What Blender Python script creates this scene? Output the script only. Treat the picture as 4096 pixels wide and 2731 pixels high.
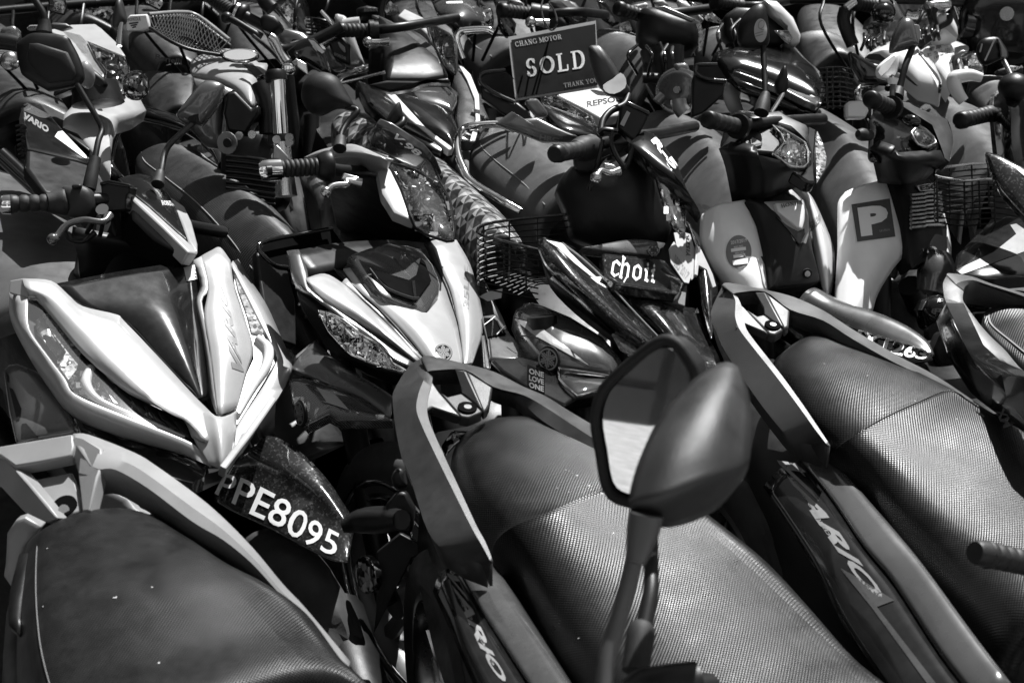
import bpy, bmesh, math, random
from mathutils import Vector, Matrix
random.seed(7)
for o in list(bpy.data.objects): bpy.data.objects.remove(o)
scene = bpy.context.scene
COL = scene.collection

# ------------------------------------------------------------------ camera
PITCH = math.radians(23.5); CAMH = 1.75; LENS = 50.0
cam_d = bpy.data.cameras.new('camera'); cam = bpy.data.objects.new('camera', cam_d); COL.objects.link(cam)
cam.location = (0, 0, CAMH); cam.rotation_euler = (math.pi/2 - PITCH, 0, 0)
cam_d.lens = LENS; cam_d.sensor_width = 36; cam_d.clip_start = 0.05; cam_d.clip_end = 500
cam_d.dof.use_dof = True; cam_d.dof.focus_distance = 2.75; cam_d.dof.aperture_fstop = 9.0
scene.camera = cam
# ------------------------------------------------------------------ light
SUN_EL, SUN_AZ = 58.0, 29.0      # azimuth: degrees clockwise from +Y (behind the bikes) towards +X
w = bpy.data.worlds.new('World'); scene.world = w; w.use_nodes = True
nt = w.node_tree; nt.nodes.clear()
sky = nt.nodes.new('ShaderNodeTexSky'); sky.sky_type = 'NISHITA'; sky.sun_disc = False
sky.sun_elevation = math.radians(SUN_EL); sky.sun_rotation = math.radians(SUN_AZ)
bw = nt.nodes.new('ShaderNodeRGBToBW'); bg = nt.nodes.new('ShaderNodeBackground'); wo = nt.nodes.new('ShaderNodeOutputWorld')
bg.inputs[1].default_value = 0.05
nt.links.new(sky.outputs[0], bw.inputs[0]); nt.links.new(bw.outputs[0], bg.inputs[0]); nt.links.new(bg.outputs[0], wo.inputs[0])
sd = bpy.data.lights.new('sun', 'SUN'); sd.energy = 5.0; sd.angle = math.radians(0.53); sd.color = (1, 1, 1)
sun = bpy.data.objects.new('sun', sd); COL.objects.link(sun)
_a, _e = math.radians(SUN_AZ), math.radians(SUN_EL)
SUNV = Vector((math.sin(_a)*math.cos(_e), math.cos(_a)*math.cos(_e), math.sin(_e)))
sun.rotation_euler = SUNV.to_track_quat('Z', 'Y').to_euler(); sun.location = (3, 4, 8)
vs = scene.view_settings; vs.view_transform = 'Standard'; vs.look = 'None'; vs.exposure = 1.1; vs.gamma = 1; vs.use_curve_mapping = False
scene.cycles.max_bounces = 6; scene.cycles.glossy_bounces = 4; scene.cycles.transparent_max_bounces = 12
scene.cycles.use_denoising = True; scene.cycles.caustics_reflective = False; scene.cycles.caustics_refractive = False; scene.cycles.sample_clamp_indirect = 1.5; scene.cycles.blur_glossy = 1.0

# ------------------------------------------------------------------ survey: a measured point = sighting + height (or distance)
FPX = LENS/36*4096
K = 1400/2352
REG = {0: (0, 0, 4096/2352), 1: (0, 0, K), 2: (1350, 0, K), 3: (2696, 0, K), 4: (0, 900, K), 5: (1350, 900, K), 6: (2696, 900, K),
       7: (0, 1798, K), 8: (1350, 1798, K), 9: (2696, 1798, K), 'A': (1900, 1100, 1000/2352), 'B': (1000, 1100, 1000/2352), 'C': (3300, 0, 796/2352)}
SP, CP = math.sin(PITCH), math.cos(PITCH)
def uv_(r, x, y):
    ox, oy, k = REG[r]
    return (ox + k*x - 2048)/FPX, (oy + k*y - 1365.5)/FPX
DSH = 0
def P(r, x, y, v):
    """v > 0: height above ground; v < 0: distance along the line of sight axis"""
    a, b = uv_(r, x, y)
    d = -v + DSH if v < 0 else (CAMH - v)/(SP + b*CP)
    return Vector((a*d, d*CP - b*d*SP, CAMH - d*SP - b*d*CP))
PD = P
def _P(r, x, y, v):
    a, b = uv_(r, x, y); d = -v if v < 0 else (CAMH - v)/(SP + b*CP)
    return Vector((a*d, d*CP - b*d*SP, CAMH - d*SP - b*d*CP))
def PP(r, pts): return [P(r, *p) for p in pts]
def dof(p): return Vector((p[0], p[1]*CP - (p[2]-CAMH)*SP, 0)).y   # distance along the axis
class Pl:
    """a sloping plane fixed by three surveyed points; (x, y, dd) gives a point on it (dd: further away)"""
    def __init__(s, r, a, b, c):
        s.r = r; m = []
        for p in (a, b, c):
            q = PD(r, *p); m.append((p[0], p[1], 1/dof(q)))
        M = Matrix([[p[0], p[1], 1] for p in m]); v = M.inverted() @ Vector([p[2] for p in m]); s.c = v
    def __call__(s, x, y, dd=0, r=None):
        if r is not None and r != s.r:
            ox, oy, k = REG[r]; X, Y = ox+k*x, oy+k*y; ox, oy, k = REG[s.r]; x, y = (X-ox)/k, (Y-oy)/k
        d = 1/(s.c[0]*x + s.c[1]*y + s.c[2]) + dd
        return _P(s.r, x, y, -d)
    def L(s, pts, dd=0, r=None): return [s(p[0], p[1], (p[2] if len(p) > 2 else 0)+dd, r) for p in pts]

# ------------------------------------------------------------------ materials
MATS = {}
def node_mat(name):
    m = bpy.data.materials.new(name); m.use_nodes = True; n = m.node_tree.nodes; l = m.node_tree.links
    return m, n, l, n['Principled BSDF']
def g(v): return (v, v, v, 1)
def M(name, base=.02, rough=.4, metal=0, coat=0, dust=.0, var=.15, bump=0, bscale=400, kind=None, spec=.5, kscale=1.0, aniso=0):
    if name in MATS: return MATS[name]
    m, n, l, b = node_mat(name)
    b.inputs['Metallic'].default_value = metal; b.inputs['Roughness'].default_value = rough
    b.inputs['Coat Weight'].default_value = coat; b.inputs['Coat Roughness'].default_value = .05
    b.inputs['Specular IOR Level'].default_value = spec
    tc = n.new('ShaderNodeTexCoord'); geo = n.new('ShaderNodeNewGeometry')
    pos = geo.outputs['Position']
    def noise(scale, detail=4, rough_=.6, vec=pos):
        t = n.new('ShaderNodeTexNoise'); t.inputs['Scale'].default_value = scale; t.inputs['Detail'].default_value = detail
        t.inputs['Roughness'].default_value = rough_; l.new(vec, t.inputs['Vector']); return t.outputs['Fac']
    def math_(op, a, b_=None, clamp=False):
        t = n.new('ShaderNodeMath'); t.operation = op; t.use_clamp = clamp
        for i, v in enumerate((a, b_)):
            if v is None: continue
            if isinstance(v, (int, float)): t.inputs[i].default_value = v
            else: l.new(v, t.inputs[i])
        return t.outputs[0]
    def ramp(f, a, b_, va=0, vb=1):
        t = n.new('ShaderNodeMapRange'); t.inputs[1].default_value = a; t.inputs[2].default_value = b_
        t.inputs[3].default_value = va; t.inputs[4].default_value = vb; l.new(f, t.inputs[0]); return t.outputs[0]
    n1 = noise(9, 5)
    col = ramp(n1, .3, .7, base*(1-var), base*(1+var))
    rg = ramp(noise(22, 4), .3, .7, max(.02, rough*.8), min(1, rough*1.25))
    hgt = None
    if kind in ('dots', 'ribs', 'knit', 'grain'):
        uv = tc.outputs['UV']; sx = n.new('ShaderNodeSeparateXYZ'); l.new(uv, sx.inputs[0])
        pu = 2*math.pi/(.0042*kscale)
        su = math_('SINE', math_('MULTIPLY', sx.outputs[0], pu)); sv = math_('SINE', math_('MULTIPLY', sx.outputs[1], pu))
        if kind == 'dots': hgt = math_('MULTIPLY', su, sv)
        elif kind == 'ribs': hgt = math_('ADD', su, math_('MULTIPLY', math_('MULTIPLY', sv, su), .4))
        elif kind == 'knit': hgt = math_('ADD', math_('MULTIPLY', su, .7), math_('MULTIPLY', sv, .5))
        else: hgt = math_('MULTIPLY', math_('ADD', noise(900, 2), -.5), 2)
        f = ramp(hgt, -.6, .9, .55, 1.5); col = math_('MULTIPLY', col, f)
        worn = ramp(noise(5, 3), .42, .68, .85, 1.35); col = math_('MULTIPLY', col, worn)
    if kind == 'carbon':
        uv = tc.outputs['UV']; ck = n.new('ShaderNodeTexWave'); ck.wave_type = 'BANDS'; ck.bands_direction = 'DIAGONAL'
        ck.inputs['Scale'].default_value = 120/kscale; ck.inputs['Distortion'].default_value = .6; ck.inputs['Detail'].default_value = 1; l.new(pos, ck.inputs['Vector'])
        ck2 = n.new('ShaderNodeTexChecker'); ck2.inputs['Scale'].default_value = 420/kscale; l.new(pos, ck2.inputs['Vector'])
        col = math_('ADD', math_('MULTIPLY', ck.outputs['Fac'], .055), math_('MULTIPLY', ck2.outputs['Fac'], .02)); col = math_('ADD', col, .006)
    if kind == 'flake':
        vo = n.new('ShaderNodeTexVoronoi'); vo.inputs['Scale'].default_value = 330; l.new(pos, vo.inputs['Vector'])
        sp = n.new('ShaderNodeSeparateColor'); l.new(vo.outputs['Color'], sp.inputs[0])
        fl = ramp(sp.outputs[0], .8, 1, 0, .30); col = math_('ADD', col, fl)
        me = ramp(sp.outputs[0], .8, .9, 0, .9); l.new(me, b.inputs['Metallic'])
    if kind == 'facet':
        vo = n.new('ShaderNodeTexVoronoi'); vo.inputs['Scale'].default_value = 60*kscale; l.new(pos, vo.inputs['Vector'])
        sp = n.new('ShaderNodeSeparateColor'); l.new(vo.outputs['Color'], sp.inputs[0])
        wv = n.new('ShaderNodeTexWave'); wv.inputs['Scale'].default_value = 60*kscale; wv.inputs['Distortion'].default_value = 2; l.new(pos, wv.inputs['Vector'])
        nm = n.new('ShaderNodeVectorMath'); nm.operation = 'MULTIPLY_ADD'; l.new(vo.outputs['Color'], nm.inputs[0])
        nm.inputs[1].default_value = (1.3, 1.3, 1.3); nm.inputs[2].default_value = (-.65, -.65, -.35)
        ad = n.new('ShaderNodeVectorMath'); ad.operation = 'ADD'; l.new(geo.outputs['Normal'], ad.inputs[0]); l.new(nm.outputs[0], ad.inputs[1])
        nz = n.new('ShaderNodeVectorMath'); nz.operation = 'NORMALIZE'; l.new(ad.outputs[0], nz.inputs[0]); l.new(nz.outputs[0], b.inputs['Normal'])
        col = math_('MULTIPLY', col, ramp(sp.outputs[1], 0, 1, .15, 1.2))
    if dust:
        # dust film settled on the faces that look up, and fine specks
        sn = n.new('ShaderNodeSeparateXYZ'); l.new(geo.outputs['Normal'], sn.inputs[0])
        up = ramp(sn.outputs[2], .1, .95, 0, 1); d1 = math_('MULTIPLY', ramp(noise(30, 6, .75), .4, .75, 0, 1), up)
        spk = ramp(noise(420, 2), .70, .78, 0, 1)
        d = math_('MULTIPLY', math_('ADD', math_('MULTIPLY', d1, .6), math_('MULTIPLY', spk, .5)), dust, True)
        mx = n.new('ShaderNodeMix'); mx.data_type = 'FLOAT'; l.new(d, mx.inputs[0]); l.new(col, mx.inputs[2]); mx.inputs[3].default_value = .32; col = mx.outputs[0]
        rg = math_('ADD', rg, math_('MULTIPLY', d, .5), True)
    if bump and hgt is None: hgt = noise(bscale, 3)
    if hgt is not None:
        bp = n.new('ShaderNodeBump'); bp.inputs['Strength'].default_value = bump or .5; bp.inputs['Distance'].default_value = .0006*kscale if kind else .0006
        l.new(hgt, bp.inputs['Height']); l.new(bp.outputs[0], b.inputs['Normal'])
    cb = n.new('ShaderNodeCombineColor')
    for i in range(3): l.new(col, cb.inputs[i])
    l.new(cb.outputs[0], b.inputs['Base Color']); l.new(rg, b.inputs['Roughness'])
    MATS[name] = m; return m
def lens_mat(name='clear_lens', gl=.16, rough=.03):
    if name in MATS: return MATS[name]
    m = bpy.data.materials.new(name); m.use_nodes = True; n = m.node_tree.nodes; l = m.node_tree.links; n.clear()
    o = n.new('ShaderNodeOutputMaterial'); t = n.new('ShaderNodeBsdfTransparent'); t.inputs[0].default_value = g(.93)
    gs = n.new('ShaderNodeBsdfGlossy'); gs.inputs['Roughness'].default_value = rough; gs.inputs[0].default_value = g(1)
    fr = n.new('ShaderNodeFresnel'); fr.inputs[0].default_value = 1.5; mx = n.new('ShaderNodeMixShader')
    ad = n.new('ShaderNodeMath'); ad.operation = 'ADD'; ad.inputs[1].default_value = gl*.3; l.new(fr.outputs[0], ad.inputs[0])
    gb = n.new('ShaderNodeNewGeometry'); sb = n.new('ShaderNodeMath'); sb.operation = 'SUBTRACT'; sb.inputs[0].default_value = 1; l.new(gb.outputs['Backfacing'], sb.inputs[1])
    ml = n.new('ShaderNodeMath'); ml.operation = 'MULTIPLY'; l.new(ad.outputs[0], ml.inputs[0]); l.new(sb.outputs[0], ml.inputs[1])
    l.new(ml.outputs[0], mx.inputs[0]); l.new(t.outputs[0], mx.inputs[1]); l.new(gs.outputs[0], mx.inputs[2]); l.new(mx.outputs[0], o.inputs[0])
    MATS[name] = m; return m
BLK = M('black_plastic', .006, .40, spec=.25, bump=.25, bscale=900, dust=.02)
BLKR = M('rough_black_plastic', .011, .55, spec=.2, bump=.5, bscale=1200, dust=.03)
GLS = M('black_gloss_paint', .006, .14, spec=.35, coat=.35, dust=.04, var=.3)
DKG = M('dark_grey_paint', .035, .22, coat=.8, dust=.10)
MGP = M('mid_grey_metallic_paint', .08, .28, metal=.35, coat=.8, dust=.06)
RAIL = M('grey_rail_plastic', .052, .42, bump=.25, bscale=1500, dust=.08)
RAILS = M('silver_rail_plastic', .17, .40, bump=.25, bscale=1500, dust=.08)
RAILD = M('charcoal_rail_plastic', .020, .42, bump=.3, bscale=1500, dust=.10)
SILV = M('silver_metallic_paint', .29, .36, metal=.08, coat=.35, bump=.04, bscale=2500, var=.04)
WHT = M('white_paint', .66, .22, coat=.6, var=.05, dust=.05)
CREAM = M('aged_white_plastic', .80, .4, var=.08, dust=.12, bump=.1, bscale=700)
CHR = M('chrome', .75, .07, metal=1, var=.05)
STL = M('brushed_steel', .45, .25, metal=1, var=.1)
ALU = M('cast_aluminium', .25, .4, metal=.9, bump=.3, bscale=500)
RUB = M('rubber', .011, .55, spec=.3, bump=.4, bscale=600, dust=.14)
TYR = M('tyre_rubber', .022, .7, bump=.4, bscale=500, dust=.07)
GLASS = M('mirror_glass', .55, .015, metal=1, var=.01)
REFL = M('lamp_reflector', .80, .08, metal=1, kind='facet', kscale=1.6, var=.05)
REFD = M('dark_lamp_reflector', .30, .14, metal=1, kind='facet', kscale=1.4)
RIBL = M('ribbed_lamp_plastic', .55, .2, metal=.3, kind='facet', kscale=3)
CARB = M('carbon_weave', .05, .16, coat=1, kind='carbon')
FLK = M('black_flake_paint', .010, .14, coat=1, kind='flake', dust=.05)
LENS_ = lens_mat()
DW = M('white_decal', .72, .35, var=.04); DG = M('grey_decal', .17, .35); DK = M('black_decal', .012, .3); DMG = M('mid_grey_decal', .30, .4)
MIRR = M('grained_mirror_plastic', .014, .46, bump=.8, bscale=900, dust=.05)
CAV = M('black_and_recess_shade', .003, .9, spec=.02)  # plain black; on holes, mouths and box insides it stands for shade
S_DOT = M('dotted_seat_vinyl', .007, .33, spec=.24, kind='dots', bump=.3, kscale=1.25, dust=.05)
S_FINE = M('fine_weave_seat_vinyl', .007, .36, spec=.16, kind='dots', bump=.3, kscale=1.05, dust=.05)
S_KNIT = M('ribbed_seat_vinyl', .014, .42, kind='ribs', bump=.5, kscale=1.5, dust=.06)
S_SM = M('smooth_seat_vinyl', .055, .40, kind='grain', bump=.3, dust=.07)
S_DK = M('dark_seat_vinyl', .014, .42, kind='grain', bump=.3, dust=.07)
ASPH = M('asphalt', .03, .85, bump=.8, bscale=160, var=.35)

# ------------------------------------------------------------------ mesh helpers
def link(name, me, mat, parent=None, smooth=35, label=None):
    o = bpy.data.objects.new(name, me); COL.objects.link(o)
    if mat: me.materials.append(mat)
    if parent:
        o.parent = parent; o.matrix_parent_inverse = Matrix.Translation(-parent.matrix_world.translation) if parent.type == 'EMPTY' else Matrix.Identity(4)
    if smooth:
        me.shade_smooth()
        if smooth < 180: me.set_sharp_from_angle(angle=math.radians(smooth))
    if label: o['label'] = label
    return o
def mesh(vs, fs, uvs=None):
    me = bpy.data.meshes.new('m'); me.from_pydata([tuple(v) for v in vs], [], fs); me.update()
    if uvs:
        ul = me.uv_layers.new(name='uv')
        for lp in me.loops: ul.data[lp.index].uv = uvs[lp.vertex_index]
    return me
CAMP = Vector((0, 0, CAMH))
def face_cam(me):
    s = sum((p.normal.dot(CAMP - p.center))*p.area for p in me.polygons)
    if s < 0: me.flip_normals()
def crom(p, n, closed=False):
    """Catmull-Rom through p, n samples per span"""
    N = len(p); out = []
    if N == 2 and not closed: return [p[0].lerp(p[1], i/n) for i in range(n+1)]
    spans = N if closed else N-1
    for i in range(spans):
        p1, p2 = p[i], p[(i+1) % N]
        p0 = p[i-1] if (i > 0 or closed) else p1*2 - p2
        p3 = p[(i+2) % N] if (i+2 < N or closed) else p2*2 - p1
        for k in range(n):
            t = k/n; t2 = t*t; t3 = t2*t
            out.append(.5*((2*p1) + (p2-p0)*t + (2*p0-5*p1+4*p2-p3)*t2 + (3*p1-p0-3*p2+p3)*t3))
    if not closed: out.append(p[-1].copy())
    return out
def tube(name, pts, rad, mat, parent=None, n=10, div=4, ease=True, smooth=60, raw=False, closed=False):
    pts = [Vector(p) for p in pts]
    if not hasattr(rad, '__len__'): rad = [rad]*len(pts)
    rv = [Vector((r, 0, 0)) for r in rad]
    if ease and len(pts) > 1 and div > 1: q = crom(pts, div, closed); rr = [v.x for v in crom(rv, div, closed)]
    else: q = pts; rr = list(rad)
    vs, fs = [], []; N = len(q); up = None
    for i in range(N):
        a = q[i-1] if (i > 0 or closed) else q[i]; b = q[(i+1) % N] if (i < N-1 or closed) else q[i]
        t = (b-a)
        if t.length < 1e-9: t = Vector((0, 0, 1))
        t.normalize()
        if up is None: up = t.orthogonal().normalized()
        up = (up - t*up.dot(t))
        up = up.normalized() if up.length > 1e-6 else t.orthogonal().normalized()
        s = t.cross(up)
        for k in range(n):
            an = 2*math.pi*k/n; vs.append(q[i] + (up*math.cos(an) + s*math.sin(an))*max(rr[i], 1e-5))
    R = N if closed else N-1
    for i in range(R):
        for k in range(n):
            j = (i+1) % N; fs.append((i*n+k, i*n+(k+1) % n, j*n+(k+1) % n, j*n+k))
    if not closed: fs.append(tuple(range(n-1, -1, -1))); fs.append(tuple(range((N-1)*n, N*n)))
    if raw: return vs, fs
    return link(name, mesh(vs, fs), mat, parent, smooth)
def join_raw(items):
    vs, fs = [], []
    for v, f in items:
        o = len(vs); vs += v; fs += [tuple(i+o for i in q) for q in f]
    return mesh(vs, fs)
def loft(name, rows, mat, parent=None, nu=4, nv=4, thick=0, sharp_v=(), smooth=50, close_v=False, flat=False, bevel=0):
    """skin through rows of points (rows along u, points across v); UVs in metres"""
    rows = [[Vector(p) for p in r] for r in rows]
    if flat: nu = nv = 1
    rr = [crom(r, nv, close_v) for r in rows] if nv > 1 else rows
    cols = list(zip(*rr)); cc = [crom(list(c), nu) for c in cols] if nu > 1 else [list(c) for c in cols]
    nr, nc = len(cc[0]), len(cc); vs = [cc[j][i] for i in range(nr) for j in range(nc)]
    fs = []
    for i in range(nr-1):
        for j in range(nc if close_v else nc-1):
            k = (j+1) % nc; fs.append((i*nc+j, i*nc+k, (i+1)*nc+k, (i+1)*nc+j))
    mid = nc//2; U = [0]
    for i in range(1, nr): U.append(U[-1] + (vs[i*nc+mid]-vs[(i-1)*nc+mid]).length)
    uvs = []
    for i in range(nr):
        V = [0]
        for j in range(1, nc): V.append(V[-1] + (vs[i*nc+j]-vs[i*nc+j-1]).length)
        c = V[mid]; uvs += [(U[i], V[j]-c) for j in range(nc)]
    me = mesh(vs, fs, uvs); face_cam(me)
    o = link(name, me, mat, parent, smooth)
    if thick:
        s = o.modifiers.new('s', 'SOLIDIFY'); s.thickness = thick; s.offset = -1; s.use_even_offset = False
    if bevel:
        b = o.modifiers.new('b', 'BEVEL'); b.width = bevel; b.segments = 2; b.limit_method = 'ANGLE'; b.angle_limit = math.radians(40)
    return o
def panel(name, pts, mat, parent=None, thick=.012, bevel=.002, bulge=0, smooth=38, round_=0, holes=None):
    """solid plate with the given outline; bulge raises a smooth crown towards the viewer's side"""
    pts = [Vector(p) for p in pts]
    if name in FLATN: return decal(name, pts, mat, parent)
    if round_: pts = crom(pts, round_, True)
    n = len(pts); c = sum(pts, Vector())/n; nm = Vector()
    for i in range(n): nm += (pts[i]-c).cross(pts[(i+1) % n]-c)
    nm.normalize()
    if nm.dot(CAMP-c) < 0: pts.reverse(); nm = -nm
    vs, fs = [], []
    if bulge:
        rings = [(1, 0), (.96, .22), (.86, .5), (.68, .75), (.42, .93)]
        for r, h in rings: vs += [c + (p-c)*r + nm*bulge*h for p in pts]
        vs.append(c + nm*bulge); R = len(rings)
        for k in range(R-1):
            for i in range(n): j = (i+1) % n; fs.append((k*n+i, k*n+j, (k+1)*n+j, (k+1)*n+i))
        for i in range(n): fs.append(((R-1)*n+i, (R-1)*n+(i+1) % n, R*n))
    else:
        vs += pts; fs.append(tuple(range(n)))
    o0 = len(vs); vs += [p - nm*thick for p in pts]; fs.append(tuple(range(o0+n-1, o0-1, -1)))
    for i in range(n): j = (i+1) % n; fs.append((i, o0+i, o0+j, j))
    me = mesh(vs, fs)
    o = link(name, me, mat, parent, smooth)
    if bevel:
        b = o.modifiers.new('b', 'BEVEL'); b.width = bevel; b.segments = 2; b.limit_method = 'ANGLE'; b.angle_limit = math.radians(45)
    return o
def facets(name, V, F, mat, parent=None, thick=.006, bevel=.004, sub=0, smooth=35, crease=None):
    """V: dict key -> Vector, F: list of key tuples"""
    ks = list(V); ix = {k: i for i, k in enumerate(ks)}
    me = mesh([V[k] for k in ks], [tuple(ix[k] for k in f) for f in F])
    bm = bmesh.new(); bm.from_mesh(me); bmesh.ops.recalc_face_normals(bm, faces=bm.faces); bm.to_mesh(me); bm.free(); face_cam(me)
    o = link(name, me, mat, parent, smooth)
    if bevel:
        b = o.modifiers.new('b', 'BEVEL'); b.width = bevel; b.segments = 3; b.limit_method = 'ANGLE'; b.angle_limit = math.radians(12)
    if sub: s = o.modifiers.new('u', 'SUBSURF'); s.levels = s.render_levels = sub
    if thick: s = o.modifiers.new('s', 'SOLIDIFY'); s.thickness = thick; s.offset = -1
    return o
def box(name, c, ax, size, mat, parent=None, bevel=.006, taper=1):
    """box with centre c, axes ax (3 vectors), full size"""
    vs = []
    for z in (-1, 1):
        k = taper if z > 0 else 1
        for x, y in ((-1, -1), (1, -1), (1, 1), (-1, 1)): vs.append(Vector(c) + ax[0]*x*size[0]/2*k + ax[1]*y*size[1]/2*k + ax[2]*z*size[2]/2)
    me = mesh(vs, [(3, 2, 1, 0), (4, 5, 6, 7), (0, 1, 5, 4), (1, 2, 6, 5), (2, 3, 7, 6), (3, 0, 4, 7)])
    o = link(name, me, mat, parent, 35)
    if bevel: b = o.modifiers.new('b', 'BEVEL'); b.width = bevel; b.segments = 2
    return o
def ellipsoid(name, c, ax, size, mat, parent=None, nu=20, nv=12, pw=2.0, cut=None):
    vs, fs = [], []
    def sg(v, e): return math.copysign(abs(v)**e, v)
    e = 2/pw
    for i in range(nv+1):
        t = -math.pi/2 + math.pi*i/nv
        for j in range(nu):
            a = 2*math.pi*j/nu
            vs.append(Vector(c) + ax[0]*size[0]/2*sg(math.cos(t), e)*sg(math.cos(a), e) + ax[1]*size[1]/2*sg(math.cos(t), e)*sg(math.sin(a), e) + ax[2]*size[2]/2*sg(math.sin(t), e))
    for i in range(nv):
        for j in range(nu): k = (j+1) % nu; fs.append((i*nu+j, i*nu+k, (i+1)*nu+k, (i+1)*nu+j))
    return link(name, mesh(vs, fs), mat, parent, 80)
def disc(name, c, nrm, r, mat, parent=None, thick=.006, n=28, bulge=0, up=None, sy=1):
    nrm = nrm.normalized(); a = (up - nrm*up.dot(nrm)).normalized() if up else nrm.orthogonal().normalized(); b = nrm.cross(a)
    pts = [c + (a*math.cos(2*math.pi*i/n)*sy + b*math.sin(2*math.pi*i/n))*r for i in range(n)]
    return panel(name, pts, mat, parent, thick, 0, bulge)
from mathutils.bvhtree import BVHTree
BV = {}
def bvh(o):
    if o.name not in BV: BV[o.name] = BVHTree.FromPolygons([v.co.copy() for v in o.data.vertices], [tuple(p.vertices) for p in o.data.polygons])
    return BV[o.name]
def snap(vs, parent, lift=.0012, tol=.16):
    """lay print on the surface of the part that carries it"""
    if parent is None or parent.type != 'MESH': return [p + (CAMP-p).normalized()*lift for p in vs]
    t = bvh(parent); out = []; lst = None
    hits = []
    for p in vs:
        d = (p-CAMP).normalized(); h = t.ray_cast(CAMP, d)[0]; hits.append(h if h is not None and (h-p).length < tol else None)
    good = [(h-p).dot((p-CAMP).normalized()) for h, p in zip(hits, vs) if h is not None]
    m = sorted(good)[len(good)//2] if good else 0
    for p, h in zip(vs, hits):
        d = (p-CAMP).normalized(); q = h if h is not None else p + d*m; out.append(q - d*lift)
    return out
def decal(name, pts, mat, parent, lift=.0022):
    me = mesh(pts, [tuple(range(len(pts)))]); bm = bmesh.new(); bm.from_mesh(me)
    bmesh.ops.triangulate(bm, faces=bm.faces)
    for _ in range(6):
        lg = [e for e in bm.edges if e.calc_length() > .008]
        if not lg: break
        bmesh.ops.subdivide_edges(bm, edges=lg, cuts=1); bmesh.ops.triangulate(bm, faces=[f for f in bm.faces if len(f.verts) > 3])
    for v, q in zip(bm.verts, snap([v.co.copy() for v in bm.verts], parent, lift)): v.co = q
    bm.to_mesh(me); bm.free(); face_cam(me); return link(name, me, mat, parent, 60)
FLATN = {'sticker', 'permit_sticker', 'sticker_field', 'parking_sticker', 'shield_flash', 'fender_flash', 'fairing_stripe', 'cowl_stripe', 'cowl_sticker', 'dome_mark', 'tank_inlay', 'flank_slot', 'cowl_flash'}
TXT = {}
def text_mesh(s, bold=0, shear=0, spacing=1):
    k = (s, bold, shear, spacing)
    if k in TXT: return TXT[k]
    cu = bpy.data.curves.new('t', 'FONT'); cu.body = s; cu.size = 1; cu.offset = bold; cu.shear = shear; cu.resolution_u = 3; cu.space_character = spacing
    o = bpy.data.objects.new('t', cu); COL.objects.link(o)
    dg = bpy.context.evaluated_depsgraph_get(); dg.update(); me = bpy.data.meshes.new_from_object(o.evaluated_get(dg))
    vs = [v.co.copy() for v in me.vertices]; fs = [tuple(p.vertices) for p in me.polygons]
    bpy.data.objects.remove(o); bpy.data.curves.remove(cu); bpy.data.meshes.remove(me)
    x0 = min(v.x for v in vs); x1 = max(v.x for v in vs); y0 = min(v.y for v in vs); y1 = max(v.y for v in vs)
    r = ([((v.x-x0)/(x1-x0), (v.y-y0)/(y1-y0)) for v in vs], fs); TXT[k] = r; return r
def band(line, u):
    n = len(line)-1; t = min(max(u, 0), 1)*n; i = min(int(t), n-1); return line[i].lerp(line[i+1], t-i)
def on_patch(bot, top, shape, name, mat, parent, lift=.0025, sub=0, on=None):
    """flat print: 2-D shape (0..1) mapped on the strip between two surveyed lines, lifted clear of the surface"""
    pts, fs = shape; c = (sum(bot, Vector()) + sum(top, Vector()))/(len(bot)+len(top))
    vs = []
    for u, v in pts:
        p = band(bot, u).lerp(band(top, u), v); vs.append(p)
    me = mesh(vs, fs); bm = bmesh.new(); bm.from_mesh(me)
    for _ in range(4):
        lg = [e for e in bm.edges if e.calc_length() > .007]
        if not lg: break
        bmesh.ops.subdivide_edges(bm, edges=lg, cuts=1); bmesh.ops.triangulate(bm, faces=[f for f in bm.faces if len(f.verts) > 4])
    for v, q in zip(bm.verts, snap([v.co.copy() for v in bm.verts], on or parent, .0018)): v.co = q
    bm.to_mesh(me); bm.free(); face_cam(me); o = link(name, me, mat, parent, 0)
    return o
def lettering(s, bot, top, mat, parent, bold=.02, shear=0, lift=.0025, name='lettering', label=None, spacing=1, on=None):
    o = on_patch([Vector(p) for p in bot], [Vector(p) for p in top], text_mesh(s, bold, shear, spacing), name, mat, parent, lift, on=on)
    if label: o['label'] = label
    return o
# serif capitals drawn as strokes: (x0,y0,x1,y1,width)
SER = {
 'H': ([(.08,0,.38,0,.10),(.62,0,.92,0,.10),(.08,1,.38,1,.10),(.62,1,.92,1,.10),(.23,0,.23,1,.2),(.77,0,.77,1,.2),(.23,.5,.77,.5,.11)], 1.0),
 'N': ([(.05,0,.35,0,.09),(.02,1,.3,1,.09),(.65,1,.97,1,.09),(.2,0,.2,1,.12),(.8,0,.8,1,.12),(.2,1,.8,0,.22)], 1.0),
 'A': ([(0,0,.32,0,.09),(.6,0,1,0,.09),(.16,0,.48,1,.11),(.48,1,.82,0,.21),(.28,.33,.68,.33,.09)], 1.0),
 'L': ([(.05,0,.85,0,.11),(.05,1,.5,1,.09),(.27,0,.27,1,.22),(.86,0,.86,.3,.09)], .9),
 'I': ([(.2,0,.8,0,.09),(.2,1,.8,1,.09),(.5,0,.5,1,.24)], .55), 'T': ([(.3,0,.7,0,.09),(.05,1,.95,1,.11),(.5,0,.5,1,.2),(.05,.78,.05,1,.08),(.95,.78,.95,1,.08)], .9),
}
def arc(cx, cy, rx, ry, a0, a1, w0, n=14):
    out = []
    for i in range(n):
        t0 = math.radians(a0+(a1-a0)*i/n); t1 = math.radians(a0+(a1-a0)*(i+1)/n)
        ww = w0*(.45+.75*abs(math.cos((t0+t1)/2)))
        out.append((cx+rx*math.cos(t0), cy+ry*math.sin(t0), cx+rx*math.cos(t1), cy+ry*math.sin(t1), ww))
    return out
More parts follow.
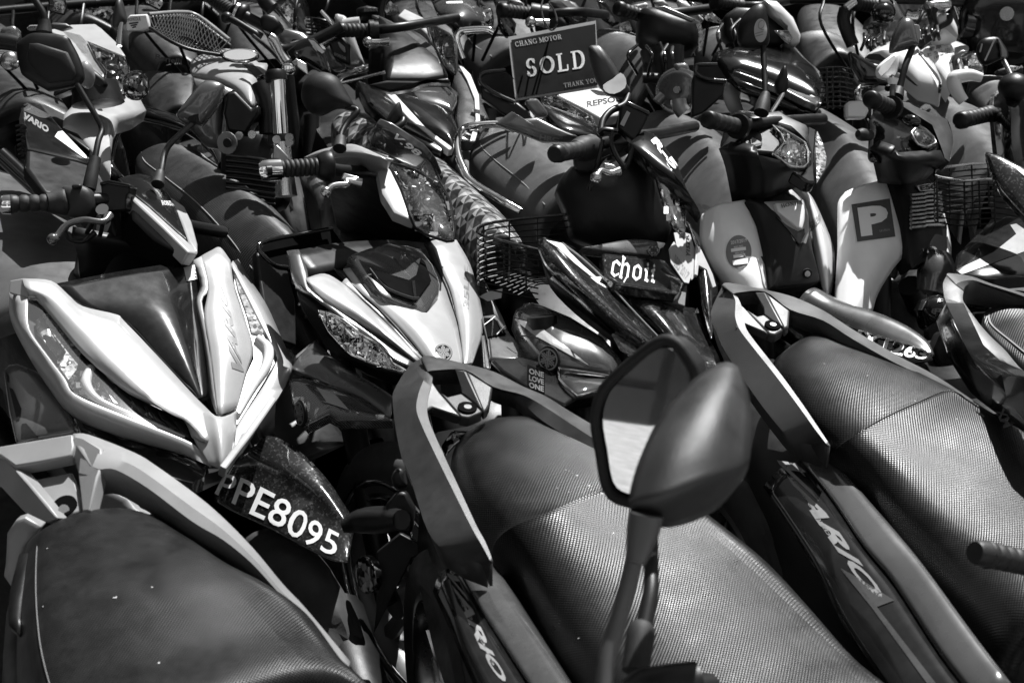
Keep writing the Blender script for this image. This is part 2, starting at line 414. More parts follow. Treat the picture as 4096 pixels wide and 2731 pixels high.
SER['O'] = (arc(.5, .5, .4, .46, 0, 360, .2, 24), 1.05)
SER['D'] = ([(.05,0,.5,0,.09),(.05,1,.5,1,.09),(.25,0,.25,1,.2)] + arc(.48, .5, .40, .5, -90, 90, .2), 1.0)
SER['S'] = (arc(.45, .74, .28, .26, 20, 255, .17) + arc(.45, .26, .3, .26, 75, -160, .18) + [(.74,.72,.74,.98,.07),(.14,.04,.14,.3,.07)], .85)
SER['M'] = ([(0,0,.25,0,.09),(.72,0,1.05,0,.09),(0,1,.22,1,.09),(.8,1,1.05,1,.09),(.13,0,.13,1,.1),(.88,0,.88,1,.2),(.14,1,.5,.1,.2),(.5,.1,.86,1,.1)], 1.2)
SER['R'] = ([(.05,0,.45,0,.09),(.25,0,.25,1,.2),(.05,1,.5,1,.09),(.3,.5,.5,.5,.09),(.5,.48,.85,0,.2),(.72,0,.98,0,.09)] + arc(.5, .75, .27, .25, -90, 90, .18), 1.0)
SER['C'] = (arc(.52, .5, .42, .47, 40, 320, .18, 20) + [(.84,.7,.84,.98,.07)], .95)
SER['G'] = (arc(.52, .5, .42, .47, 40, 340, .18, 20) + [(.86,.05,.86,.42,.16),(.66,.42,1,.42,.08)], 1.05)
SER['K'] = ([(.05,0,.42,0,.09),(.05,1,.42,1,.09),(.24,0,.24,1,.2),(.26,.42,.82,1,.09),(.42,.56,.85,0,.2),(.65,1,.98,1,.09),(.68,0,1,0,.09)], 1.0)
SER['Y'] = ([(.28,0,.7,0,.09),(.5,0,.5,.45,.2),(.5,.45,.14,1,.19),(.5,.45,.84,1,.1),(0,1,.34,1,.09),(.66,1,1,1,.09)], 1.0)
SER['U'] = ([(0,1,.38,1,.09),(.64,1,1,1,.09),(.19,.3,.19,1,.2),(.82,.3,.82,1,.1)] + arc(.5, .32, .31, .3, 180, 360, .18), 1.0)
def strokes_shape(strokes):
    pts, fs = [], []
    for x0, y0, x1, y1, wd in strokes:
        dx, dy = x1-x0, y1-y0; L = math.hypot(dx, dy) or 1e-6; ex, ey = dx/L*wd*.18, dy/L*wd*.18; nx, ny = -dy/L*wd/2, dx/L*wd/2; o = len(pts)
        pts += [(x0-ex+nx, y0-ey+ny), (x0-ex-nx, y0-ey-ny), (x1+ex-nx, y1+ey-ny), (x1+ex+nx, y1+ey+ny)]; fs.append((o, o+1, o+2, o+3))
    return pts, fs
def serif_shape(s, gap=.12):
    st = []; x = 0
    for ch in s:
        if ch == ' ': x += .5; continue
        G, wd = SER[ch]; st += [(x+a*wd, b, x+c*wd, d, e*.95) for a, b, c, d, e in G]; x += wd+gap
    pts, fs = strokes_shape(st); tw = x-gap
    return [(u/tw, v) for u, v in pts], fs
def serif(s, bot, top, mat, parent, lift=.0025, gap=.12, name='lettering', on=None):
    return on_patch([Vector(p) for p in bot], [Vector(p) for p in top], serif_shape(s, gap), name, mat, parent, lift, on=on)
def ring_emblem(c, r0, ring, parent, mat, nrm, up, name='emblem'):
    """ring with three crossed tuning forks"""
    st = arc(.5, .5, .46, .46, 0, 360, .075, 32); st = [(a, b, c_, d, .07) for a, b, c_, d, e in st]
    for k in range(6):
        t = math.radians(90+60*k); cx, sx = math.cos(t), math.sin(t)
        st.append((.5, .5, .5+.40*cx, .5+.40*sx, .075))
        for s_ in (-1, 1): st.append((.5+.12*cx-s_*.085*sx, .5+.12*sx+s_*.085*cx, .5+.34*cx-s_*.085*sx, .5+.34*sx+s_*.085*cx, .05))
    pts, fs = strokes_shape(st)
    nrm = nrm.normalized(); up = (up - nrm*up.dot(nrm)).normalized(); sd_ = up.cross(nrm)
    vs = [c + sd_*(u-.5)*2*r0 + up*(v-.5)*2*r0 for u, v in pts]; me = mesh(vs, fs); face_cam(me)
    return link(name, me, mat, parent, 0)
def thing(name, label, cat, loc, group=None):
    o = bpy.data.objects.new(name, None); COL.objects.link(o); o.location = loc; o.empty_display_size = .1
    o['label'] = label; o['category'] = cat
    if group: o['group'] = group
    bpy.context.view_layer.update(); return o
UPZ = Vector((0, 0, 1))
def nrm3(a, b, c):
    n = (b-a).cross(c-a).normalized(); return n if n.dot(CAMP-a) > 0 else -n
# ------------------------------------------------------------------ ground
gm = mesh([(-60, -20, 0), (60, -20, 0), (60, 140, 0), (-60, 140, 0)], [(0, 1, 2, 3)])
go = link('ground', gm, ASPH, None, 0); go['kind'] = 'structure'

CONC = M('concrete', .42, .85, bump=.5, bscale=90, var=.25)
po = link('pavement', mesh([(x, y, z) for z in (0, .11) for x, y in ((-14, -4.2), (14, -4.2), (14, -.2), (-14, -.2))], [(4,5,6,7),(0,1,5,4),(1,2,6,5),(2,3,7,6),(3,0,4,7)]), CONC, None, 0); po['kind'] = 'structure'
# ------------------------------------------------------------------ unseen building added at the viewer's back: cuts skylight, bounces sun
WALL = M('painted_render', .42, .8, bump=.3, bscale=60, var=.2); SHUT = M('roller_shutter', .10, .5, metal=.2); WGL = M('window_glass', .02, .05)
bt = bpy.data.objects.new('light_shaping_building', None); COL.objects.link(bt); bt.location = (0, -4.2, 0); bt['label'] = 'plain dark shop building across the lane at the viewer\'s back'; bt['category'] = 'building'
bpy.context.view_layer.update(); AX = (Vector((1,0,0)), Vector((0,1,0)), Vector((0,0,1)))
def bbox(name, x0, x1, y0, y1, z0, z1, m, parent=None, bevel=.01): 
    vs = [(x, y, z) for z in (z0, z1) for x, y in ((x0,y0),(x1,y0),(x1,y1),(x0,y1))]
    return link(name, mesh(vs, [(3,2,1,0),(4,5,6,7),(0,1,5,4),(1,2,6,5),(2,3,7,6),(3,0,4,7)]), m, parent or bt, 35)
bbox('wall', -14, 14, -7, -4.2, 0, 9.5, WALL)
for i in range(7):
    x = -13 + 4*i; sh = bbox('shutter', x, x+3.2, -4.2, -4.12, 0, 2.9, SHUT)
    for j in range(14): bbox('shutter_slat', x+.05, x+3.15, -4.12, -4.10, .1+j*.2, .26+j*.2, SHUT, sh)
    for z in (4.2, 6.9):
        wi = bbox('window', x+.5, x+2.6, -4.2, -4.1, z, z+1.4, SHUT)
        for j in range(2): bbox('pane', x+.6+j*1.0, x+1.5+j*1.0, -4.1, -4.09, z+.1, z+1.3, WGL, wi)
bbox('canopy', -14, 14, -4.2, -3.85, 3.15, 3.3, SHUT)

def blank_building(name, label, loc, x0, x1, y0, y1, h, face):
    global bt
    o = bpy.data.objects.new(name, None); COL.objects.link(o); o.location = loc; o['label'] = label; o['category'] = 'building'; bpy.context.view_layer.update(); bt = o
    bbox('wall', x0, x1, y0, y1, 0, h, WALL, o); bbox('parapet', x0-.1, x1+.1, y0-.1, y1+.1, h, h+.35, WALL, o)
    n = int(((x1-x0) if face == 'y' else (y1-y0))/4)
    for i in range(n):
        a = (x0 if face == 'y' else y0) + .5 + 4*i
        if face == 'y': sh = bbox('shutter', a, a+3, y0-.06, y0, 0, min(2.8, h-.6), SHUT, o)
        else: sh = bbox('shutter', x1, x1+.06, a, a+3, 0, 2.8, SHUT, o)
        for j in range(8):
            if face == 'y': bbox('shutter_slat', a+.05, a+2.95, y0-.09, y0-.06, .1+j*.32, .36+j*.32, SHUT, sh)
            else: bbox('shutter_slat', x1+.06, x1+.09, a+.05, a+2.95, .1+j*.32, .36+j*.32, SHUT, sh)
WALL = M('shade_toned_wall', .10, .8, bump=.3, bscale=60, var=.2)  # shade put into the wall colour
blank_building('added_shade_wall', 'added low wall behind the last bikes, blocks sky and shades the ground', (0, 7.4, 0), -12, 14, 7.4, 12, 4.2, 'y')  # added wall: cuts skylight and keeps the ground behind the bikes dark
WALL = M('mirror_dark_flank', .02, .5); SHUT = M('mirror_dark_shutter', .02, .5)  # walls and shutters darkened so the mirror glass reflects black
blank_building('sky_block_house', 'added, unseen shophouse flank to the left of the parked bikes', (-8, 0, 0), -12, -7, -4, 7, 8.5, 'x')  # added out of view to block the low sky on the left

# ------------------------------------------------------------------ running gear shared by all bikes
def wheel(c, axle, R, parent, width=.085, rim=STL, name='wheel', spokes=5, groove=True, a0=0):
    axle = axle.normalized(); u = UPZ - axle*axle.dot(UPZ); u.normalize(); v = axle.cross(u)
    n = 98; prof = []; hw = width/2
    for k in range(13):
        t = math.pi*k/12; prof.append((-hw*math.cos(t), R-.05+.05*math.sin(t)**.8))
    prof = [(-hw*.8, R-.075)] + prof + [(hw*.8, R-.075)]
    vs, fs = [], []; m = len(prof)
    for i in range(n):
        a = 2*math.pi*i/n
        for k, (x, r) in enumerate(prof):
            rr = r
            if groove and 3 <= k <= m-4 and (i+2*abs(k-m//2)) % 14 < 4: rr -= .006
            vs.append(c + axle*x + (u*math.cos(a)+v*math.sin(a))*rr)
    for i in range(n):
        j = (i+1) % n
        for k in range(m-1): fs.append((i*m+k, i*m+k+1, j*m+k+1, j*m+k))
    w_ = link(name, mesh(vs, fs), TYR, parent, 40)
    rp = [(-hw*.82, R-.072), (-hw*.85, R-.085), (-hw*.4, R-.10), (hw*.4, R-.10), (hw*.85, R-.085), (hw*.82, R-.072)]
    vs, fs = [], []; m = len(rp)
    for i in range(n):
        a = 2*math.pi*i/n
        for x, r in rp: vs.append(c + axle*x + (u*math.cos(a)+v*math.sin(a))*r)
    for i in range(n):
        j = (i+1) % n
        for k in range(m-1): fs.append((i*m+k, i*m+k+1, j*m+k+1, j*m+k))
    it = [(vs, fs)]
    for s in range(spokes):
        a = 2*math.pi*s/spokes + a0
        dv = u*math.cos(a)+v*math.sin(a)
        it.append(tube('', [c + dv*.03, c + dv*(R-.095)], [.014, .018], None, raw=True, n=6, div=1))
    it.append(tube('', [c - axle*.06, c + axle*.06], .035, None, raw=True, n=14, div=1))
    link('rim', join_raw(it), rim, w_, 40)
    return w_
class Gear:
    pass
def running_gear(t, head, tail, fw=None, body=True, bw=.26, R=.285, rear=True, lean=.07, hw=.74, front=True, zt=.62, rim=STL, fork=True):
    """head: handlebar centre, tail: rear end of the seat (world points). Builds wheels, fork, engine and body core"""
    G = Gear(); f = Vector((head.x-tail.x, head.y-tail.y, 0)); f.normalize(); s = Vector((-f.y, f.x, 0))  # s: the bike's left
    h0 = Vector((head.x, head.y, 0)); G.f, G.s, G.h0 = f, s, h0
    fa = Vector((fw.x, fw.y, R)) if fw is not None else h0 + f*.26 + UPZ*R
    if fw is None: fa -= s*lean
    ra = fa - f*1.24; ra.z = R; rb = ra + s*(lean if fw is None else 0); G.fa, G.ra = fa, ra
    if front:
        wheel(fa, s, R, t, rim=rim)
        if fork:
            for k in (-1, 1): tube('fork_leg', [fa + s*k*.07, h0 + f*.06 + s*k*.07 + UPZ*.62], [.022, .026], BLK, t, 10, 1)
            tube('steering_column', [h0 + f*.10 + UPZ*.5, h0 + f*.02 + UPZ*.74], .028, BLK, t, 10, 1)
    if rear:
        wheel(ra, s, R, t, rim=rim)
        box('engine', ra + f*.42 + UPZ*.06, (f, s, UPZ), (.42, .22, .26), ALU, t, .03)
        tube('exhaust', [ra + f*.5 - s*.12 - UPZ*.06, ra - s*.15 + UPZ*.02, ra - f*.25 - s*.16 + UPZ*.07], [.022, .05, .052], BLK, t, 12)
        tube('stand', [ra + f*.45 + s*.08 - UPZ*.1, ra + f*.36 + s*.22 - UPZ*(R-.005)], .012, BLK, t, 8, 1)
    if body:
        rows = []
        for x, z0, z1, w_ in ((-.36, .56, zt, bw*.55), (-.1, .44, zt, bw), (.3, .36, zt-.03, bw*1.05), (.55, .3, zt-.1, bw*.9), (.80, .28, .40, bw*.85), (1.0, .30, .48, bw*.7)):
            c = rb + f*x; c.z = 0
            rows.append([c - s*w_/2 + UPZ*z0, c - s*w_*.52 + UPZ*(z0*.5+z1*.5), c - s*w_*.4 + UPZ*z1, c + s*w_*.4 + UPZ*z1, c + s*w_*.52 + UPZ*(z0*.5+z1*.5), c + s*w_/2 + UPZ*z0])
        loft('body_core', rows, BLK, t, 3, 2, close_v=True)
    return G
def seat(t, rows, mat, v=None, r=0, under=.07, nu=5, nv=5, name='seat', stitch=None):
    """rows: ((height or -distance), [(x, y) ...]) — every row is one slice across the seat, all its points at one distance"""
    R3 = []
    for h, pts in rows:
        mid = pts[len(pts)//2]; d = dof(P(r, mid[0], mid[1], h))
        row = [P(r, x, y, -d) for x, y in pts]
        dn = UPZ*under
        R3.append([row[0]-dn] + row + [row[-1]-dn])
    # close the front and the rear end
    def cap(row, k):
        c = sum(row, Vector())/len(row); return [c + (p-c)*k - UPZ*under*.6 for p in row]
    R3 = [cap(R3[0], .75)] + R3 + [cap(R3[-1], .8)]
    o = loft(name, R3, mat, t, nu, nv, smooth=180)
    return o, R3
def stitches(R3, j, parent, n=4, lift=.002, rad=.0009, mat=None, i0=1, i1=None):
    ln = [r[j] for r in R3[i0:i1 or len(R3)-1]]; ln = [p + (CAMP-p).normalized()*lift for p in ln]
    return tube('stitching', ln, rad, mat or DMG, parent, 5, 6)
def grip(t, a, b, r=.0165, end=BLK, mat=RUB, ribs=9, ball=True, capr=1.25):
    d = b-a; L = d.length; d.normalize(); pts, rad = [], []
    for i in range(ribs*4+1):
        u = i/(ribs*4); pts.append(a + d*L*u); k = .82 if (i % 4 == 0) else 1.0
        rad.append(r*k*(1.0 + .10*math.exp(-((u-.03)/.05)**2) + .30*math.exp(-((u-1)/.03)**2)))
    gobj = tube('handgrip', pts, rad, mat, t, 16, 1, smooth=60)
    if ball: tube('bar_end', [a - d*.016, a - d*.012, a + d*.002], [r*.8, r*capr*.95, r*capr], end, gobj, 16, 1, smooth=50)
    return gobj, d
def lever(t, pts, rad=.0055, mat=BLK, ball=True):
    o = tube('brake_lever', pts, [rad*1.5] + [rad]*(len(pts)-1), mat, t, 10, 5)
    if ball: ellipsoid('lever_tip', pts[-1], (Vector((1, 0, 0)), Vector((0, 1, 0)), UPZ), (rad*3.4,)*3, mat, o)
    return o
def mirror(t, stalk, outline, depth=.035, mat=BLKR, rad=.0055, glass=None, stalk_mat=BLK, bulge=.03, collar=None, gmat=None, gl_in=.0):
    """stalk: points from the bar up; outline: the shell's edge; bulge: crown of the shell towards the viewer"""
    o = panel('mirror_shell', outline, mat, t, depth*.4, .003, bulge, round_=3, smooth=60)
    tube('mirror_stalk', stalk, rad, stalk_mat, o, 10, 4)
    if glass: panel('mirror_glass', glass, gmat or GLASS, o, .002, 0, round_=3)
    if collar: tube('boot', [stalk[0], stalk[0].lerp(stalk[1], collar)], [rad*2.1, rad*1.5], RUB, o, 12, 2)
    return o
def lamp(parent, outline, plane_off=.016, mat=REFL, rim=None, name='headlamp', lens=True, bulge=.01, round_=0, inner=None, lmat=None):
    """faceted reflector set back behind a clear cover"""
    pts = [Vector(p) for p in outline]; c = sum(pts, Vector())/len(pts)
    back = [p + (p-CAMP).normalized()*plane_off for p in pts]
    r_ = panel(name, back, mat, parent, .004, 0, -.006 if False else 0, round_=round_)
    if inner:
        for q, mm in inner: panel('reflector_bowl', q, mm, r_, .002, 0, .004, round_=3)
    if lens: panel('clear_cover', pts, lmat or LENS_, r_, .002, 0, bulge, round_=round_)
    if rim: tube('lamp_rim', pts, .003, rim, r_, 6, 3 if round_ else 1, closed=True, ease=bool(round_))
    return r_
def inside(p, poly):
    c = False; n = len(poly)
    for i in range(n):
        (x0, y0), (x1, y1) = poly[i], poly[i-1]
        if (y0 > p[1]) != (y1 > p[1]) and p[0] < (x1-x0)*(p[1]-y0)/(y1-y0)+x0: c = not c
    return c
def mosaic(parent, pl, poly, step, dd, seed, amp=.007, mat=None, r=None):
    """cut mirror facets of a lamp bowl: small flat chrome faces, each tilted its own way"""
    rn = random.Random(seed); poly = [(p[0], p[1]) for p in poly]; xs = [p[0] for p in poly]; ys = [p[1] for p in poly]; vs, fs = [], []
    y = min(ys)
    while y < max(ys):
        x = min(xs) + rn.uniform(-.5, 0)*step; h = step*rn.uniform(.6, 1.5)
        while x < max(xs):
            wd = step*rn.choice((.35, .6, .9, 1.3))
            if inside((x+wd/2, y+h/2), poly):
                a, b = rn.uniform(-amp, amp), rn.uniform(-amp, amp); o = len(vs)
                vs += [pl(x, y, dd-a-b, r=r), pl(x+wd*.94, y, dd+a-b, r=r), pl(x+wd*.94, y+h*.94, dd+a+b, r=r), pl(x, y+h*.94, dd-a+b, r=r)]; fs.append((o, o+1, o+2, o+3))
            x += wd
        y += h
    me = mesh(vs, fs); face_cam(me); return link('reflector_facets', me, mat or CHR, parent, 0)
def bolt(parent, c, nrm, r=.008, mat=STL, name='bolt'):
    o = disc(name, c, nrm, r, mat, parent, .004, 14)
    return o
def cable(t, pts, r=.003, mat=BLK, name='cable'): return tube(name, pts, r, mat, t, 6, 5)
def wire_basket(t, loops, ribs, r=.0016, mat=None, name='basket', closed=False):
    it = [tube('', l_, r, None, raw=True, n=5, div=4, closed=closed) for l_ in loops] + [tube('', l_, r*1.2, None, raw=True, n=5, div=3) for l_ in ribs]
    return link(name, join_raw(it), mat or BLK, t, 60)
# ================================================================== front row: four bikes seen from the tail
def base_at(p): return Vector((p.x, p.y, 0))
def gear_from_tail(t, tail, ang, L=1.05, **k):
    f = Vector((math.sin(math.radians(ang)), -math.cos(math.radians(ang)), 0)); head = tail + f*L; head.z = 1.0
    return running_gear(t, head, tail, **k)
def rail_arm(t, pl, outer, ridge, inner, mat, drop=.035, name='grab_rail', r=None, dd=0, parent=None, out=.02):
    rows = []
    for a, b, c in zip(outer, ridge, inner):
        A, B, C = pl(a[0], a[1], (a[2] if len(a) > 2 else 0)+out, r=r), pl(*b, r=r), pl(*c, r=r)
        rows.append([A - UPZ*drop + (A-B)*-.2, A, B, C, C - UPZ*drop*1.1])
    o = loft(name, rows, mat, parent or t, 4, 1, smooth=30, thick=.004)
    return o
def rail_bridge(rail, pl, polys, mat, thick=.022, r=None):
    for k, q in enumerate(polys):
        panel('rail_bridge', [pl(*p, r=r) for p in q], mat, rail, thick, .003)
def side_cover(t, r, h, st, names=('side_panel', 'lettered_panel'), mats=(MGP, GLS)):
    up, lo = [], []
    for q in st:
        d = dof(P(r, q[0][0], q[0][1], h)); pts = [P(r, x, y, -d) for x, y in q]
        up.append([pts[0] - UPZ*.05 + Vector((.02, .02, 0)), pts[0], pts[0].lerp(pts[1], .5) + (CAMP-pts[1]).normalized()*.008, pts[1]]); lo.append([pts[1] - UPZ*.003, pts[2], pts[3]])
    a = loft(names[0], up, mats[0], t, 4, 3, .004); b = loft(names[1], lo, mats[1], t, 4, 3, .004)
    return a, b
SEC = (-.10, -.055, -.022, -.006, 0, -.003, -.018, -.08)
def xseat(t, hs_, rows, mat, crease=None, r=0):
    """seat from square-on slices: every point has its own height; crease sharpens the step between pillion and rider part"""
    R3 = [[P(r, x, y, h+o) for (x, y), o in zip(row, SEC)] for h, row in zip(hs_, rows)]
    if crease: R3.insert(crease, [a.lerp(b, .86) + UPZ*.002 for a, b in zip(R3[crease-1], R3[crease])])
    def cap(row, k):
        c = sum(row, Vector())/len(row); return [c + (p-c)*k - UPZ*.05 for p in row]
    R3 = [cap(R3[0], .75)] + R3 + [cap(R3[-1], .8)]
    return loft('seat', R3, mat, t, 5, 4, smooth=180), R3
# ---------------- left scooter: silver grab rail, finely woven seat
tp = P(0, 200, 1171, .80); A1 = thing('scooter', 'scooter in bottom left corner with pale grey grab rail behind its big woven seat', 'scooter', base_at(tp), 'front row of parked scooters')
gear_from_tail(A1, tp, 24, 1.05)
so, R3 = xseat(A1, [.80,.806,.808,.804,.794,.783,.775], [[(60,1260),(66,1245),(90,1222),(135,1195),(205,1172),(280,1168),(342,1185),(350,1200)], [(50,1320),(56,1295),(84,1268),(150,1238),(240,1210),(340,1205),(425,1230),(440,1255)], [(42,1410),(50,1375),(82,1345),(170,1310),(290,1275),(410,1262),(515,1290),(535,1330)], [(38,1510),(50,1465),(86,1425),(200,1390),(340,1350),(490,1318),(610,1340),(635,1385)], [(42,1600),(58,1545),(96,1500),(230,1460),(390,1415),(560,1375),(690,1398),(718,1450)], [(60,1710),(80,1645),(120,1590),(270,1545),(450,1495),(630,1450),(770,1500),(800,1570)], [(90,1840),(112,1770),(160,1705),(320,1655),(520,1595),(710,1545),(850,1590),(880,1670)]], S_FINE, crease=None)
stitches(R3, 2, so, rad=.0006, mat=DG)
pl = Pl(7, (500,-100,.86), (350,470,.80), (1700,700,.79))
R = rail_arm(A1, pl, [(490,-108,.0),(600,-100),(900,18),(1050,108),(1300,288),(1480,438),(1700,660),(1900,900),(2060,1070),(2352,1420)],
   [(520,-20),(640,20),(860,90),(1010,180),(1290,385),(1490,530),(1690,715),(1880,935),(2010,1070),(2340,1470)],
   [(600,100),(665,130),(780,135),(1000,262),(1290,480),(1500,605),(1690,760),(1860,945),(1990,1075),(2330,1500)], RAILS)
rail_bridge(R, pl, [[(-120,0,.0),(0,-25),(490,-108),(500,-20),(480,40),(260,85),(100,112),(0,40),(-120,80)],
   [(-60,20,.01),(60,68,.01),(200,230),(320,375),(385,462),(310,492,.02),(160,420,.03),(0,250,.03),(-60,240,.03)],
   [(185,208,.03),(485,150,.03),(535,330,.02),(548,415,.02),(385,462,.02),(300,350,.02)],
   [(490,-105,-.004),(560,-75),(685,-10),(690,100),(655,180),(598,412),(550,418,.01),(520,150,.015),(485,30,.01)]], RAILS)
hp = pl(432,374,.018); disc('bolt_hole', hp, nrm3(pl(300,350), pl(540,330), pl(385,462)), .0165, CAV, R, .006, 24); bolt(R, hp+Vector((0,-.004,-.004))+ (CAMP-hp).normalized()*.006, CAMP-hp, .007)  # black disc painted in for the shade of the hole
pt = Pl(7, (110,470,.74), (170,660,.70), (20,850,.66)); panel('tail_side_cover', pt.L([(40,760),(50,560),(110,470),(170,450),(285,515),(180,650),(85,935),(25,850)]), RAILS, A1, .02, .004, .006)
panel('rear_lamp_cover', [P(7,x,y,-1.99) for x, y in [(600,400),(640,250),(720,260),(860,330),(920,400),(1000,440),(900,470)]], RAILS, A1, .02, .004, .004)
tube('inner_rail', [pl(*p) for p in [(690,150,.05),(830,190,.05),(1000,320,.05),(1180,440,.05),(1240,570,.06)]], .012, RAILD, R, 8)
loft('seat_base', [[P(7,60,1180,-1.72),P(7,60,980,-1.78),P(7,130,700,-1.86)],[P(7,130,1240,-1.70),P(7,140,1000,-1.76),P(7,200,690,-1.84)]], BLK, A1, 2, 2, .01)
# ---------------- centre scooter
tp = P(0, 1185, 958, .78); A2 = thing('scooter', 'centre foreground scooter with dotted seat and two mirrors standing up in front of it', 'scooter', base_at(tp), 'front row of parked scooters')
gear_from_tail(A2, tp, 16, 1.05, lean=.11)
so, R3 = xseat(A2, [.79,.795,.79,.78,.757,.740,.732,.730,.728], [[(1060,1010),(1068,1000),(1085,985),(1120,966),(1165,958),(1215,960),(1262,975),(1270,995)], [(1035,1070),(1040,1045),(1062,1022),(1120,1000),(1200,985),(1290,985),(1360,1010),(1375,1040)], [(1050,1170),(1058,1130),(1090,1095),(1160,1070),(1260,1045),(1370,1035),(1450,1060),(1470,1095)], [(1130,1300),(1145,1250),(1190,1215),(1275,1182),(1375,1140),(1480,1105),(1545,1122),(1575,1170)], [(1195,1400),(1215,1345),(1262,1305),(1350,1265),(1460,1215),(1570,1180),(1640,1192),(1672,1250)], [(1265,1530),(1290,1465),(1340,1415),(1440,1370),(1560,1310),(1680,1265),(1760,1290),(1795,1360)], [(1350,1660),(1375,1590),(1425,1540),(1540,1490),(1670,1425),(1800,1375),(1880,1420),(1915,1500)], [(1430,1800),(1455,1730),(1510,1670),(1640,1610),(1780,1540),(1920,1490),(2000,1560),(2035,1650)], [(1530,1940),(1555,1870),(1610,1800),(1750,1740),(1900,1665),(2050,1610),(2130,1690),(2170,1790)]], S_DOT, crease=3)
def vario_rail(t, pl, r, outer, ridge, inner, T1, T2, T3, bridge, hole, hr, mat):
    R = rail_arm(t, pl, outer, ridge, inner, mat, r=r, out=.055)
    rail_arm(t, pl, T1, T2, T3, mat, r=r, drop=.02, parent=R, name='rail_arm')
    rail_bridge(R, pl, bridge, mat, .018, r)
    hp = pl(*hole, r=r); n_ = nrm3(pl(*bridge[1][0], r=r), pl(*bridge[1][2], r=r), pl(*bridge[1][4], r=r))
    disc('bolt_hole', hp + n_*.003, n_, hr, CAV, R, .004, 24); bolt(R, hp + n_*.008 - UPZ*.004, n_, hr*.4)  # disc puts the shade of the bolt hole into flat black
    return R
pl = Pl(5, (590,890,.845), (1030,2260,.77), (1720,1380,.80))
vario_rail(A2, pl, 5, [(565,895),(478,950),(380,1110),(372,1190),(385,1330),(430,1560),(490,1700),(610,2060),(760,2205),(1000,2285)],
  [(600,985),(575,1050),(545,1130),(530,1230),(560,1330),(660,1545),(770,1768),(900,2028),(970,2150),(1035,2270)],
  [(640,1020),(628,1085),(612,1150),(602,1240),(625,1340),(715,1545),(815,1760),(930,2010),(995,2130),(1042,2250)],
  [(560,892),(620,878),(850,930),(1050,985),(1250,1085),(1400,1150),(1560,1250),(1740,1357),(1950,1490)],
  [(600,985),(660,975),(860,975),(1045,1085),(1250,1142),(1400,1225),(1560,1330),(1730,1440),(1930,1570)],
  [(610,1000,.015),(680,985,.015),(862,990,.015),(1050,1105,.02),(1200,1150,.02),(1340,1285,.02),(1510,1400,.02),(1700,1515,.02),(1900,1650,.02)],
  [[(602,1000),(690,1125,.01),(830,1283,.012),(640,1216,.012),(602,1245,.005),(560,1240),(565,1120)],
   [(690,1118,.01),(740,1152,.012),(832,1130,.012),(905,1185,.012),(975,1252,.012),(880,1292,.012),(828,1284,.012)],
   [(765,960,0),(862,978,-.006),(982,1250,.008),(905,1190,.016),(830,1125,.016),(800,1000,.012)],
   [(862,976,-.006),(1043,1088,-.002),(1022,1205,.006),(1006,1237,.008),(980,1254,.008)]], (872,1232,.012), .0145, RAILD)
side_cover(A2, 8, .70, [[(1070,790),(800,760),(690,830),(640,950)], [(1240,1060),(960,1060),(800,1090),(760,1220)], [(1400,1310),(1130,1330),(930,1380),(880,1500)], [(1560,1560),(1300,1600),(1080,1660),(1030,1800)], [(1720,1820),(1460,1860),(1240,1930),(1190,2050)]], mats=(DKG, GLS))
A2p = [c for c in A2.children if c.name.startswith('lettered_panel')][0]
ql = lambda pts, d0, d1: [P(8, x, y, -(d0+(d1-d0)*i/(len(pts)-1))) for i, (x, y) in enumerate(pts)]
lettering('VARIO', ql([(725,810),(850,1095),(965,1345),(1085,1560)], 2.03, 1.66), ql([(805,850),(915,1085),(1035,1340),(1145,1550)], 2.03, 1.66), DG, A2p, .03, .35, .006)
lettering('LIQUID COOLED', ql([(805,990),(910,1175),(1040,1450)], 1.96, 1.66), ql([(822,985),(926,1165),(1056,1445)], 1.96, 1.66), DG, A2p, .02, .2, .008)
# rear end of the centre scooter: foot peg, hinge, mudguard, reflector
tube('passenger_footrest', [P(8,30,520,-2.30), P(8,150,480,-2.30), P(8,300,470,-2.27), P(8,430,470,-2.22)], [.010,.020,.022,.016], BLK, A2, 12)
panel('footrest_hanger', [P(8,x,y,-2.24) for x, y in [(320,370),(400,280),(460,285),(520,400),(500,560),(420,560),(330,480)]], BLK, A2, .03, .005)
panel('footrest_stay', [P(8,x,y,-2.25) for x, y in [(380,130),(440,120),(470,260),(380,260),(360,190)]], BLK, A2, .03, .006, .008)
mg = panel('mudguard', [P(8,x,y,-2.36) for x, y in [(260,690),(420,560),(640,680),(500,730),(240,1240),(250,1180),(270,920)]], BLK, A2, .02, .004)
disc('reflector', P(8,188,840,-2.34), Vector((-.75,-.6,.2)), .031, REFD, mg, .012, 28, .003)
panel('tail_lamp', [P(8,x,y-1508,-2.14) for x, y in [(690,1490),(770,1380),(900,1390),(800,1470),(720,1560)]], REFD, A2, .02, .003, .004)
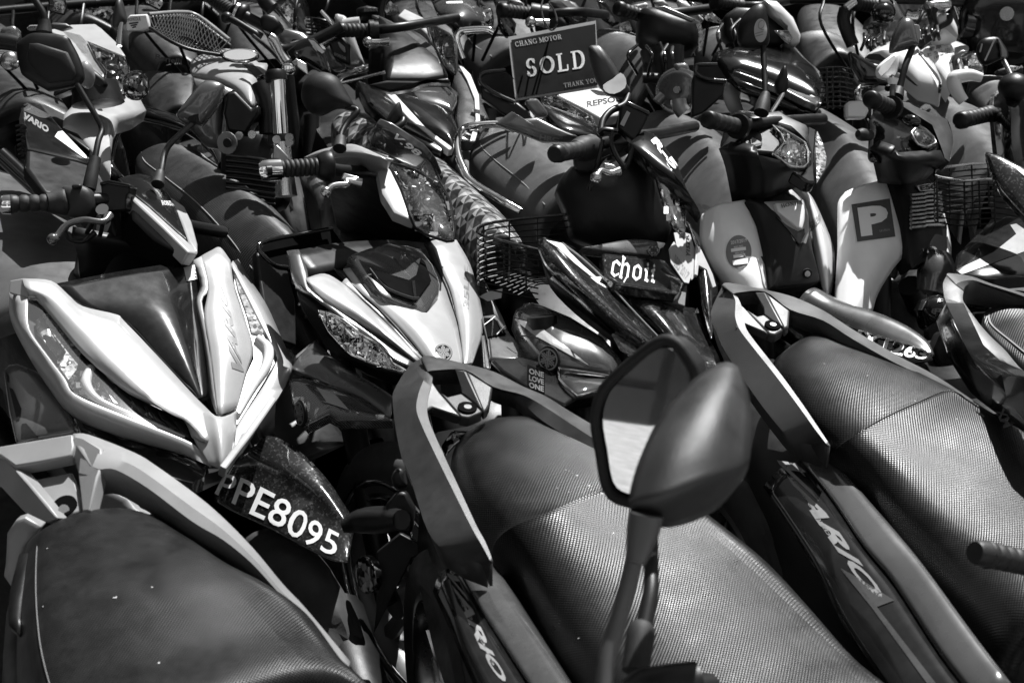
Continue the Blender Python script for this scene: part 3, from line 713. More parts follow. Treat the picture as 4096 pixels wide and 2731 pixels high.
# mirrors and bar of the centre scooter
dm = 1.22
def mr(x, y, o=0): return P(0, x, y, -(1.205 + .10*(1210-y)/380 + o))
m1 = loft('mirror_shell', [[mr(*p) for p in s_] for s_ in ([(1462,1197,.03),(1540,1211,.04),(1640,1174,.05),(1706,1102,.05)], [(1446,1165,.006),(1525,1150,-.016),(1625,1112,-.016),(1718,1076,.016)], [(1446,1130,0),(1530,1105,-.026),(1630,1068,-.026),(1724,1040,.01)], [(1470,1050,.006),(1545,1030,-.028),(1640,1005,-.026),(1727,985,.016)], [(1522,945,.014),(1590,950,-.018),(1662,940,-.014),(1725,935,.024)], [(1590,872,.024),(1632,885,.0),(1676,885,.002),(1715,885,.03)], [(1652,834,.04),(1668,831,.036),(1682,834,.036),(1695,842,.04)])], MIRR, A2, 4, 4, .012, smooth=180)
tube('mirror_stalk', [P(8,2025,600,-dm), P(8,1990,760,-dm), P(8,1900,1100,-1.21), P(8,1815,1400,-1.2), P(8,1780,1750,-1.19)], .0078, RAIL, m1, 14, 4)
m1['label'] = 'blurred dark mirror shell seen from behind, nearest the lens'
tube('mirror_neck', [P(8,2075,430,-dm), P(8,2050,560,-dm), P(8,2000,760,-1.215)], [.0150,.0142,.0088], RAIL, m1, 16, 3)
fo = [(1368,960),(1388,892),(1450,832),(1510,786),(1548,784),(1580,820),(1600,870),(1604,1000),(1560,1100),(1482,1150),(1432,1150),(1396,1122),(1380,1040)]
cx, cy = 1488, 968; gp = Pl(0, (1370,960,-1.455), (1600,870,-1.388), (1432,1150,-1.4532))
mf = panel('mirror_shell', [gp(x, y, .012) for x, y in fo], BLKR, A2, .03, .004, round_=3)
panel('mirror_glass', [gp(cx+(x-cx)*.86, cy+(y-cy)*.9) for x, y in fo], GLASS, mf, .003, 0, round_=3)
tube('mirror_rim', [gp(x, y) for x, y in fo], .006, BLKR, mf, 8, 3, closed=True)
tube('mirror_stalk', [P(8,2105,560,-1.40), P(8,2108,800,-1.38), P(8,2105,960,-1.36), P(8,2060,1190,-1.34)], [.0075,.0075,.008,.0085], BLK, mf, 12)
tube('boot', [P(8,2050,1180,-1.335), P(8,2040,1230,-1.33), P(8,2000,1490,-1.31)], [.010,.0135,.0125], RUB, mf, 14)
ql2 = Pl(8, (2000,1560,-1.27), (2330,1500,-1.28), (2200,1700,-1.24)); ql2_ = ql2
class _Dn:
    def L(s, pts): return ql2_.L([(x, y+45) for x, y in pts])
ql2 = _Dn()
tube('handlebar_switch', ql2.L([(1950,1640),(2060,1580),(2200,1560),(2420,1520)]), [.016,.02,.022,.02], BLK, A2, 12)
tube('handlebar', [P(8,1500,1740,-1.22), P(8,1800,1690,-1.22), P(8,2100,1660,-1.24), P(8,2500,1600,-1.3)], .014, BLK, A2, 10)
panel('brake_reservoir', ql2.L([(2010,1530),(2060,1505),(2140,1530),(2320,1490),(2350,1500),(2340,1620),(2000,1650)]), BLK, A2, .03, .004)
# ---------------- right scooter
tp = P(0, 1880, 766, .80); A3 = thing('scooter', 'foreground scooter on the right, bold slanted lettering along its black side panel', 'scooter', base_at(tp), 'front row of parked scooters')
gear_from_tail(A3, tp, 14, 1.05, lean=.11)
xseat(A3, [.805,.81,.808,.80,.778,.762,.754,.750], [[(1775,840),(1782,826),(1800,808),(1830,785),(1870,768),(1915,768),(1948,782),(1958,800)], [(1770,890),(1776,868),(1800,845),(1850,822),(1925,800),(1990,800),(2045,824),(2060,850)], [(1820,990),(1830,955),(1865,920),(1930,893),(2015,862),(2090,848),(2140,880),(2160,915)], [(1905,1090),(1920,1045),(1965,1010),(2035,968),(2120,928),(2190,902),(2235,930),(2260,970)], [(1980,1175),(2000,1125),(2045,1085),(2120,1040),(2210,990),(2285,955),(2330,993),(2358,1040)], [(2065,1285),(2090,1225),(2140,1180),(2220,1125),(2320,1070),(2410,1030),(2460,1075),(2490,1130)], [(2170,1400),(2200,1335),(2255,1280),(2340,1225),(2450,1160),(2550,1115),(2610,1170),(2640,1240)], [(2290,1530),(2320,1460),(2380,1400),(2470,1340),(2590,1270),(2700,1220),(2760,1280),(2790,1360)]], S_DOT, crease=3)
pl = Pl(6, (370,390,.86), (1045,1495,.77), (1790,1030,.80))
vario_rail(A3, pl, 6, [(330,398),(290,480),(255,560),(250,620),(285,720),(345,850),(500,1085),(660,1300),(800,1440),(1010,1492)],
  [(395,465),(412,505),(412,560),(412,620),(440,700),(530,820),(690,1020),(840,1220),(940,1360),(1040,1490)],
  [(425,480),(445,520),(462,575),(472,640),(490,705),(570,815),(720,1005),(865,1205),(960,1345),(1050,1480)],
  [(320,402),(372,388),(600,432),(800,482),(1000,572),(1200,700),(1500,875),(1770,1018),(2100,1240)],
  [(395,465),(440,452),(612,448),(778,566),(1000,640),(1200,765),(1490,928),(1770,1058),(2080,1290)],
  [(405,475,.015),(450,462,.015),(615,462,.015),(782,590,.02),(960,660,.02),(1130,775,.02),(1420,930,.02),(1710,1068,.02),(2040,1310,.02)],
  [[(412,500),(470,560,.008),(640,728,.012),(480,655,.012),(470,690,.005),(420,690),(408,600)],
   [(480,560,.01),(560,610,.012),(605,600,.012),(660,645,.012),(735,700,.012),(680,735,.012),(640,728,.012)],
   [(540,448,0),(614,450,-.006),(742,692,.008),(660,645,.016),(603,598,.016),(600,550,.012)],
   [(614,450,-.006),(776,572,-.002),(770,675,.006),(757,690,.008),(740,698,.008)]], (662,678,.012), .0135, RAIL)
sp, lp = side_cover(A3, 9, .72, [[(1040,10),(850,60),(690,140),(600,250)], [(1240,260),(1060,330),(900,430),(800,560)], [(1500,560),(1270,640),(1080,760),(1000,900)], [(1680,780),(1480,900),(1250,1050),(1150,1200)], [(2000,1220),(1780,1360),(1560,1500),(1450,1650)], [(2260,1560),(2060,1720),(1850,1850),(1750,2000)]], mats=(MGP, GLS))
q9 = lambda pts, d0, d1: [P(9, x, y, -(d0+(d1-d0)*i/(len(pts)-1))) for i, (x, y) in enumerate(pts)]
lettering('VARIO', q9([(690,70),(930,440),(1130,725),(1330,1000)], 2.30, 1.90), q9([(800,70),(1020,420),(1225,715),(1420,985)], 2.30, 1.90), DG, lp, .035, .5, .010)
lettering('LIQUID COOLED', q9([(780,190),(900,370),(1030,580)], 2.2, 2.02), q9([(800,185),(922,362),(1052,572)], 2.2, 2.02), DG, lp, .02, .2, .012)
for q in ([(1120,795),(1240,860),(1480,1010),(1540,1060),(1620,1190),(1350,1060),(1330,1030)], [(1120,800),(1330,1060),(1700,1567),(1760,1567),(1360,1050)]):
    on_patch(q9([q[0], q[-1], q[-2]], 2.02, 1.84), q9([q[0], q[1], q[2]], 2.02, 1.84), ([(0,0),(1,0),(1,1),(0,1),(.5,0),(.5,1)], [(0,4,5,3),(4,1,2,5)]), 'stripe', DKG, lp, .02)
grip(A3, P(9,2085,700,-1.60), P(9,2560,800,-1.66), .0150, RUB, ribs=8, capr=1.0)
tube('handlebar', [P(9,2500,790,-1.66), P(9,2800,850,-1.70), P(9,3100,900,-1.75)], .014, BLK, A3)
# ---------------- far right tail
tp = P(0, 2330, 703, .80); A4 = thing('scooter', 'scooter tail cut by the right edge, charcoal grab rail around a piped seat', 'scooter', base_at(tp), 'front row of parked scooters')
gear_from_tail(A4, tp, 12, 1.05)
so, R3 = seat(A4, [(.80, [(2262,724),(2275,708),(2300,703),(2350,702),(2385,715)]), (.80, [(2256,760),(2275,742),(2345,724),(2440,735),(2460,760)]), (.80, [(2300,815),(2330,790),(2420,765),(2560,780),(2590,820)]), (.79, [(2400,910),(2430,870),(2520,835),(2680,860),(2700,900)]), (.78, [(2520,1010),(2550,960),(2640,920),(2800,950),(2820,1000)])], S_DOT)
stitches(R3, 2, so, rad=.002, mat=DMG)
pl = Pl(6, (1850,330,.86), (2330,1000,.78), (2352,500,.82))
R = rail_arm(A4, pl, [(1835,335),(1808,392),(1815,470),(1830,520),(1890,660),(1960,800),(2070,905),(2300,1000),(2420,1015)],
  [(1890,400),(1900,430),(1905,490),(1925,540),(1990,670),(2070,780),(2170,870),(2320,985),(2440,1000)], [(1940,440),(1945,450),(1940,490),(1955,530),(2050,660),(2130,750),(2230,845),(2345,975),(2460,985)], RAILD)
rail_arm(A4, pl, [(1830,335),(1855,324),(2000,345),(2150,400),(2360,462),(2600,560)], [(1890,400),(1930,380),(2010,370),(2120,405),(2352,480),(2590,590)], [(1945,440,.01),(1960,410,.01),(2000,396,.01),(2115,418,.02),(2345,505,.02),(2580,620,.02)], RAIL, parent=R, name='rail_arm')
sq = Pl(6, (1830,520,-2.36), (2352,1020,-2.02), (1900,1000,-2.30))
pn = panel('side_panel', sq.L([(1760,640),(1830,520),(1960,800),(2070,905),(2300,1005),(2460,1030),(2560,1480),(2352,1390),(2200,1290),(2000,1140),(1850,900)], .06), GLS, A4, .03, .006, .01)
lettering('MX', sq.L([(2215,1365),(2150,1235)], .0), sq.L([(2285,1350),(2215,1225)], .0), DG, pn, .03, .2)
tube('panel_seam', sq.L([(1870,640),(1990,900),(2180,1100),(2380,1330)], .045), .003, MGP, pn, 6, 4)

def lint(t, r, pts, seed):
    rn = random.Random(seed); vs, fs = [], []; so_ = [c for c in t.children if c.name.startswith('seat')][0]; b_ = bvh(so_)
    for x, y in pts:
        d = (P(r, x, y, -2)-CAMP).normalized(); h, n_, _i, _d = b_.ray_cast(CAMP, d)
        if h is None: continue
        a = n_.orthogonal().normalized(); c = n_.cross(a); an = rn.uniform(0, 3); u = a*math.cos(an)+c*math.sin(an); v = n_.cross(u); k = rn.uniform(.0003, .0006); e = k*rn.uniform(1, 3); o = len(vs); h = h - d*.0016
        vs += [h-u*e-v*k, h+u*e-v*k, h+u*e+v*k, h-u*e+v*k]; fs.append((o, o+1, o+2, o+3))
    me = mesh(vs, fs); face_cam(me); link('lint', me, DW, so_, 0)
lint(A1, 7, [(318,662),(288,1052),(1022,922),(780,990),(765,992),(1068,1430)], 3)
lint(A2, 8, [(1555,140),(1580,155),(1610,172),(1535,135),(1555,283),(1690,240),(1855,560),(1620,1265),(1475,255),(1780,295),(1820,320)], 4)
lint(A3, 6, [(1010,930),(1300,1010),(1620,1180),(1900,1300)], 5)
# ================================================================== second row, first bike: silver scooter with the big pointed cowl
GRP2 = 'second row of parked bikes'
hp = P(0, 330, 480, .98); tp = P(0, -150, 350, .78)
B1 = thing('scooter', 'silver scooter with large pointed front cowl, slit headlamps and PPE8095 on its fender', 'scooter', base_at(hp), GRP2)
running_gear(B1, hp, tp, fw=Vector((-.375, 2.075, 0)), R=.238)
seat(B1, [(.78, [(-350,420),(-300,380),(-150,345),(0,393),(15,420)]), (.78, [(-330,520),(-280,460),(-100,415),(110,455),(130,490)]), (.77, [(-300,640),(-250,560),(-50,495),(190,535),(210,580)]), (.75, [(-250,760),(-200,680),(20,598),(230,640),(250,700)]), (.72, [(-200,860),(-150,780),(60,690),(260,720),(280,780)])], S_SM)
q = Pl(4, (100,365,-2.47), (1500,160,-2.73), (1490,1630,-2.32))
def strip(t, pl, lines, mat, name, nu=3, nv=3, thick=.005, parent=None, smooth=60, r=None, back=None):
    rows = [[pl(*p, r=r) for p in st] for st in zip(*lines)]
    if back: rows = [row + [row[-1] + Vector((0, back, -back*.3))] for row in rows]
    return loft(name, rows, mat, parent or t, nu, nv, thick, smooth=smooth)
LA = [(150,358),(345,375),(460,470),(555,545),(780,600),(835,645),(1060,880),(1290,1130),(1400,1240),(1460,1300)]
LC = [(170,420,-.006),(330,480,-.012),(440,580,-.016),(560,700,-.018),(690,830,-.02),(790,930,-.02),(960,1100,-.022),(1150,1250,-.022),(1290,1330,-.02),(1400,1450,-.02)]
LB = [(195,480,.01),(240,488,.008),(380,660,.006),(520,830,.004),(620,930,.004),(700,1000,.004),(860,1130,.004),(1090,1240,.004),(1230,1310,.004),(1290,1430,.004)]
C = strip(B1, q, [LA, LC, LB], SILV, 'front_cowl', 4, 4, .006)
E = [(183,485,.01),(190,700,.015),(330,900,.015),(430,1030,.014),(500,1135,.012),(800,1265,.01),(1240,1440,.006),(1340,1512,.004),(1400,1604,.002)]
Fm = [(110,470,.03),(120,680,.04),(245,890,.04),(370,1060,.036),(480,1210,.032),(780,1340,.028),(1220,1490,.018),(1335,1550,.01),(1412,1612,.004)]
Fo = [(60,450,.10),(72,640,.11),(190,880,.11),(330,1100,.10),(480,1285,.09),(760,1405,.075),(1200,1535,.05),(1330,1588,.02),(1425,1622,.006)]
strip(B1, q, [E, Fm, Fo], SILV, 'lamp_surround', 4, 3, .005, parent=C, back=.05)
panel('cowl_corner', [q(*p) for p in [(65,372,.02),(150,357),(240,486,.004),(183,487,.01),(60,455,.04)]], SILV, C, .01, .002)
nose = [[(1290,1330,.006),(1390,1250,-.012),(1468,1285,-.03),(1592,1235,0)], [(1300,1432,.004),(1400,1400,-.02),(1490,1400,-.04),(1586,1380,0)], [(1385,1588,.002),(1440,1560,-.015),(1500,1550,-.028),(1568,1520,.004)], [(1425,1618),(1455,1628,-.008),(1492,1638,-.012),(1532,1606,.004)]]
loft('cowl_nose', [[q(*p) for p in r_] for r_ in nose], SILV, C, 4, 4, .006, smooth=60)
vis = [[(372,394,.004),(700,330,-.004),(1000,280,-.008),(1300,238,.004)], [(555,548,.006),(800,480,-.008),(1060,440,-.014),(1325,420,.012)], [(835,650,.006),(980,620,-.012),(1150,590,-.018),(1340,560,.014)], [(1060,886,.006),(1150,850,-.012),(1250,830,-.016),(1372,800,.012)], [(1285,1122,.006),(1310,1108,-.004),(1345,1105,-.004),(1398,1085,.008)], [(1312,1164,.006),(1332,1162),(1360,1160),(1388,1152,.008)]]
V = loft('cowl_visor', [[q(*p) for p in r_] for r_ in vis], GLS, C, 4, 4, .005, smooth=60)
rg = strip(B1, q, [[(1292,240,.012),(1345,400,.014),(1312,520,.016),(1345,700,.016),(1378,900,.014),(1412,1150,.01),(1455,1272,-.02)], [(1352,210,-.004),(1397,420,-.006),(1345,505,-.006),(1388,720,-.012),(1415,880,-.018),(1440,1100,-.022),(1466,1275,-.03)]], DMG, 'cowl_groove', 3, 1, .004, parent=C)
rp_ = [[(1350,208),(1420,170,-.004),(1480,150),(1548,236)], [(1397,420,-.006),(1450,405,-.014),(1520,400,-.012),(1577,420)], [(1372,600,-.01),(1450,600,-.022),(1560,600,-.018),(1640,610)], [(1402,820,-.015),(1480,820,-.032),(1600,820,-.024),(1702,826)], [(1428,1000,-.02),(1490,1000,-.034),(1570,1000,-.024),(1662,985)], [(1464,1272,-.03),(1500,1262,-.034),(1550,1250,-.02),(1594,1238)]]
RPn = loft('cowl_cheek', [[q(*p) for p in r_] for r_ in rp_], SILV, C, 4, 4, .006, smooth=60)
RI = [(1556,262,.006),(1640,425,.008),(1740,625,.008),(1862,862,.01),(1858,925,.01),(1792,1050,.01),(1700,1190,.008),(1588,1370,.006),(1584,1490,.004),(1505,1628)]
RO = [(1566,240,.02),(1662,400,.03),(1764,560,.035),(1884,830,.035),(1940,945,.035),(1934,1025,.035),(1872,1155,.03),(1700,1395,.025),(1600,1560,.02),(1506,1640,.01)]
strip(B1, q, [RI, RO], SILV, 'lamp_surround', 4, 1, .005, parent=C, back=.05)
# slit headlamps
lo = [(188,486),(240,496),(520,838),(700,1008),(790,1098),(1220,1308),(1270,1390),(1335,1506),(1240,1436),(800,1260),(503,1132),(430,1030),(193,700)]
L = lamp(C, [q(x, y, .014) for x, y in lo], .03, BLKR, name='headlamp', bulge=0)
panel('turn_lamp', [q(x, y, .024) for x, y in [(285,600),(335,590),(545,850),(515,970),(460,1040),(395,945),(445,850),(365,745)]], RIBL, L, .004, 0)
mosaic(L, q, [(300,690),(380,720),(560,930),(640,1040),(900,1200),(1200,1380),(800,1240),(520,1120),(420,960)], 34, .034, 11, .006)
panel('lamp_bowl', [q(x, y, .03) for x, y in [(240,640),(290,610),(365,750),(420,850),(380,890),(250,720)]], REFD, L, .004, 0, .004)
tube('light_guide', [q(x, y, .026) for x, y in [(610,960),(578,1060),(640,1160),(780,1232),(1000,1320),(1240,1425)]], [.008,.009,.007,.005,.004,.003], M('frosted_light_guide', .55, .2, metal=.2), L, 10, 5)
for k in range(6):
    x0 = 670+95*k; y0 = 1030+52*k
    panel('lamp_vane', [q(x, y, .024) for x, y in [(x0,y0),(x0+28,y0+8),(x0+130,y0+170-8*k),(x0+95,y0+160-8*k)]], DKG, L, .004, 0)
lo = [(1562,264),(1640,432),(1740,632),(1858,864),(1852,918),(1780,1040),(1700,1170),(1592,1340),(1592,1230),(1620,1045),(1664,990),(1704,900),(1704,826),(1642,608),(1580,420)]
L2 = lamp(C, [q(x, y, .006) for x, y in lo], .014, DKG, name='headlamp', bulge=0)
panel('turn_lamp', [q(x, y, .014) for x, y in [(1578,330),(1622,420),(1770,700),(1765,740),(1690,720),(1660,600),(1600,430)]], RIBL, L2, .004, 0)
tube('light_guide', [q(x, y, .012) for x, y in [(1730,760),(1800,830),(1790,940),(1700,1090),(1600,1270)]], [.008,.01,.009,.006,.004], MATS['frosted_light_guide'], L2, 10, 5)
lettering('VARIO', [q(x, y, -.03) for x, y in [(1648,1010),(1610,860),(1578,700),(1540,530),(1490,400)]], [q(x, y, -.03) for x, y in [(1560,960),(1535,800),(1508,650),(1470,480),(1464,360)]], DG, RPn, .05, .3, .006)
panel('sticker', [q(x, y, -.006) for x, y in [(1234,285),(1308,268),(1326,362),(1254,378)]], DMG, V, .001, 0)
lettering('G', [q(1262,350,-.009), q(1312,340,-.009)], [q(1256,300,-.009), q(1302,290,-.009)], DG, V, .03, 0, .003)
DB = .12
def P(r, x, y, v): return _P(r, x, y, v-DB if v < 0 else v)
# cables of the steering head and dark throat under the bars
loft('steering_cover', [[P(4,480,70,-2.56),P(4,900,150,-2.60),P(4,1290,200,-2.62)], [P(4,520,200,-2.62),P(4,900,230,-2.66),P(4,1270,215,-2.70)], [P(4,540,360,-2.66),P(4,900,330,-2.72),P(4,1290,260,-2.78)]], BLK, B1, 3, 3, .02)
tube('steering_throat', [P(4,820,420,-2.80), P(4,840,160,-2.74), P(4,860,20,-2.66)], [.10,.09,.06], BLK, B1, 16, 3)
# bars
gr, gd = grip(B1, P(1,60,1372,-2.47), P(1,400,1362,-2.50), .0165, CHR, ribs=5, capr=1.15)
tube('throttle_sleeve', [P(1,310,1365,-2.49), P(1,380,1362,-2.5), P(1,440,1360,-2.505), P(1,452,1358,-2.506)], [.018,.0235,.026,.021], RUB, gr, 18, 3)
tube('handlebar', [P(1,440,1360,-2.505), P(1,800,1350,-2.56), P(1,1200,1500,-2.75), P(1,1500,1560,-2.9)], .013, BLK, B1)
panel('switch_housing', [P(1,x,y,-2.50) for x, y in [(400,1275),(470,1248),(560,1250),(615,1300),(622,1400),(580,1455),(480,1462),(430,1420)]], RUB, B1, .05, .008, .012, round_=2)
panel('switch_button', [P(1,x,y,-2.485) for x, y in [(478,1240),(540,1236),(545,1262),(480,1268)]], BLK, B1, .012, .003)
mc = panel('brake_reservoir', [P(1,x,y,-2.53) for x, y in [(675,1238),(720,1215),(872,1246),(868,1300),(850,1312),(845,1410),(690,1420)]], BLK, B1, .05, .004)
panel('reservoir_lid', [P(1,x,y,-2.525) for x, y in [(668,1225),(725,1208),(878,1238),(876,1262),(720,1236),(672,1250)]], GLS, mc, .05, .002)
bolt(B1, P(1,686,1405,-2.50), Vector((0,-.6,.8)), .012, CHR, 'mirror_screw')
lever(B1, [P(1,735,1450,-2.48), P(1,690,1490,-2.46), P(1,560,1478,-2.45), P(1,450,1512,-2.44), P(1,390,1580,-2.43), P(4,355,95,-2.42)], .0062, DKG)
lever(B1, [P(4,640,50,-2.50), P(4,560,110,-2.50), P(4,470,100,-2.49), P(4,430,40,-2.48)], .004, BLK, ball=False)
for k in range(4): cable(B1, [P(1,640+60*k,1400,-2.56), P(1,620+70*k,1500,-2.55-.02*k), P(4,560+110*k,90,-2.6)], .0045)
hs = Pl(1, (800,1195,-2.74), (1240,1390,-2.82), (1300,1690,-2.63))
H = panel('headset_cover', hs.L([(800,1196),(860,1178),(930,1164),(1010,1180),(1090,1240),(1145,1325),(1200,1440),(1268,1625),(1200,1570),(1000,1390),(868,1288)], -.004), GLS, B1, .02, .003, .006)
panel('headset_stripe', hs.L([(866,1286),(960,1332),(1120,1492),(1250,1612),(1300,1655),(1330,1690),(1322,1702),(1270,1694),(1100,1525),(880,1320)]), SILV, H, .03, .004)
panel('headset_stripe', hs.L([(1140,1318),(1244,1390),(1292,1492),(1332,1640),(1332,1700),(1298,1660),(1268,1612),(1232,1500),(1184,1400)], .002), SILV, H, .03, .004)
panel('headset_base', hs.L([(880,1330),(1270,1700),(1215,1702),(1040,1600),(900,1460)], .05), CAV, H, .05, .006)
serif('HONDA', hs.L([(1090,1376),(1172,1382)], -.012), hs.L([(1082,1348),(1165,1352)], -.012), DW, H, .004)
m = mirror(B1, [P(1,600,1250,-2.54), P(1,635,1080,-2.56), P(1,660,950,-2.58), P(1,684,868,-2.6), P(1,640,775,-2.6), P(1,560,640,-2.6), P(1,515,560,-2.6)],
  [P(1,x,y,-2.6) for x, y in [(108,320),(130,272),(190,232),(262,222),(432,240),(474,290),(530,400),(556,500),(545,545),(500,575),(340,608),(296,598),(170,522),(135,470)]], .04, BLK, .0058, bulge=.012)
panel('mirror_back_inset', [P(1,x,y,-2.583) for x, y in [(195,292),(250,290),(455,352),(500,450),(510,500),(490,540),(330,560),(250,500),(180,400)]], BLKR, m, .004, .002, .006)
tube('boot', [P(1,598,1270,-2.53), P(1,612,1200,-2.535), P(1,640,1062,-2.55)], [.013,.0125,.011], RUB, m, 14, 3)
m = mirror(B1, [P(1,1070,1230,-2.66), P(1,1088,1120,-2.68), P(1,1112,1020,-2.7), P(1,1162,948,-2.7), P(1,1310,815,-2.7)],
  [P(1,x,y,-2.7) for x, y in [(1186,775),(1215,725),(1350,562),(1418,540),(1490,562),(1498,602),(1470,690),(1362,832),(1320,836),(1212,800)]], .05, MGP, .0062, bulge=.02, stalk_mat=RAILD)
tube('mirror_collar', [P(1,1290,790,-2.7), P(1,1345,800,-2.69)], .012, RUB, m, 12, 1)
tube('boot', [P(1,1060,1240,-2.65), P(1,1076,1160,-2.67)], [.013,.010], RUB, m, 14, 3)
P = _P
# front fender with painted number, tyre below
def ff(x, y): return P(7, x, y, -(2.47-.17*max(0, min(1, (x-1440)/900))))
fst = [[(1440,345),(1450,295),(1510,190),(1640,105),(1715,85)], [(1550,410),(1560,372),(1630,212),(1722,146),(1810,105)], [(1680,470),(1690,442),(1792,288),(1870,215),(1945,188)], [(1820,535),(1830,497),(1932,380),(2010,300),(2065,300)],
  [(1960,610),(1970,582),(2062,462),(2132,398),(2175,430)], [(2090,680),(2096,652),(2172,560),(2222,502),(2255,552)], [(2230,748),(2240,727),(2292,632),(2312,622),(2335,684)], [(2322,760),(2332,752),(2345,744),(2348,742),(2351,748)]]
off = (0, .004, .045, .06, .10)
FN = loft('front_fender', [[ff(x, y) + Vector((0, o_, 0)) for (x, y), o_ in zip(st, off)] for st in fst], FLK, B1, 4, 4, .005, smooth=70)
lettering('PPE8095', [ff(x, y)+Vector((0,.0,0)) for x, y in [(1432,290),(1560,362),(1690,442),(1830,500),(1975,590),(2100,658),(2250,718)]], [ff(x, y)+Vector((0,.04,0)) for x, y in [(1480,232),(1605,262),(1758,338),(1902,415),(2038,506),(2150,588),(2274,654)]], DW, FN, .008, -.05, .006, label='PPE8095 painted in white on the fender')
# lower flank pieces to the left and right of the cowl
qs = Pl(4, (30,960,-2.50), (280,1010,-2.46), (400,1400,-2.34))
sf = panel('lower_flank', qs.L([(22,975),(60,940),(120,932),(250,985),(290,1020),(480,1280),(495,1390),(250,1430),(110,1470),(60,1250)]), MGP, B1, .03, .008, .012)
for x_ in ([(40,985),(58,1010),(62,1060),(48,1050)], [(62,1090),(85,1100),(140,1230),(130,1310),(112,1310)], [(145,1335),(175,1330),(260,1430),(150,1440)]): panel('flank_slot', qs.L(x_, -.022), BLKR, sf, .004, 0)
qs = Pl(4, (520,1320,-2.40), (1400,1610,-2.36), (900,1600,-2.30)); panel('belly_panel', qs.L([(500,1290),(540,1325),(900,1450),(1240,1560),(1390,1625),(1380,1680),(1300,1730),(900,1640),(560,1420)], .05), DKG, B1, .03, .006, .004)
qs = Pl(4, (1740,1360,-2.42), (1860,1170,-2.48), (1560,1660,-2.36)); panel('cowl_fin', qs.L([(1860,1170),(1840,1440),(1780,1468),(1740,1350),(1600,1560),(1505,1700),(1520,1640),(1700,1400)]), DMG, B1, .012, .003)
# ================================================================== second bike: silver moped with the carbon air scoop
hp = P(0, 800, 390, .98); tp = P(0, 340, 342, .80)
B2 = thing('motorcycle', 'silver underbone motorcycle with carbon scoop and round emblem on its front cowl', 'motorcycle', base_at(hp), GRP2)
G2 = running_gear(B2, hp, tp, fw=P(8,560,950,.285), rim=ALU)
for r_ in (.222, .19): tube('rim_lip', [G2.fa - G2.s*.038 + (UPZ*math.cos(a*math.pi/18) + G2.f*math.sin(a*math.pi/18))*r_ for a in range(36)], .006 if r_ > .2 else .003, CHR, B2, 8, 1, closed=True, ease=False)
so, R3 = seat(B2, [(.80, [(312,378),(325,350),(372,331),(425,338),(442,353)]), (.80, [(318,408),(334,372),(410,343),(505,380),(517,400)]), (.80, [(360,458),(384,410),(482,380),(588,443),(600,468)]), (.79, [(430,525),(452,465),(548,432),(640,490),(655,522)]), (.78, [(500,610),(522,540),(605,495),(690,550),(702,592)]), (.76, [(560,700),(582,620),(662,555),(740,620),(752,660)])], S_KNIT)
stitches(R3, 2, so, rad=.0012)
tube('grab_rail', [P(1,x,y,v) for x, y, v in [(820,1230,.76),(745,1150,.79),(722,1080,.80),(752,920,.82),(800,830,.83),(925,760,.84),(1010,775,.84),(1250,850,.83),(1430,985,.82),(1500,1110,.80)]], [.014,.016,.016,.017,.019,.022,.02,.018,.016,.012], GLS, B2, 10, 5)
q = Pl(0, (660,578,-2.62), (1000,560,-2.88), (1040,840,-2.55))
def qb(pts): return [q(p[0], p[1], p[2] if len(p) > 2 else 0, r='B') for p in pts]
CW = loft('front_cowl', [qb(s_) for s_ in ([(880,-60,.01),(1300,-120,-.01),(1780,-80,.01)], [(1010,130,.004),(1400,200,-.02),(1860,190)], [(1210,310,.002),(1560,400,-.03),(1932,400)], [(1480,580),(1700,600,-.03),(1968,560)], [(1642,782),(1800,820,-.025),(2002,810)], [(1720,900,.01),(1830,960,-.01),(1960,940,.01)])], SILV, B2, 4, 5, .005, smooth=60)
loft('cowl_wing', [qb(s_) for s_ in ([(520,30,.006),(540,60),(556,100,.006)], [(700,-14),(680,120,-.012),(655,205,.004)], [(862,70),(820,205,-.016),(800,305,.004)], [(985,175),(965,300,-.018),(955,402,.004)], [(1132,305),(1105,405,-.02),(1060,475,.004)], [(1302,475),(1275,545,-.018),(1250,595,.004)], [(1452,625),(1402,655,-.014),(1380,685,.004)], [(1600,792),(1570,802,-.004),(1545,808,.004)])], SILV, CW, 4, 4, .005, smooth=60)
loft('wing_stripe', [qb(s_) for s_ in ([(790,-60,.01),(880,-40,.006)], [(960,110,.012),(1012,135,.004)], [(1150,290,.012),(1212,315,.002)], [(1340,480,.01),(1400,520)], [(1560,740,.008),(1640,785)])], BLK, CW, 4, 1, .004)
loft('wing_fold', [qb(s_) for s_ in ([(862,70,.002),(910,30,-.004),(962,112,.01)], [(1000,190,.002),(1060,210,-.008),(1100,245,.01)], [(1132,305,.002),(1180,330,-.008),(1240,390,.008)], [(1302,475,.002),(1340,480,-.006),(1400,545,.006)], [(1600,792,.002),(1612,790),(1640,788,.002)])], SILV, CW, 4, 3, .004)
loft('cowl_flank', [qb(s_) for s_ in ([(460,-240,.0),(400,-236,.01),(345,-226,.03)], [(540,-40,.004),(470,0,.01),(400,40,.04)], [(556,100,.006),(520,140,.01),(470,150,.045)], [(656,206,.006),(640,230,.012),(590,215,.04)], [(800,306,.006),(780,335,.012),(760,350,.03)], [(956,404,.006),(930,450,.012),(900,470,.025)], [(1060,476,.006),(1060,520,.01),(1050,565,.02)], [(1250,596,.006),(1230,640,.008),(1210,655,.015)], [(1380,686,.006),(1365,740,.008),(1350,790,.012)], [(1545,808,.006),(1530,835,.006),(1515,862,.008)])], MGP, CW, 4, 3, .005, smooth=60)
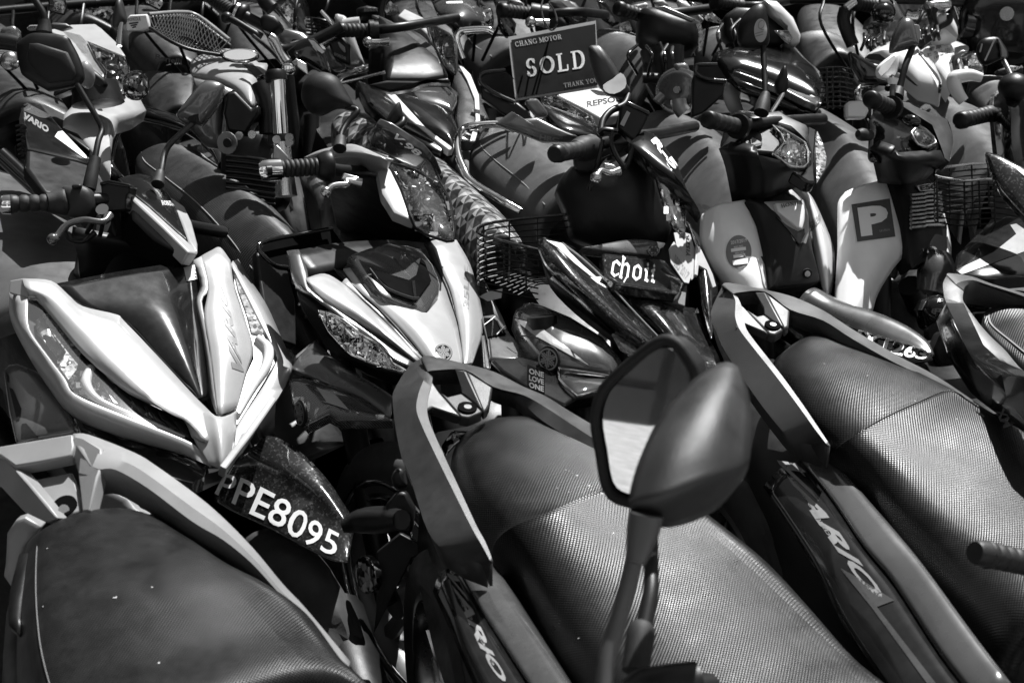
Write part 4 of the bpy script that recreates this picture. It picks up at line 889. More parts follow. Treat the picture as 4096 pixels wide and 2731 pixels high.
WR = loft('cowl_wing', [qb(s_) for s_ in ([(1691,-316,.02),(1803,-344,.015),(1943,-330,.02)], [(1795,-60,.006),(1920,-80,-.008),(2068,-110,.014)], [(1885,150,.003),(2020,130,-.016),(2142,140,.02)], [(1942,400,.002),(2070,380,-.018),(2192,390,.025)], [(1976,560),(2070,580,-.016),(2194,560,.025)], [(2002,760),(2060,770,-.006),(2140,715,.02)], [(2012,832),(2045,838),(2095,832,.01)])], SILV, CW, 4, 4, .005, smooth=60)
loft('wing_stripe', [qb(s_) for s_ in ([(1640,-300,.012),(1700,-310,.01)], [(1745,-80,.004),(1800,-60,.0)], [(1850,130,-.004),(1892,160,-.006)], [(1950,420,-.006),(1962,470,-.006)])], BLK, WR, 4, 1, .003)
loft('inner_cowl', [qb(s_) for s_ in ([(360,-215,.03),(800,-300,.04),(1300,-330,.05),(1700,-300,.04)], [(560,0,.03),(900,-80,.03),(1300,-120,.03),(1780,-80,.03)])], BLK, CW, 3, 3, .01)
def q5(pts, dd=0): return [q(p[0], p[1], (p[2] if len(p) > 2 else 0)+dd, r=5) for p in pts]
SC = panel('air_scoop', q5([(75,205),(200,160),(335,125),(470,140),(560,165),(640,270),(692,390),(682,475),(604,592),(568,596),(320,512),(232,442),(178,362)], -.022), CARB, CW, .03, .004, .012)
panel('scoop_mouth', q5([(215,296),(300,312),(480,366),(532,330),(562,215),(592,250),(632,372),(545,492),(500,492),(380,448),(330,405)], -.052), CAV, SC, .004, .002)  # solid black plate stands for the shaded inside of the scoop
panel('scoop_vane', q5([(500,375),(520,372),(532,490),(515,492)], -.058), GLS, SC, .006, 0)
tube('scoop_lip', q5([(215,296),(300,400),(380,448),(500,490),(545,490)], -.056), .003, GLS, SC, 6, 4)
lettering('35LK', q5([(885,562),(886,470),(884,380),(872,262)], -.026), q5([(846,562),(848,470),(850,380),(855,262)], -.026), DG, WR, .03, .2, .006)
ec = q5([(710,858)], -.034)[0]; en = Vector((.1,-.8,.6)); eo = disc('emblem', ec, en, .0165, GLS, CW, .004, 28, up=UPZ); ring_emblem(ec+en.normalized()*.004, .0155, None, eo, DW, en, UPZ, 'emblem_ring')
ol = [(655,338,.02),(772,372,.016),(872,422,.014),(1052,562,.012),(1232,662,.012),(1275,745,.012),(1335,825,.01),(1472,902,.01),(1440,918,.014),(1250,860,.016),(1100,805,.018),(960,745,.022),(880,672,.026),(750,532,.03),(706,450,.028)]
L = lamp(CW, qb([(x, y, d+.0) for x, y, d in ol]), .022, REFD, rim=CHR, name='headlamp', bulge=.004)
mosaic(L, q, [(p[0], p[1]) for p in ol], 44, .014, 6, .009, r='B')
for pg, mt in (([(870,430),(950,480),(1050,580),(1050,700),(940,680),(850,560)], REFL), ([(1100,720),(1280,770),(1420,880),(1300,840),(1120,770)], REFL), ([(1090,640),(1220,680),(1270,760),(1100,700)], REFD)):
    panel('reflector_bowl', qb([(x, y, .026) for x, y in pg]), mt, L, .003, 0, .004)
lf = Pl('B', (410,140,-2.66), (1470,930,-2.62), (620,600,-2.70))
panel('lower_fairing', lf.L([(410,140),(600,300),(660,352),(756,560),(960,765),(1200,868),(1475,935),(1445,1010),(1352,1055),(1100,960),(700,705),(618,565),(480,340)], .03), BLK, B2, .04, .008)
# fender with carbon skin and badge
fp = Pl('B', (600,650,-2.66), (1340,1200,-2.52), (480,1300,-2.50))
FB = loft('front_fender', [[fp(*p) for p in s_] for s_ in ([(340,845,.04),(430,760,.01),(600,620,.0),(640,600,.05)], [(380,900,.02),(520,805,-.005),(640,660,-.005),(700,720,.04)], [(560,960,.01),(700,885,-.01),(800,800,-.01),(900,880,.03)], [(800,1050,.0),(900,990,-.012),(1000,930,-.012),(1100,1000,.03)], [(1050,1160,.0),(1120,1110,-.01),(1200,1050,-.01),(1260,1090,.03)], [(1310,1340,.0),(1330,1260,-.008),(1350,1160,-.008),(1400,1170,.03)])], MGP, B2, 4, 4, .005, smooth=60)
FC = panel('fender_side', fp.L([(350,1000),(400,975),(490,968),(800,1050),(1060,1160),(1310,1342),(1345,1362),(1250,1366),(850,1372),(740,1316),(620,1380),(540,1420),(430,1300)], -.002), CARB, FB, .02, .004, .006)
panel('fender_flash', fp.L([(620,1050),(800,1120),(935,1270),(820,1230),(660,1180),(720,1190)], -.012), DMG, FC, .002, 0)
e_ = fp(476,1302,-.012); en = Vector((-.85,-.5,.15)); eo = disc('emblem', e_, en, .022, BLKR, FC, .004, 26, up=UPZ, sy=1.1); ring_emblem(e_+en.normalized()*.003, .021, None, eo, DG, en, UPZ, 'emblem_ring')
# front carrier box behind the cowl
bk = Pl(4, (1735,160,-2.80), (1990,800,-2.74), (2220,30,-3.0))
BX = panel('carrier_box', bk.L([(1728,165),(1770,222),(1850,278),(1932,292),(1988,500),(1996,812),(1880,772),(1800,692),(1745,350)]), BLK, B2, .02, .004)
panel('carrier_box_inside', bk.L([(1745,185),(1800,108),(2230,25),(2300,120),(2240,220),(1950,300),(1850,276)], .03), CAV, BX, .01, 0)  # black plate stands for the shade inside the box
tube('carrier_rim', bk.L([(1930,285),(1850,272),(1768,205),(1740,155),(1798,106),(2230,24)]), .005, GLS, BX, 8, 4)
# steering head
DB = .12
def P(r, x, y, v): return _P(r, x, y, v-DB if v < 0 else v)
gr, gd = grip(B2, P(1,1812,1142,-2.66), P(1,2170,1118,-2.70), .0178, CHR, ribs=11, ball=False)
tube('bar_end', [P(1,1752,1146,-2.65), P(1,1760,1145,-2.65), P(1,1800,1143,-2.655), P(1,1880,1138,-2.665), P(1,1890,1137,-2.666)], [.017,.0205,.0225,.0225,.018], CHR, gr, 18, 1, smooth=40)
disc('bar_end_cap', P(1,1790,1146,-2.63), Vector((-.9,-.35,.05)), .010, BLK, gr, .01, 16)
tube('handlebar', [P(1,2170,1118,-2.70), P(2,40,1150,-2.75), P(2,300,1150,-2.9), P(2,600,1120,-3.1)], .013, BLK, B2)
tube('throttle_housing', [P(1,2130,1120,-2.70), P(1,2180,1118,-2.705), P(1,2230,1116,-2.71), P(1,2240,1116,-2.711)], [.022,.030,.030,.018], BLK, gr, 18, 3)
hb = Pl(2, (0,985,-2.90), (290,1060,-2.84), (760,1350,-2.88))
hlp = Pl(2, (322,1085,-2.92), (755,1342,-2.86), (600,1578,-2.75))
HS = loft('headset_shell', [[hb(*p) for p in s_] for s_ in ([(-230,1060,.06),(-190,1120,.0),(-150,1190,.01)], [(-120,1010,.07),(-60,1060,-.01),(-30,1120,.0)], [(20,978,.08),(70,1040,-.012),(90,1140,.0)], [(120,972,.08),(190,1050,-.01),(190,1160,.0)], [(280,1040,.02),(292,1075,-.004),(270,1170,.0)], [(372,1080,.02),(345,1120,.0),(290,1290,.01)])], SILV, B2, 4, 4, .006, smooth=60)
panel('headset_cheek', hlp.L([(268,1155),(345,1105),(432,1282),(512,1485),(380,1432),(300,1305)]), SILV, HS, .02, .004, .004)
panel('headset_underside', hb.L([(-120,1130,.03),(90,1140,.02),(270,1200,.01),(300,1310,.01),(380,1440,.01),(515,1492,.01),(560,1600,.03),(520,1680,.05),(100,1660,.06),(-20,1520,.05),(-60,1330,.04)], .01), BLK, HS, .06, .008)
VS = panel('headset_visor', hb.L([(198,922),(232,875),(262,838),(350,872),(480,958),(560,1010),(640,1105),(692,1222),(678,1230),(560,1150),(400,1062),(200,962)], -.02), DKG, HS, .015, .003, .008)
lettering('V.98', hb.L([(350,905),(440,985),(540,1050)], -.034), hb.L([(400,895),(480,960),(575,1030)], -.034), DW, VS, .03, 0, .006)
for x_, y_ in ((290,945),(402,1018)): bolt(VS, hb(x_, y_, -.03), Vector((-.2,-.7,.7)), .005)
hl = [(322,1085),(420,1112),(520,1145),(690,1232),(755,1342),(788,1530),(778,1618),(735,1622),(600,1578),(522,1532),(482,1440),(430,1280),(372,1160)]
L = lamp(HS, hlp.L(hl, -.004), .03, REFL, rim=BLK, name='headlamp', bulge=.012)
panel('reflector_bowl', hlp.L([(580,1250),(650,1240),(720,1330),(745,1480),(640,1420),(560,1340)], .016), REFD, L, .003, 0, .006, round_=3)
mosaic(L, hlp, [(x, y) for x, y in hl], 46, .018, 5, .012)
panel('lamp_wing', hlp.L([(360,1110),(520,1160),(560,1260),(450,1250)], .012), REFD, L, .003, 0)
lever(B2, [P(2,160,1230,-2.64), P(2,60,1215,-2.63), P(1,2330,1238,-2.62), P(1,2240,1248,-2.61), P(1,2190,1290,-2.6)], .0062, STL)
panel('lever_clamp', [P(2,x,y,-2.65) for x, y in [(40,1160),(150,1190),(165,1225),(130,1235),(20,1200)]], STL, B2, .012, .003)
m = mirror(B2, [P(2,20,980,-2.80), P(2,25,900,-2.82), P(2,70,820,-2.84), P(2,135,745,-2.85), P(2,60,720,-2.86)],
  [P(0,x,y,-2.86) for x, y in [(691,218),(698,188),(718,170),(745,166),(775,178),(797,212),(812,240),(806,250),(772,248),(737,264),(710,256),(697,240)]], .05, BLKR, .0065, bulge=.03)
tube('boot', [P(2,15,1000,-2.79), P(2,22,930,-2.81)], [.014,.011], RUB, m, 12, 3)
m = mirror(B2, [P(2,355,880,-2.95), P(2,430,835,-2.96), P(2,440,800,-2.97), P(2,425,780,-2.97)], [P(2,x,y,-2.97) for x, y in [(318,832),(345,770),(402,690),(425,700),(436,790),(400,840),(350,878)]], .03, BLKR, .0085, bulge=.012)
P = _P
# ================================================================== third bike: patterned seat, wire basket, low grey front fairing
def tri_mat():
    m, n, l, b = node_mat('geometric_print_vinyl'); tc = n.new('ShaderNodeTexCoord'); sx = n.new('ShaderNodeSeparateXYZ'); l.new(tc.outputs['UV'], sx.inputs[0])
    def mt(op, a, b_=None):
        t = n.new('ShaderNodeMath'); t.operation = op
        for i, v in enumerate((a, b_)):
            if v is None: continue
            if isinstance(v, (int, float)): t.inputs[i].default_value = v
            else: l.new(v, t.inputs[i])
        return t.outputs[0]
    k = 1/.044
    u = mt('ADD', mt('MULTIPLY', sx.outputs[0], k), 50); v = mt('ADD', mt('MULTIPLY', sx.outputs[1], k), 50)
    fu = mt('SUBTRACT', mt('FRACT', u), .5); fv = mt('SUBTRACT', mt('FRACT', v), .5)
    a = mt('GREATER_THAN', mt('ABSOLUTE', fu), mt('ABSOLUTE', fv)); s1 = mt('GREATER_THAN', fu, 0); s2 = mt('GREATER_THAN', fv, 0)
    ck = mt('MODULO', mt('ADD', mt('FLOOR', u), mt('FLOOR', v)), 2); hv = mt('GREATER_THAN', mt('MULTIPLY', fu, fv), 0)
    idx = mt('ADD', mt('ADD', mt('MULTIPLY', a, 4), mt('MULTIPLY', s1, 2)), mt('ADD', s2, mt('MULTIPLY', hv, 1.5)))
    val = mt('FRACT', mt('MULTIPLY', mt('ADD', idx, mt('MULTIPLY', ck, .7)), .377)); val = mt('ADD', mt('MULTIPLY', mt('POWER', val, 2.2), .38), .012)
    cb = n.new('ShaderNodeCombineColor')
    for i in range(3): l.new(val, cb.inputs[i])
    l.new(cb.outputs[0], b.inputs['Base Color']); b.inputs['Roughness'].default_value = .3; return m
TRI = tri_mat()
hp = P(0, 1240, 520, .95); tp = P(0, 790, 262, .78)
B3 = thing('motorcycle', 'motorcycle with geometric triangle print seat and wire basket, wedged between its neighbours', 'motorcycle', base_at(hp), GRP2)
running_gear(B3, hp + Vector((0, .12, 0)), tp, front=True)
seat(B3, [(.78, [(760,300),(766,276),(792,258),(832,260),(852,272)]), (.78, [(788,352),(800,312),(842,278),(902,292),(914,308)]), (.78, [(878,422),(890,376),(932,330),(986,342),(1000,368)]), (.78, [(958,492),(970,440),(1012,388),(1066,412),(1082,442)]), (.77, [(1030,562),(1040,512),(1082,455),(1152,492),(1168,524)]), (.76, [(1090,632),(1100,582),(1142,528),(1200,562),(1206,592)])], TRI, under=.04)
loops = []
for k in range(10):
    y = -72 + 40*k; d = 2.86
    loops.append([P(5,1560-6*k,y+4*k,-d-.06), P(5,1150,y+40,-d-.03), P(5,985,y+72,-d), P(5,940,y+108,-d+.02), P(5,972,y+142-k,-d+.04), P(5,1150,y+190-2*k,-d+.05), P(5,1350,y+238-3*k,-d+.06)])
ribs = [[P(5,982,0,-2.86), P(5,980,200,-2.86), P(5,990,350,-2.86)], [P(5,1154,-30,-2.89), P(5,1156,220,-2.88), P(5,1150,380,-2.86)], [P(5,1342,-60,-2.92), P(5,1344,100,-2.92)], [P(5,1120,118,-2.82), P(5,1118,380,-2.82)], [P(5,1268,160,-2.81), P(5,1268,460,-2.81)]]
for k in range(9): loops.append([P(5,970+30*k,345+16*k,-2.84), P(5,1200+20*k,300+12*k,-2.9), P(5,1500,300+14*k,-2.96)])
BK = wire_basket(B3, loops, ribs, .0017)
tube('basket_rim', loops[0], .0032, GLS, BK, 6, 4)
panel('basket_papers', [P(5,x,y,-2.87) for x, y in [(950,480),(1010,450),(1110,425),(1100,490),(1010,512)]], DW, BK, .004, 0)
wg = Pl('A', (380,340,-2.72), (1390,850,-2.60), (640,860,-2.56))
W = panel('front_fairing', wg.L([(358,392),(380,340),(450,280),(560,308),(900,448),(1240,660),(1395,842),(1340,895),(1300,945),(1200,932),(780,872),(640,802),(560,722),(440,572)]), M('dark_metallic_paint', .055, .25, metal=.3, coat=.8, dust=.06), B3, .03, .004, .035, smooth=60)
on_patch(wg.L([(372,420),(590,590),(1062,845)], -.035), wg.L([(380,400),(570,455),(1072,832)], -.035), ([(0,0),(.5,0),(1,0),(1,1),(.5,1),(0,1)], [(0,1,4,5),(1,2,3,4)]), 'fairing_flash', DMG, W, .012)
for a_, b_ in (((372,400),(575,455)), ((575,455),(1075,838)), ((440,570),(590,588)), ((590,588),(1065,848))):
    tube('pinstripe', [wg(*a_, -.042), wg((a_[0]+b_[0])/2, (a_[1]+b_[1])/2, -.052), wg(*b_, -.042)], .0011, DK, W, 5, 3)
FLp = panel('lower_fairing', wg.L([(140,790),(440,760),(580,800),(640,806),(780,878),(1300,952),(1330,1010),(1180,1105),(960,1145),(850,1225),(500,1060),(250,900)], .012), GLS, B3, .03, .006)
e_ = wg(693,790,-.02); en = Vector((-.5,-.75,.2)); eo = disc('emblem', e_, en, .0215, BLKR, FLp, .004, 26, up=UPZ, sy=1.12); ring_emblem(e_+en.normalized()*.003, .0205, None, eo, DMG, en, UPZ, 'emblem_ring')
lamp(FLp, wg.L([(775,880),(900,892),(1322,955),(1300,1005),(1180,1082),(960,1135),(860,1052),(800,982)], .0), .02, REFD, rim=CHR, name='headlamp', bulge=.006)
st = panel('sticker', wg.L([(494,840),(660,905),(656,1122),(492,1032)], .002), CAV, FLp, .002, 0)
for k, wd in enumerate(('ONE', 'LOVE', 'ONE')):
    y = 60*k; lettering(wd, wg.L([(508,925+y*1.08),(648,968+y*1.1)], -.004), wg.L([(508,872+y*1.08),(648,915+y*1.1)], -.004), DKG, FLp, .04, 0, .003, on=st)
fd = panel('side_fairing', wg.L([(62,378),(190,360),(232,402),(370,582),(462,692),(580,800),(140,782),(118,600)], .05), MATS['dark_metallic_paint'], B3, .02, .005)
panel('fairing_window', wg.L([(85,400),(170,402),(205,425),(292,552),(120,580)], .044), CAV, fd, .004, 0)  # opening drawn as a black plate, its shade put into the colour
for a_, b_ in (((88,470),(190,392)), ((170,402),(160,570)), ((205,560),(285,480)), ((210,430),(260,540))): tube('spoke', wg.L([a_, b_], .04), .0014, STL, fd, 5, 1)
panel('fork_guard', wg.L([(58,560),(98,555),(150,885),(82,870)], .06), MGP, B3, .02, .004)
# ================================================================== fourth bike: black flake moped lettered 'choii'
hp = P(0, 1420, 360, .98); tp = P(0, 1130, 305, .80)
B4 = thing('motorcycle', 'black metal flake underbone motorcycle with a white gothic name on its front panel', 'motorcycle', base_at(hp), GRP2)
running_gear(B4, hp, tp, fw=P(0,1690,1400,.285), rim=ALU)
so, R3 = seat(B4, [(.80, [(1085,342),(1103,322),(1160,302),(1225,307),(1240,318)]), (.80, [(1080,370),(1108,340),(1192,309),(1290,338),(1302,355)]), (.80, [(1110,418),(1140,370),(1232,334),(1350,382),(1366,405)]), (.79, [(1170,478),(1196,415),(1292,374),(1402,430),(1420,460)]), (.78, [(1230,545),(1252,470),(1342,424),(1462,490),(1480,520)])], S_SM)
stitches(R3, 2, so, rad=.0011)
tube('grab_rail', [P(2,x,y,v) for x, y, v in [(1230,1420,.72),(1090,1340,.74),(900,1220,.76),(845,1130,.78),(812,1040,.80),(806,940,.82),(842,872,.83),(920,846,.84),(1080,836,.84),(1190,872,.83)]], .0095, CHR, B4, 12, 5)
q = Pl(0, (1240,548,-2.70), (1590,520,-2.95), (1600,830,-2.64))
def q5(pts, dd=0): return [q(p[0], p[1], (p[2] if len(p) > 2 else 0)+dd, r=5) for p in pts]
def q6(pts, dd=0): return [q(p[0], p[1], (p[2] if len(p) > 2 else 0)+dd, r=6) for p in pts]
WL = loft('leg_shield', [q5(s_) for s_ in ([(1348,100,.02),(1385,84,.0),(1450,98,.03)], [(1350,165,.02),(1440,150,-.02),(1560,132,.02)], [(1398,275,.02),(1530,260,-.035),(1640,190,.01)], [(1480,372,.02),(1640,390,-.04),(1772,312,.01)], [(1640,522,.02),(1790,530,-.04),(1884,450,.01)], [(1850,718,.02),(1930,660,-.035),(1985,582,.01)], [(2040,838,.02),(2110,800,-.02),(2175,762,.01)])], FLK, B4, 4, 5, .006, smooth=70)
for a_ in ([(1510,120),(1640,220),(1790,360),(1960,545),(2150,745)],): tube('shield_pinstripe', q5(a_, -.02), .0016, DMG, WL, 5, 4)
panel('shield_flash', q5([(1400,100),(1510,122),(1560,180),(1640,260),(1740,350),(1700,340),(1600,260),(1480,150)], -.034), DW, WL, .002, 0, .004)
panel('shield_flash', q5([(1700,350),(1780,345),(1760,385),(1840,425),(1800,420),(1740,385)], -.04), DW, WL, .002, 0)
tube('shield_trim', q5([(1440,352),(1600,490),(1760,620),(1905,738)], .02), .0042, STL, WL, 6, 3)
loft('shield_underside', [q5(s_) for s_ in ([(1352,170,.03),(1370,240,.06)], [(1440,355,.03),(1430,420,.08)], [(1640,525,.03),(1600,600,.1)], [(1860,725,.03),(1860,800,.1)], [(2040,840,.03),(2000,900,.1)])], BLK, WL, 3, 1, .01)
lamp(WL, q5([(1848,728),(1905,748),(2052,842),(1985,884),(1905,832)], .012), .012, RIBL, name='turn_lamp', bulge=.004)
TR = panel('top_panel', q5([(1640,152),(1900,106),(1990,95),(2080,100),(2205,122),(2192,150),(2100,200),(1900,182)], .0), MGP, B4, .02, .004, .004)
ec = q5([(2125,168)], -.02)[0]; en = Vector((-.1,-.75,.6)); eo = disc('emblem', ec, en, .0115, STL, TR, .006, 24, up=UPZ); ring_emblem(ec+en.normalized()*.003, .0105, None, eo, DK, en, UPZ, 'emblem_ring')
CB = panel('name_panel', q5([(1778,184,.03),(2000,205,.03),(2205,232,.03),(2332,392,-.02),(2305,438,-.035),(2280,452,-.04),(1885,392,-.03),(1800,332,-.015)], -.02), FLK, B4, .025, .005)
lip = panel('name_panel_lip', q5([(1820,350),(1885,394),(2285,456),(2312,440),(2338,395),(2352,400),(2338,546),(2262,522),(1900,392)], -.012), RAIL, CB, .02, .003)
def gothic(word):
    G = {'c': ([(.2,.15,.2,.72,.26),(.16,.74,.42,.92,.18),(.42,.92,.72,.74,.2),(.2,.14,.46,-.02,.18),(.46,0,.74,.16,.12)], .72),
         'h': ([(.2,.0,.2,1.25,.26),(.1,1.3,.34,1.18,.16),(.2,.72,.52,.9,.14),(.52,.88,.72,.7,.22),(.7,.05,.7,.7,.26),(.1,.0,.3,-.06,.16),(.66,.05,.5,-.3,.13)], .95),
         'o': ([(.2,.16,.2,.72,.26),(.72,.16,.72,.72,.26),(.2,.74,.48,.92,.18),(.46,.92,.72,.72,.2),(.2,.15,.46,-.02,.2),(.46,-.02,.72,.16,.18)], .95),
         'i': ([(.25,.08,.25,.74,.26),(.1,.72,.36,.86,.2),(.18,.08,.42,.0,.2),(.25,1.08,.31,1.16,.22)], .52)}
    st = []; x = 0
    for ch in word:
        a, wd = G[ch]; st += [(x+p[0], (p[1]+.3)/1.6, x+p[2], (p[3]+.3)/1.6, p[4]*.62) for p in a]; x += wd
    pts, fs = strokes_shape(st); return [(u/x, v) for u, v in pts], fs
on_patch(q5([(1818,366),(2135,412)], -.026), q5([(1848,196),(2150,262)], -.026), gothic('choii'), 'lettering', DW, CB, .012)
sk = panel('registration_sticker', q5([(2228,160),(2262,108),(2330,210),(2385,330),(2362,392),(2330,385),(2240,250)], -.036), DMG, CB, .003, .001)
lettering('55D 2017', q5([(2262,270),(2342,372)], -.03), q5([(2268,190),(2368,322)], -.03), DG, sk, .02, 0, .004)
HD = loft('shield_hood', [q5(s_) for s_ in ([(1850,400,.03),(2080,470,.0),(2280,540,.01),(2420,560,.05)], [(1990,575,.03),(2170,620,-.03),(2340,690,-.01),(2470,700,.04)], [(2170,765,.03),(2290,810,-.035),(2400,860,-.02),(2560,880,.03)], [(2300,960,.03),(2380,990,-.02),(2450,1000,-.01),(2600,1010,.03)])], FLK, B4, 4, 4, .006, smooth=70)
WRt = loft('leg_shield', [q6(s_) for s_ in ([(70,-30,.02),(110,10,-.01),(165,70,.03)], [(110,150,.01),(180,170,-.025),(250,270,.03)], [(150,330,.0),(225,340,-.03),(310,400,.03)], [(190,560,.0),(240,560,-.025),(300,580,.03)], [(230,760,.02),(255,760,.0),(280,760,.03)])], FLK, B4, 4, 4, .006, smooth=70)
wp = panel('shield_inlay', q6([(0,50),(60,45),(110,60),(150,200),(155,330),(120,370),(60,250),(20,150)], -.02), DMG, WRt, .004, .001)
lettering('Y15ZR', q6([(112,215),(108,150),(100,65)], -.012), q6([(82,205),(84,140),(80,70)], -.012), DK, wp, .02, .1, .004)
panel('shield_blade', q6([(150,130),(178,150),(262,330),(285,410),(262,420),(222,300),(168,270),(160,340),(140,330)], -.034), SILV, WRt, .006, .001)
# head
DB = .12
def P(r, x, y, v): return _P(r, x, y, v-DB if v < 0 else v)
hd = panel('headset_shell', [P(2,x,y,-2.80) for x, y in [(1465,1280),(1500,1192),(1570,1120),(1690,1092),(1800,1052),(1970,975),(2012,1010),(2140,1160),(2185,1350),(2245,1540),(2205,1660),(2000,1690),(1760,1670),(1570,1600),(1522,1420)]], BLK, B4, .10, .01, .055, smooth=60)
hv = Pl(2, (1960,960,-2.92), (2120,900,-2.98), (2350,1320,-2.84))
VS = panel('headset_visor', hv.L([(1958,962),(2060,880),(2122,900),(2280,1100),(2352,1290),(2445,1452),(2361,1345),(2280,1245),(2130,1132),(2000,1012)], -.06), GLS, hd, .02, .004, .012)
lettering('R-5', hv.L([(2105,945),(2180,1040),(2262,1140)], -.078), hv.L([(2140,915),(2215,1010),(2295,1120)], -.078), DW, VS, .05, 0, .006)
L = lamp(hd, hv.L([(2130,1160),(2200,1190),(2300,1330),(2342,1440),(2335,1605),(2240,1500),(2182,1350)], -.03), .02, REFL, name='headlamp', bulge=.008)
mosaic(L, hv, [(2130,1160),(2200,1190),(2300,1330),(2342,1440),(2335,1605),(2240,1500),(2182,1350)], 36, -.018, 8, .009)
gr, gd = grip(B4, P(2,1480,1032,-2.60), P(2,1660,1000,-2.72), .0172, BLK, ribs=5, capr=1.05)
tube('throttle_sleeve', [P(2,1600,1010,-2.69), P(2,1650,1000,-2.715), P(2,1720,990,-2.74)], [.019,.026,.024], RUB, gr, 16, 3)
tube('handlebar', [P(2,1660,1000,-2.72), P(2,1900,930,-2.85), P(2,2150,900,-3.0), P(2,2400,850,-3.2)], .013, BLK, B4)
panel('switch_housing', [P(2,x,y,-2.74) for x, y in [(1600,960),(1700,900),(1760,930),(1780,960),(1770,1060),(1720,1140),(1620,1150),(1590,1080)]], RUB, B4, .05, .008, .012, round_=2)
mc = panel('brake_reservoir', [P(2,x,y,-2.78) for x, y in [(1905,705),(1950,682),(2092,750),(2082,800),(2000,960),(1882,862)]], BLK, B4, .05, .005)
panel('reservoir_window', [P(2,x,y,-2.773) for x, y in [(1945,745),(1968,760),(1925,850),(1898,835)]], DMG, mc, .003, 0)
panel('reservoir_lid', [P(2,x,y,-2.775) for x, y in [(1930,700),(1955,678),(2100,748),(2096,778)]], GLS, mc, .05, .003)
lever(B4, [P(2,1890,1152,-2.66), P(2,1830,1165,-2.65), P(2,1770,1150,-2.64), P(2,1738,1195,-2.62)], .0068, STL)
panel('lever_pivot', [P(2,x,y,-2.67) for x, y in [(1780,1090),(1860,1105),(1895,1140),(1870,1160),(1800,1130)]], STL, B4, .012, .004)
for c_ in ([(1850,885),(1840,960),(1880,1060),(1940,1135)], [(1780,940),(1760,1050),(1700,1250),(1690,1280)], [(1980,980),(1960,1080),(1930,1130)], [(1750,900),(1790,870),(1880,880)]): cable(B4, [P(2,x,y,-2.70) for x, y in c_], .005)
m = mirror(B4, [P(2,1768,900,-2.76), P(2,1785,810,-2.78), P(2,1840,745,-2.8), P(2,1925,705,-2.82), P(2,1955,640,-2.84)],
  [P(2,x,y,-2.84) for x, y in [(1688,322),(1722,305),(1772,316),(1850,420),(1898,500),(1940,565),(1968,602),(1950,652),(1872,652),(1800,622),(1740,540),(1702,430)]], .04, RAILD, .0075, bulge=.02)
panel('mirror_glass', [P(2,x,y,-2.805) for x, y in [(1785,572),(1850,530),(1902,490),(1938,530),(1932,592),(1860,632),(1802,616)]], GLASS, m, .002, 0, round_=2)
P = _P
# ================================================================== fifth bike: moped with aged white leg shield, round permit sticker
hp = P(0, 1760, 300, 1.0); tp = P(0, 1510, 258, .80)
B5 = thing('moped', 'old moped with pale leg shields, round permit sticker and a V badge at its centre', 'moped', base_at(hp), GRP2)
running_gear(B5, hp, tp, fw=P(0,2010,900,.285))
seat(B5, [(.80, [(1468,288),(1480,268),(1515,255),(1560,263),(1576,276)]), (.80, [(1474,325),(1490,290),(1552,262),(1640,298),(1652,320)]), (.80, [(1508,385),(1530,335),(1602,295),(1700,348),(1712,376)]), (.79, [(1548,455),(1576,400),(1652,345),(1742,410),(1752,442)]), (.78, [(1600,545),(1622,480),(1692,415),(1782,482),(1792,522)]), (.76, [(1650,640),(1670,570),(1740,505),(1830,560),(1840,600)])], S_SM)
q = Pl(6, (180,0,-2.86), (1040,0,-3.05), (850,450,-2.925))
def q3(pts, dd=0): return [q(p[0], p[1], (p[2] if len(p) > 2 else 0)+dd, r=3) for p in pts]
def q6(pts, dd=0): return [q(p[0], p[1], (p[2] if len(p) > 2 else 0)+dd, r=6) for p in pts]
# (R3 row y = R6 row y + 1512)
LS = loft('leg_shield', [q6(s_) for s_ in ([(215,-100,.06),(300,-140,.02),(420,-160,.0),(500,-175,.02)], [(182,-60,.06),(290,-80,.01),(430,-90,-.01),(540,-80,.02)], [(172,30,.06),(300,20,.0),(450,20,-.02),(588,20,.02)], [(180,150,.06),(320,150,.0),(480,150,-.02),(620,160,.02)], [(240,290,.06),(360,300,.0),(510,310,-.02),(645,300,.02)], [(350,440,.06),(440,450,.01),(560,455,.0),(660,450,.02)])], CREAM, B5, 4, 4, .006, smooth=70)
sk = []
c_ = q6([(435,180)], -.022)[0]
st = panel('permit_sticker', [q(435+86*math.cos(t*math.pi/16), 180+112*math.sin(t*math.pi/16), -.022, r=6) for t in range(32)], DG, LS, .002, 0)
for tx, a_, b_, h_ in (('2017/2019', (382,132), (490,112), 24), ('REG.NO.', (405,156), (468,146), 12), ('SER.NO', (410,196), (470,188), 12)):
    lettering(tx, q6([a_, b_], -.028), q6([(a_[0]-2,a_[1]-h_),(b_[0]-2,b_[1]-h_)], -.028), DW, st, .01, 0, .004)
for pts in ([(382,160),(482,146),(484,168),(384,182)], [(398,202),(478,190),(480,210),(400,224)], [(392,240),(496,222),(498,258),(398,270)]): panel('sticker_field', q6(pts, -.026), DW, st, .001, 0)
lettering('1903', q6([(415,218),(466,210)], -.03), q6([(413,200),(464,192)], -.03), DK, st, .03, 0, .004)
lettering('Western Digital', q6([(397,256),(494,238)], -.03), q6([(396,242),(493,226)], -.03), DK, st, .02, 0, .004)
CC = panel('steering_cover', q6([(490,-170),(610,-222),(720,-240),(800,-200),(870,-140),(905,0),(930,180),(982,386),(840,415),(668,436),(622,165),(580,-10),(535,-110)], -.012), BLK, B5, .04, .008, .02)
rg_ = panel('badge', q6([(608,-158),(740,-165),(868,-170),(885,-130),(905,-60),(905,70),(888,130),(838,160),(795,132),(730,30),(680,-60)], -.036), SILV, CC, .015, .006, .006)
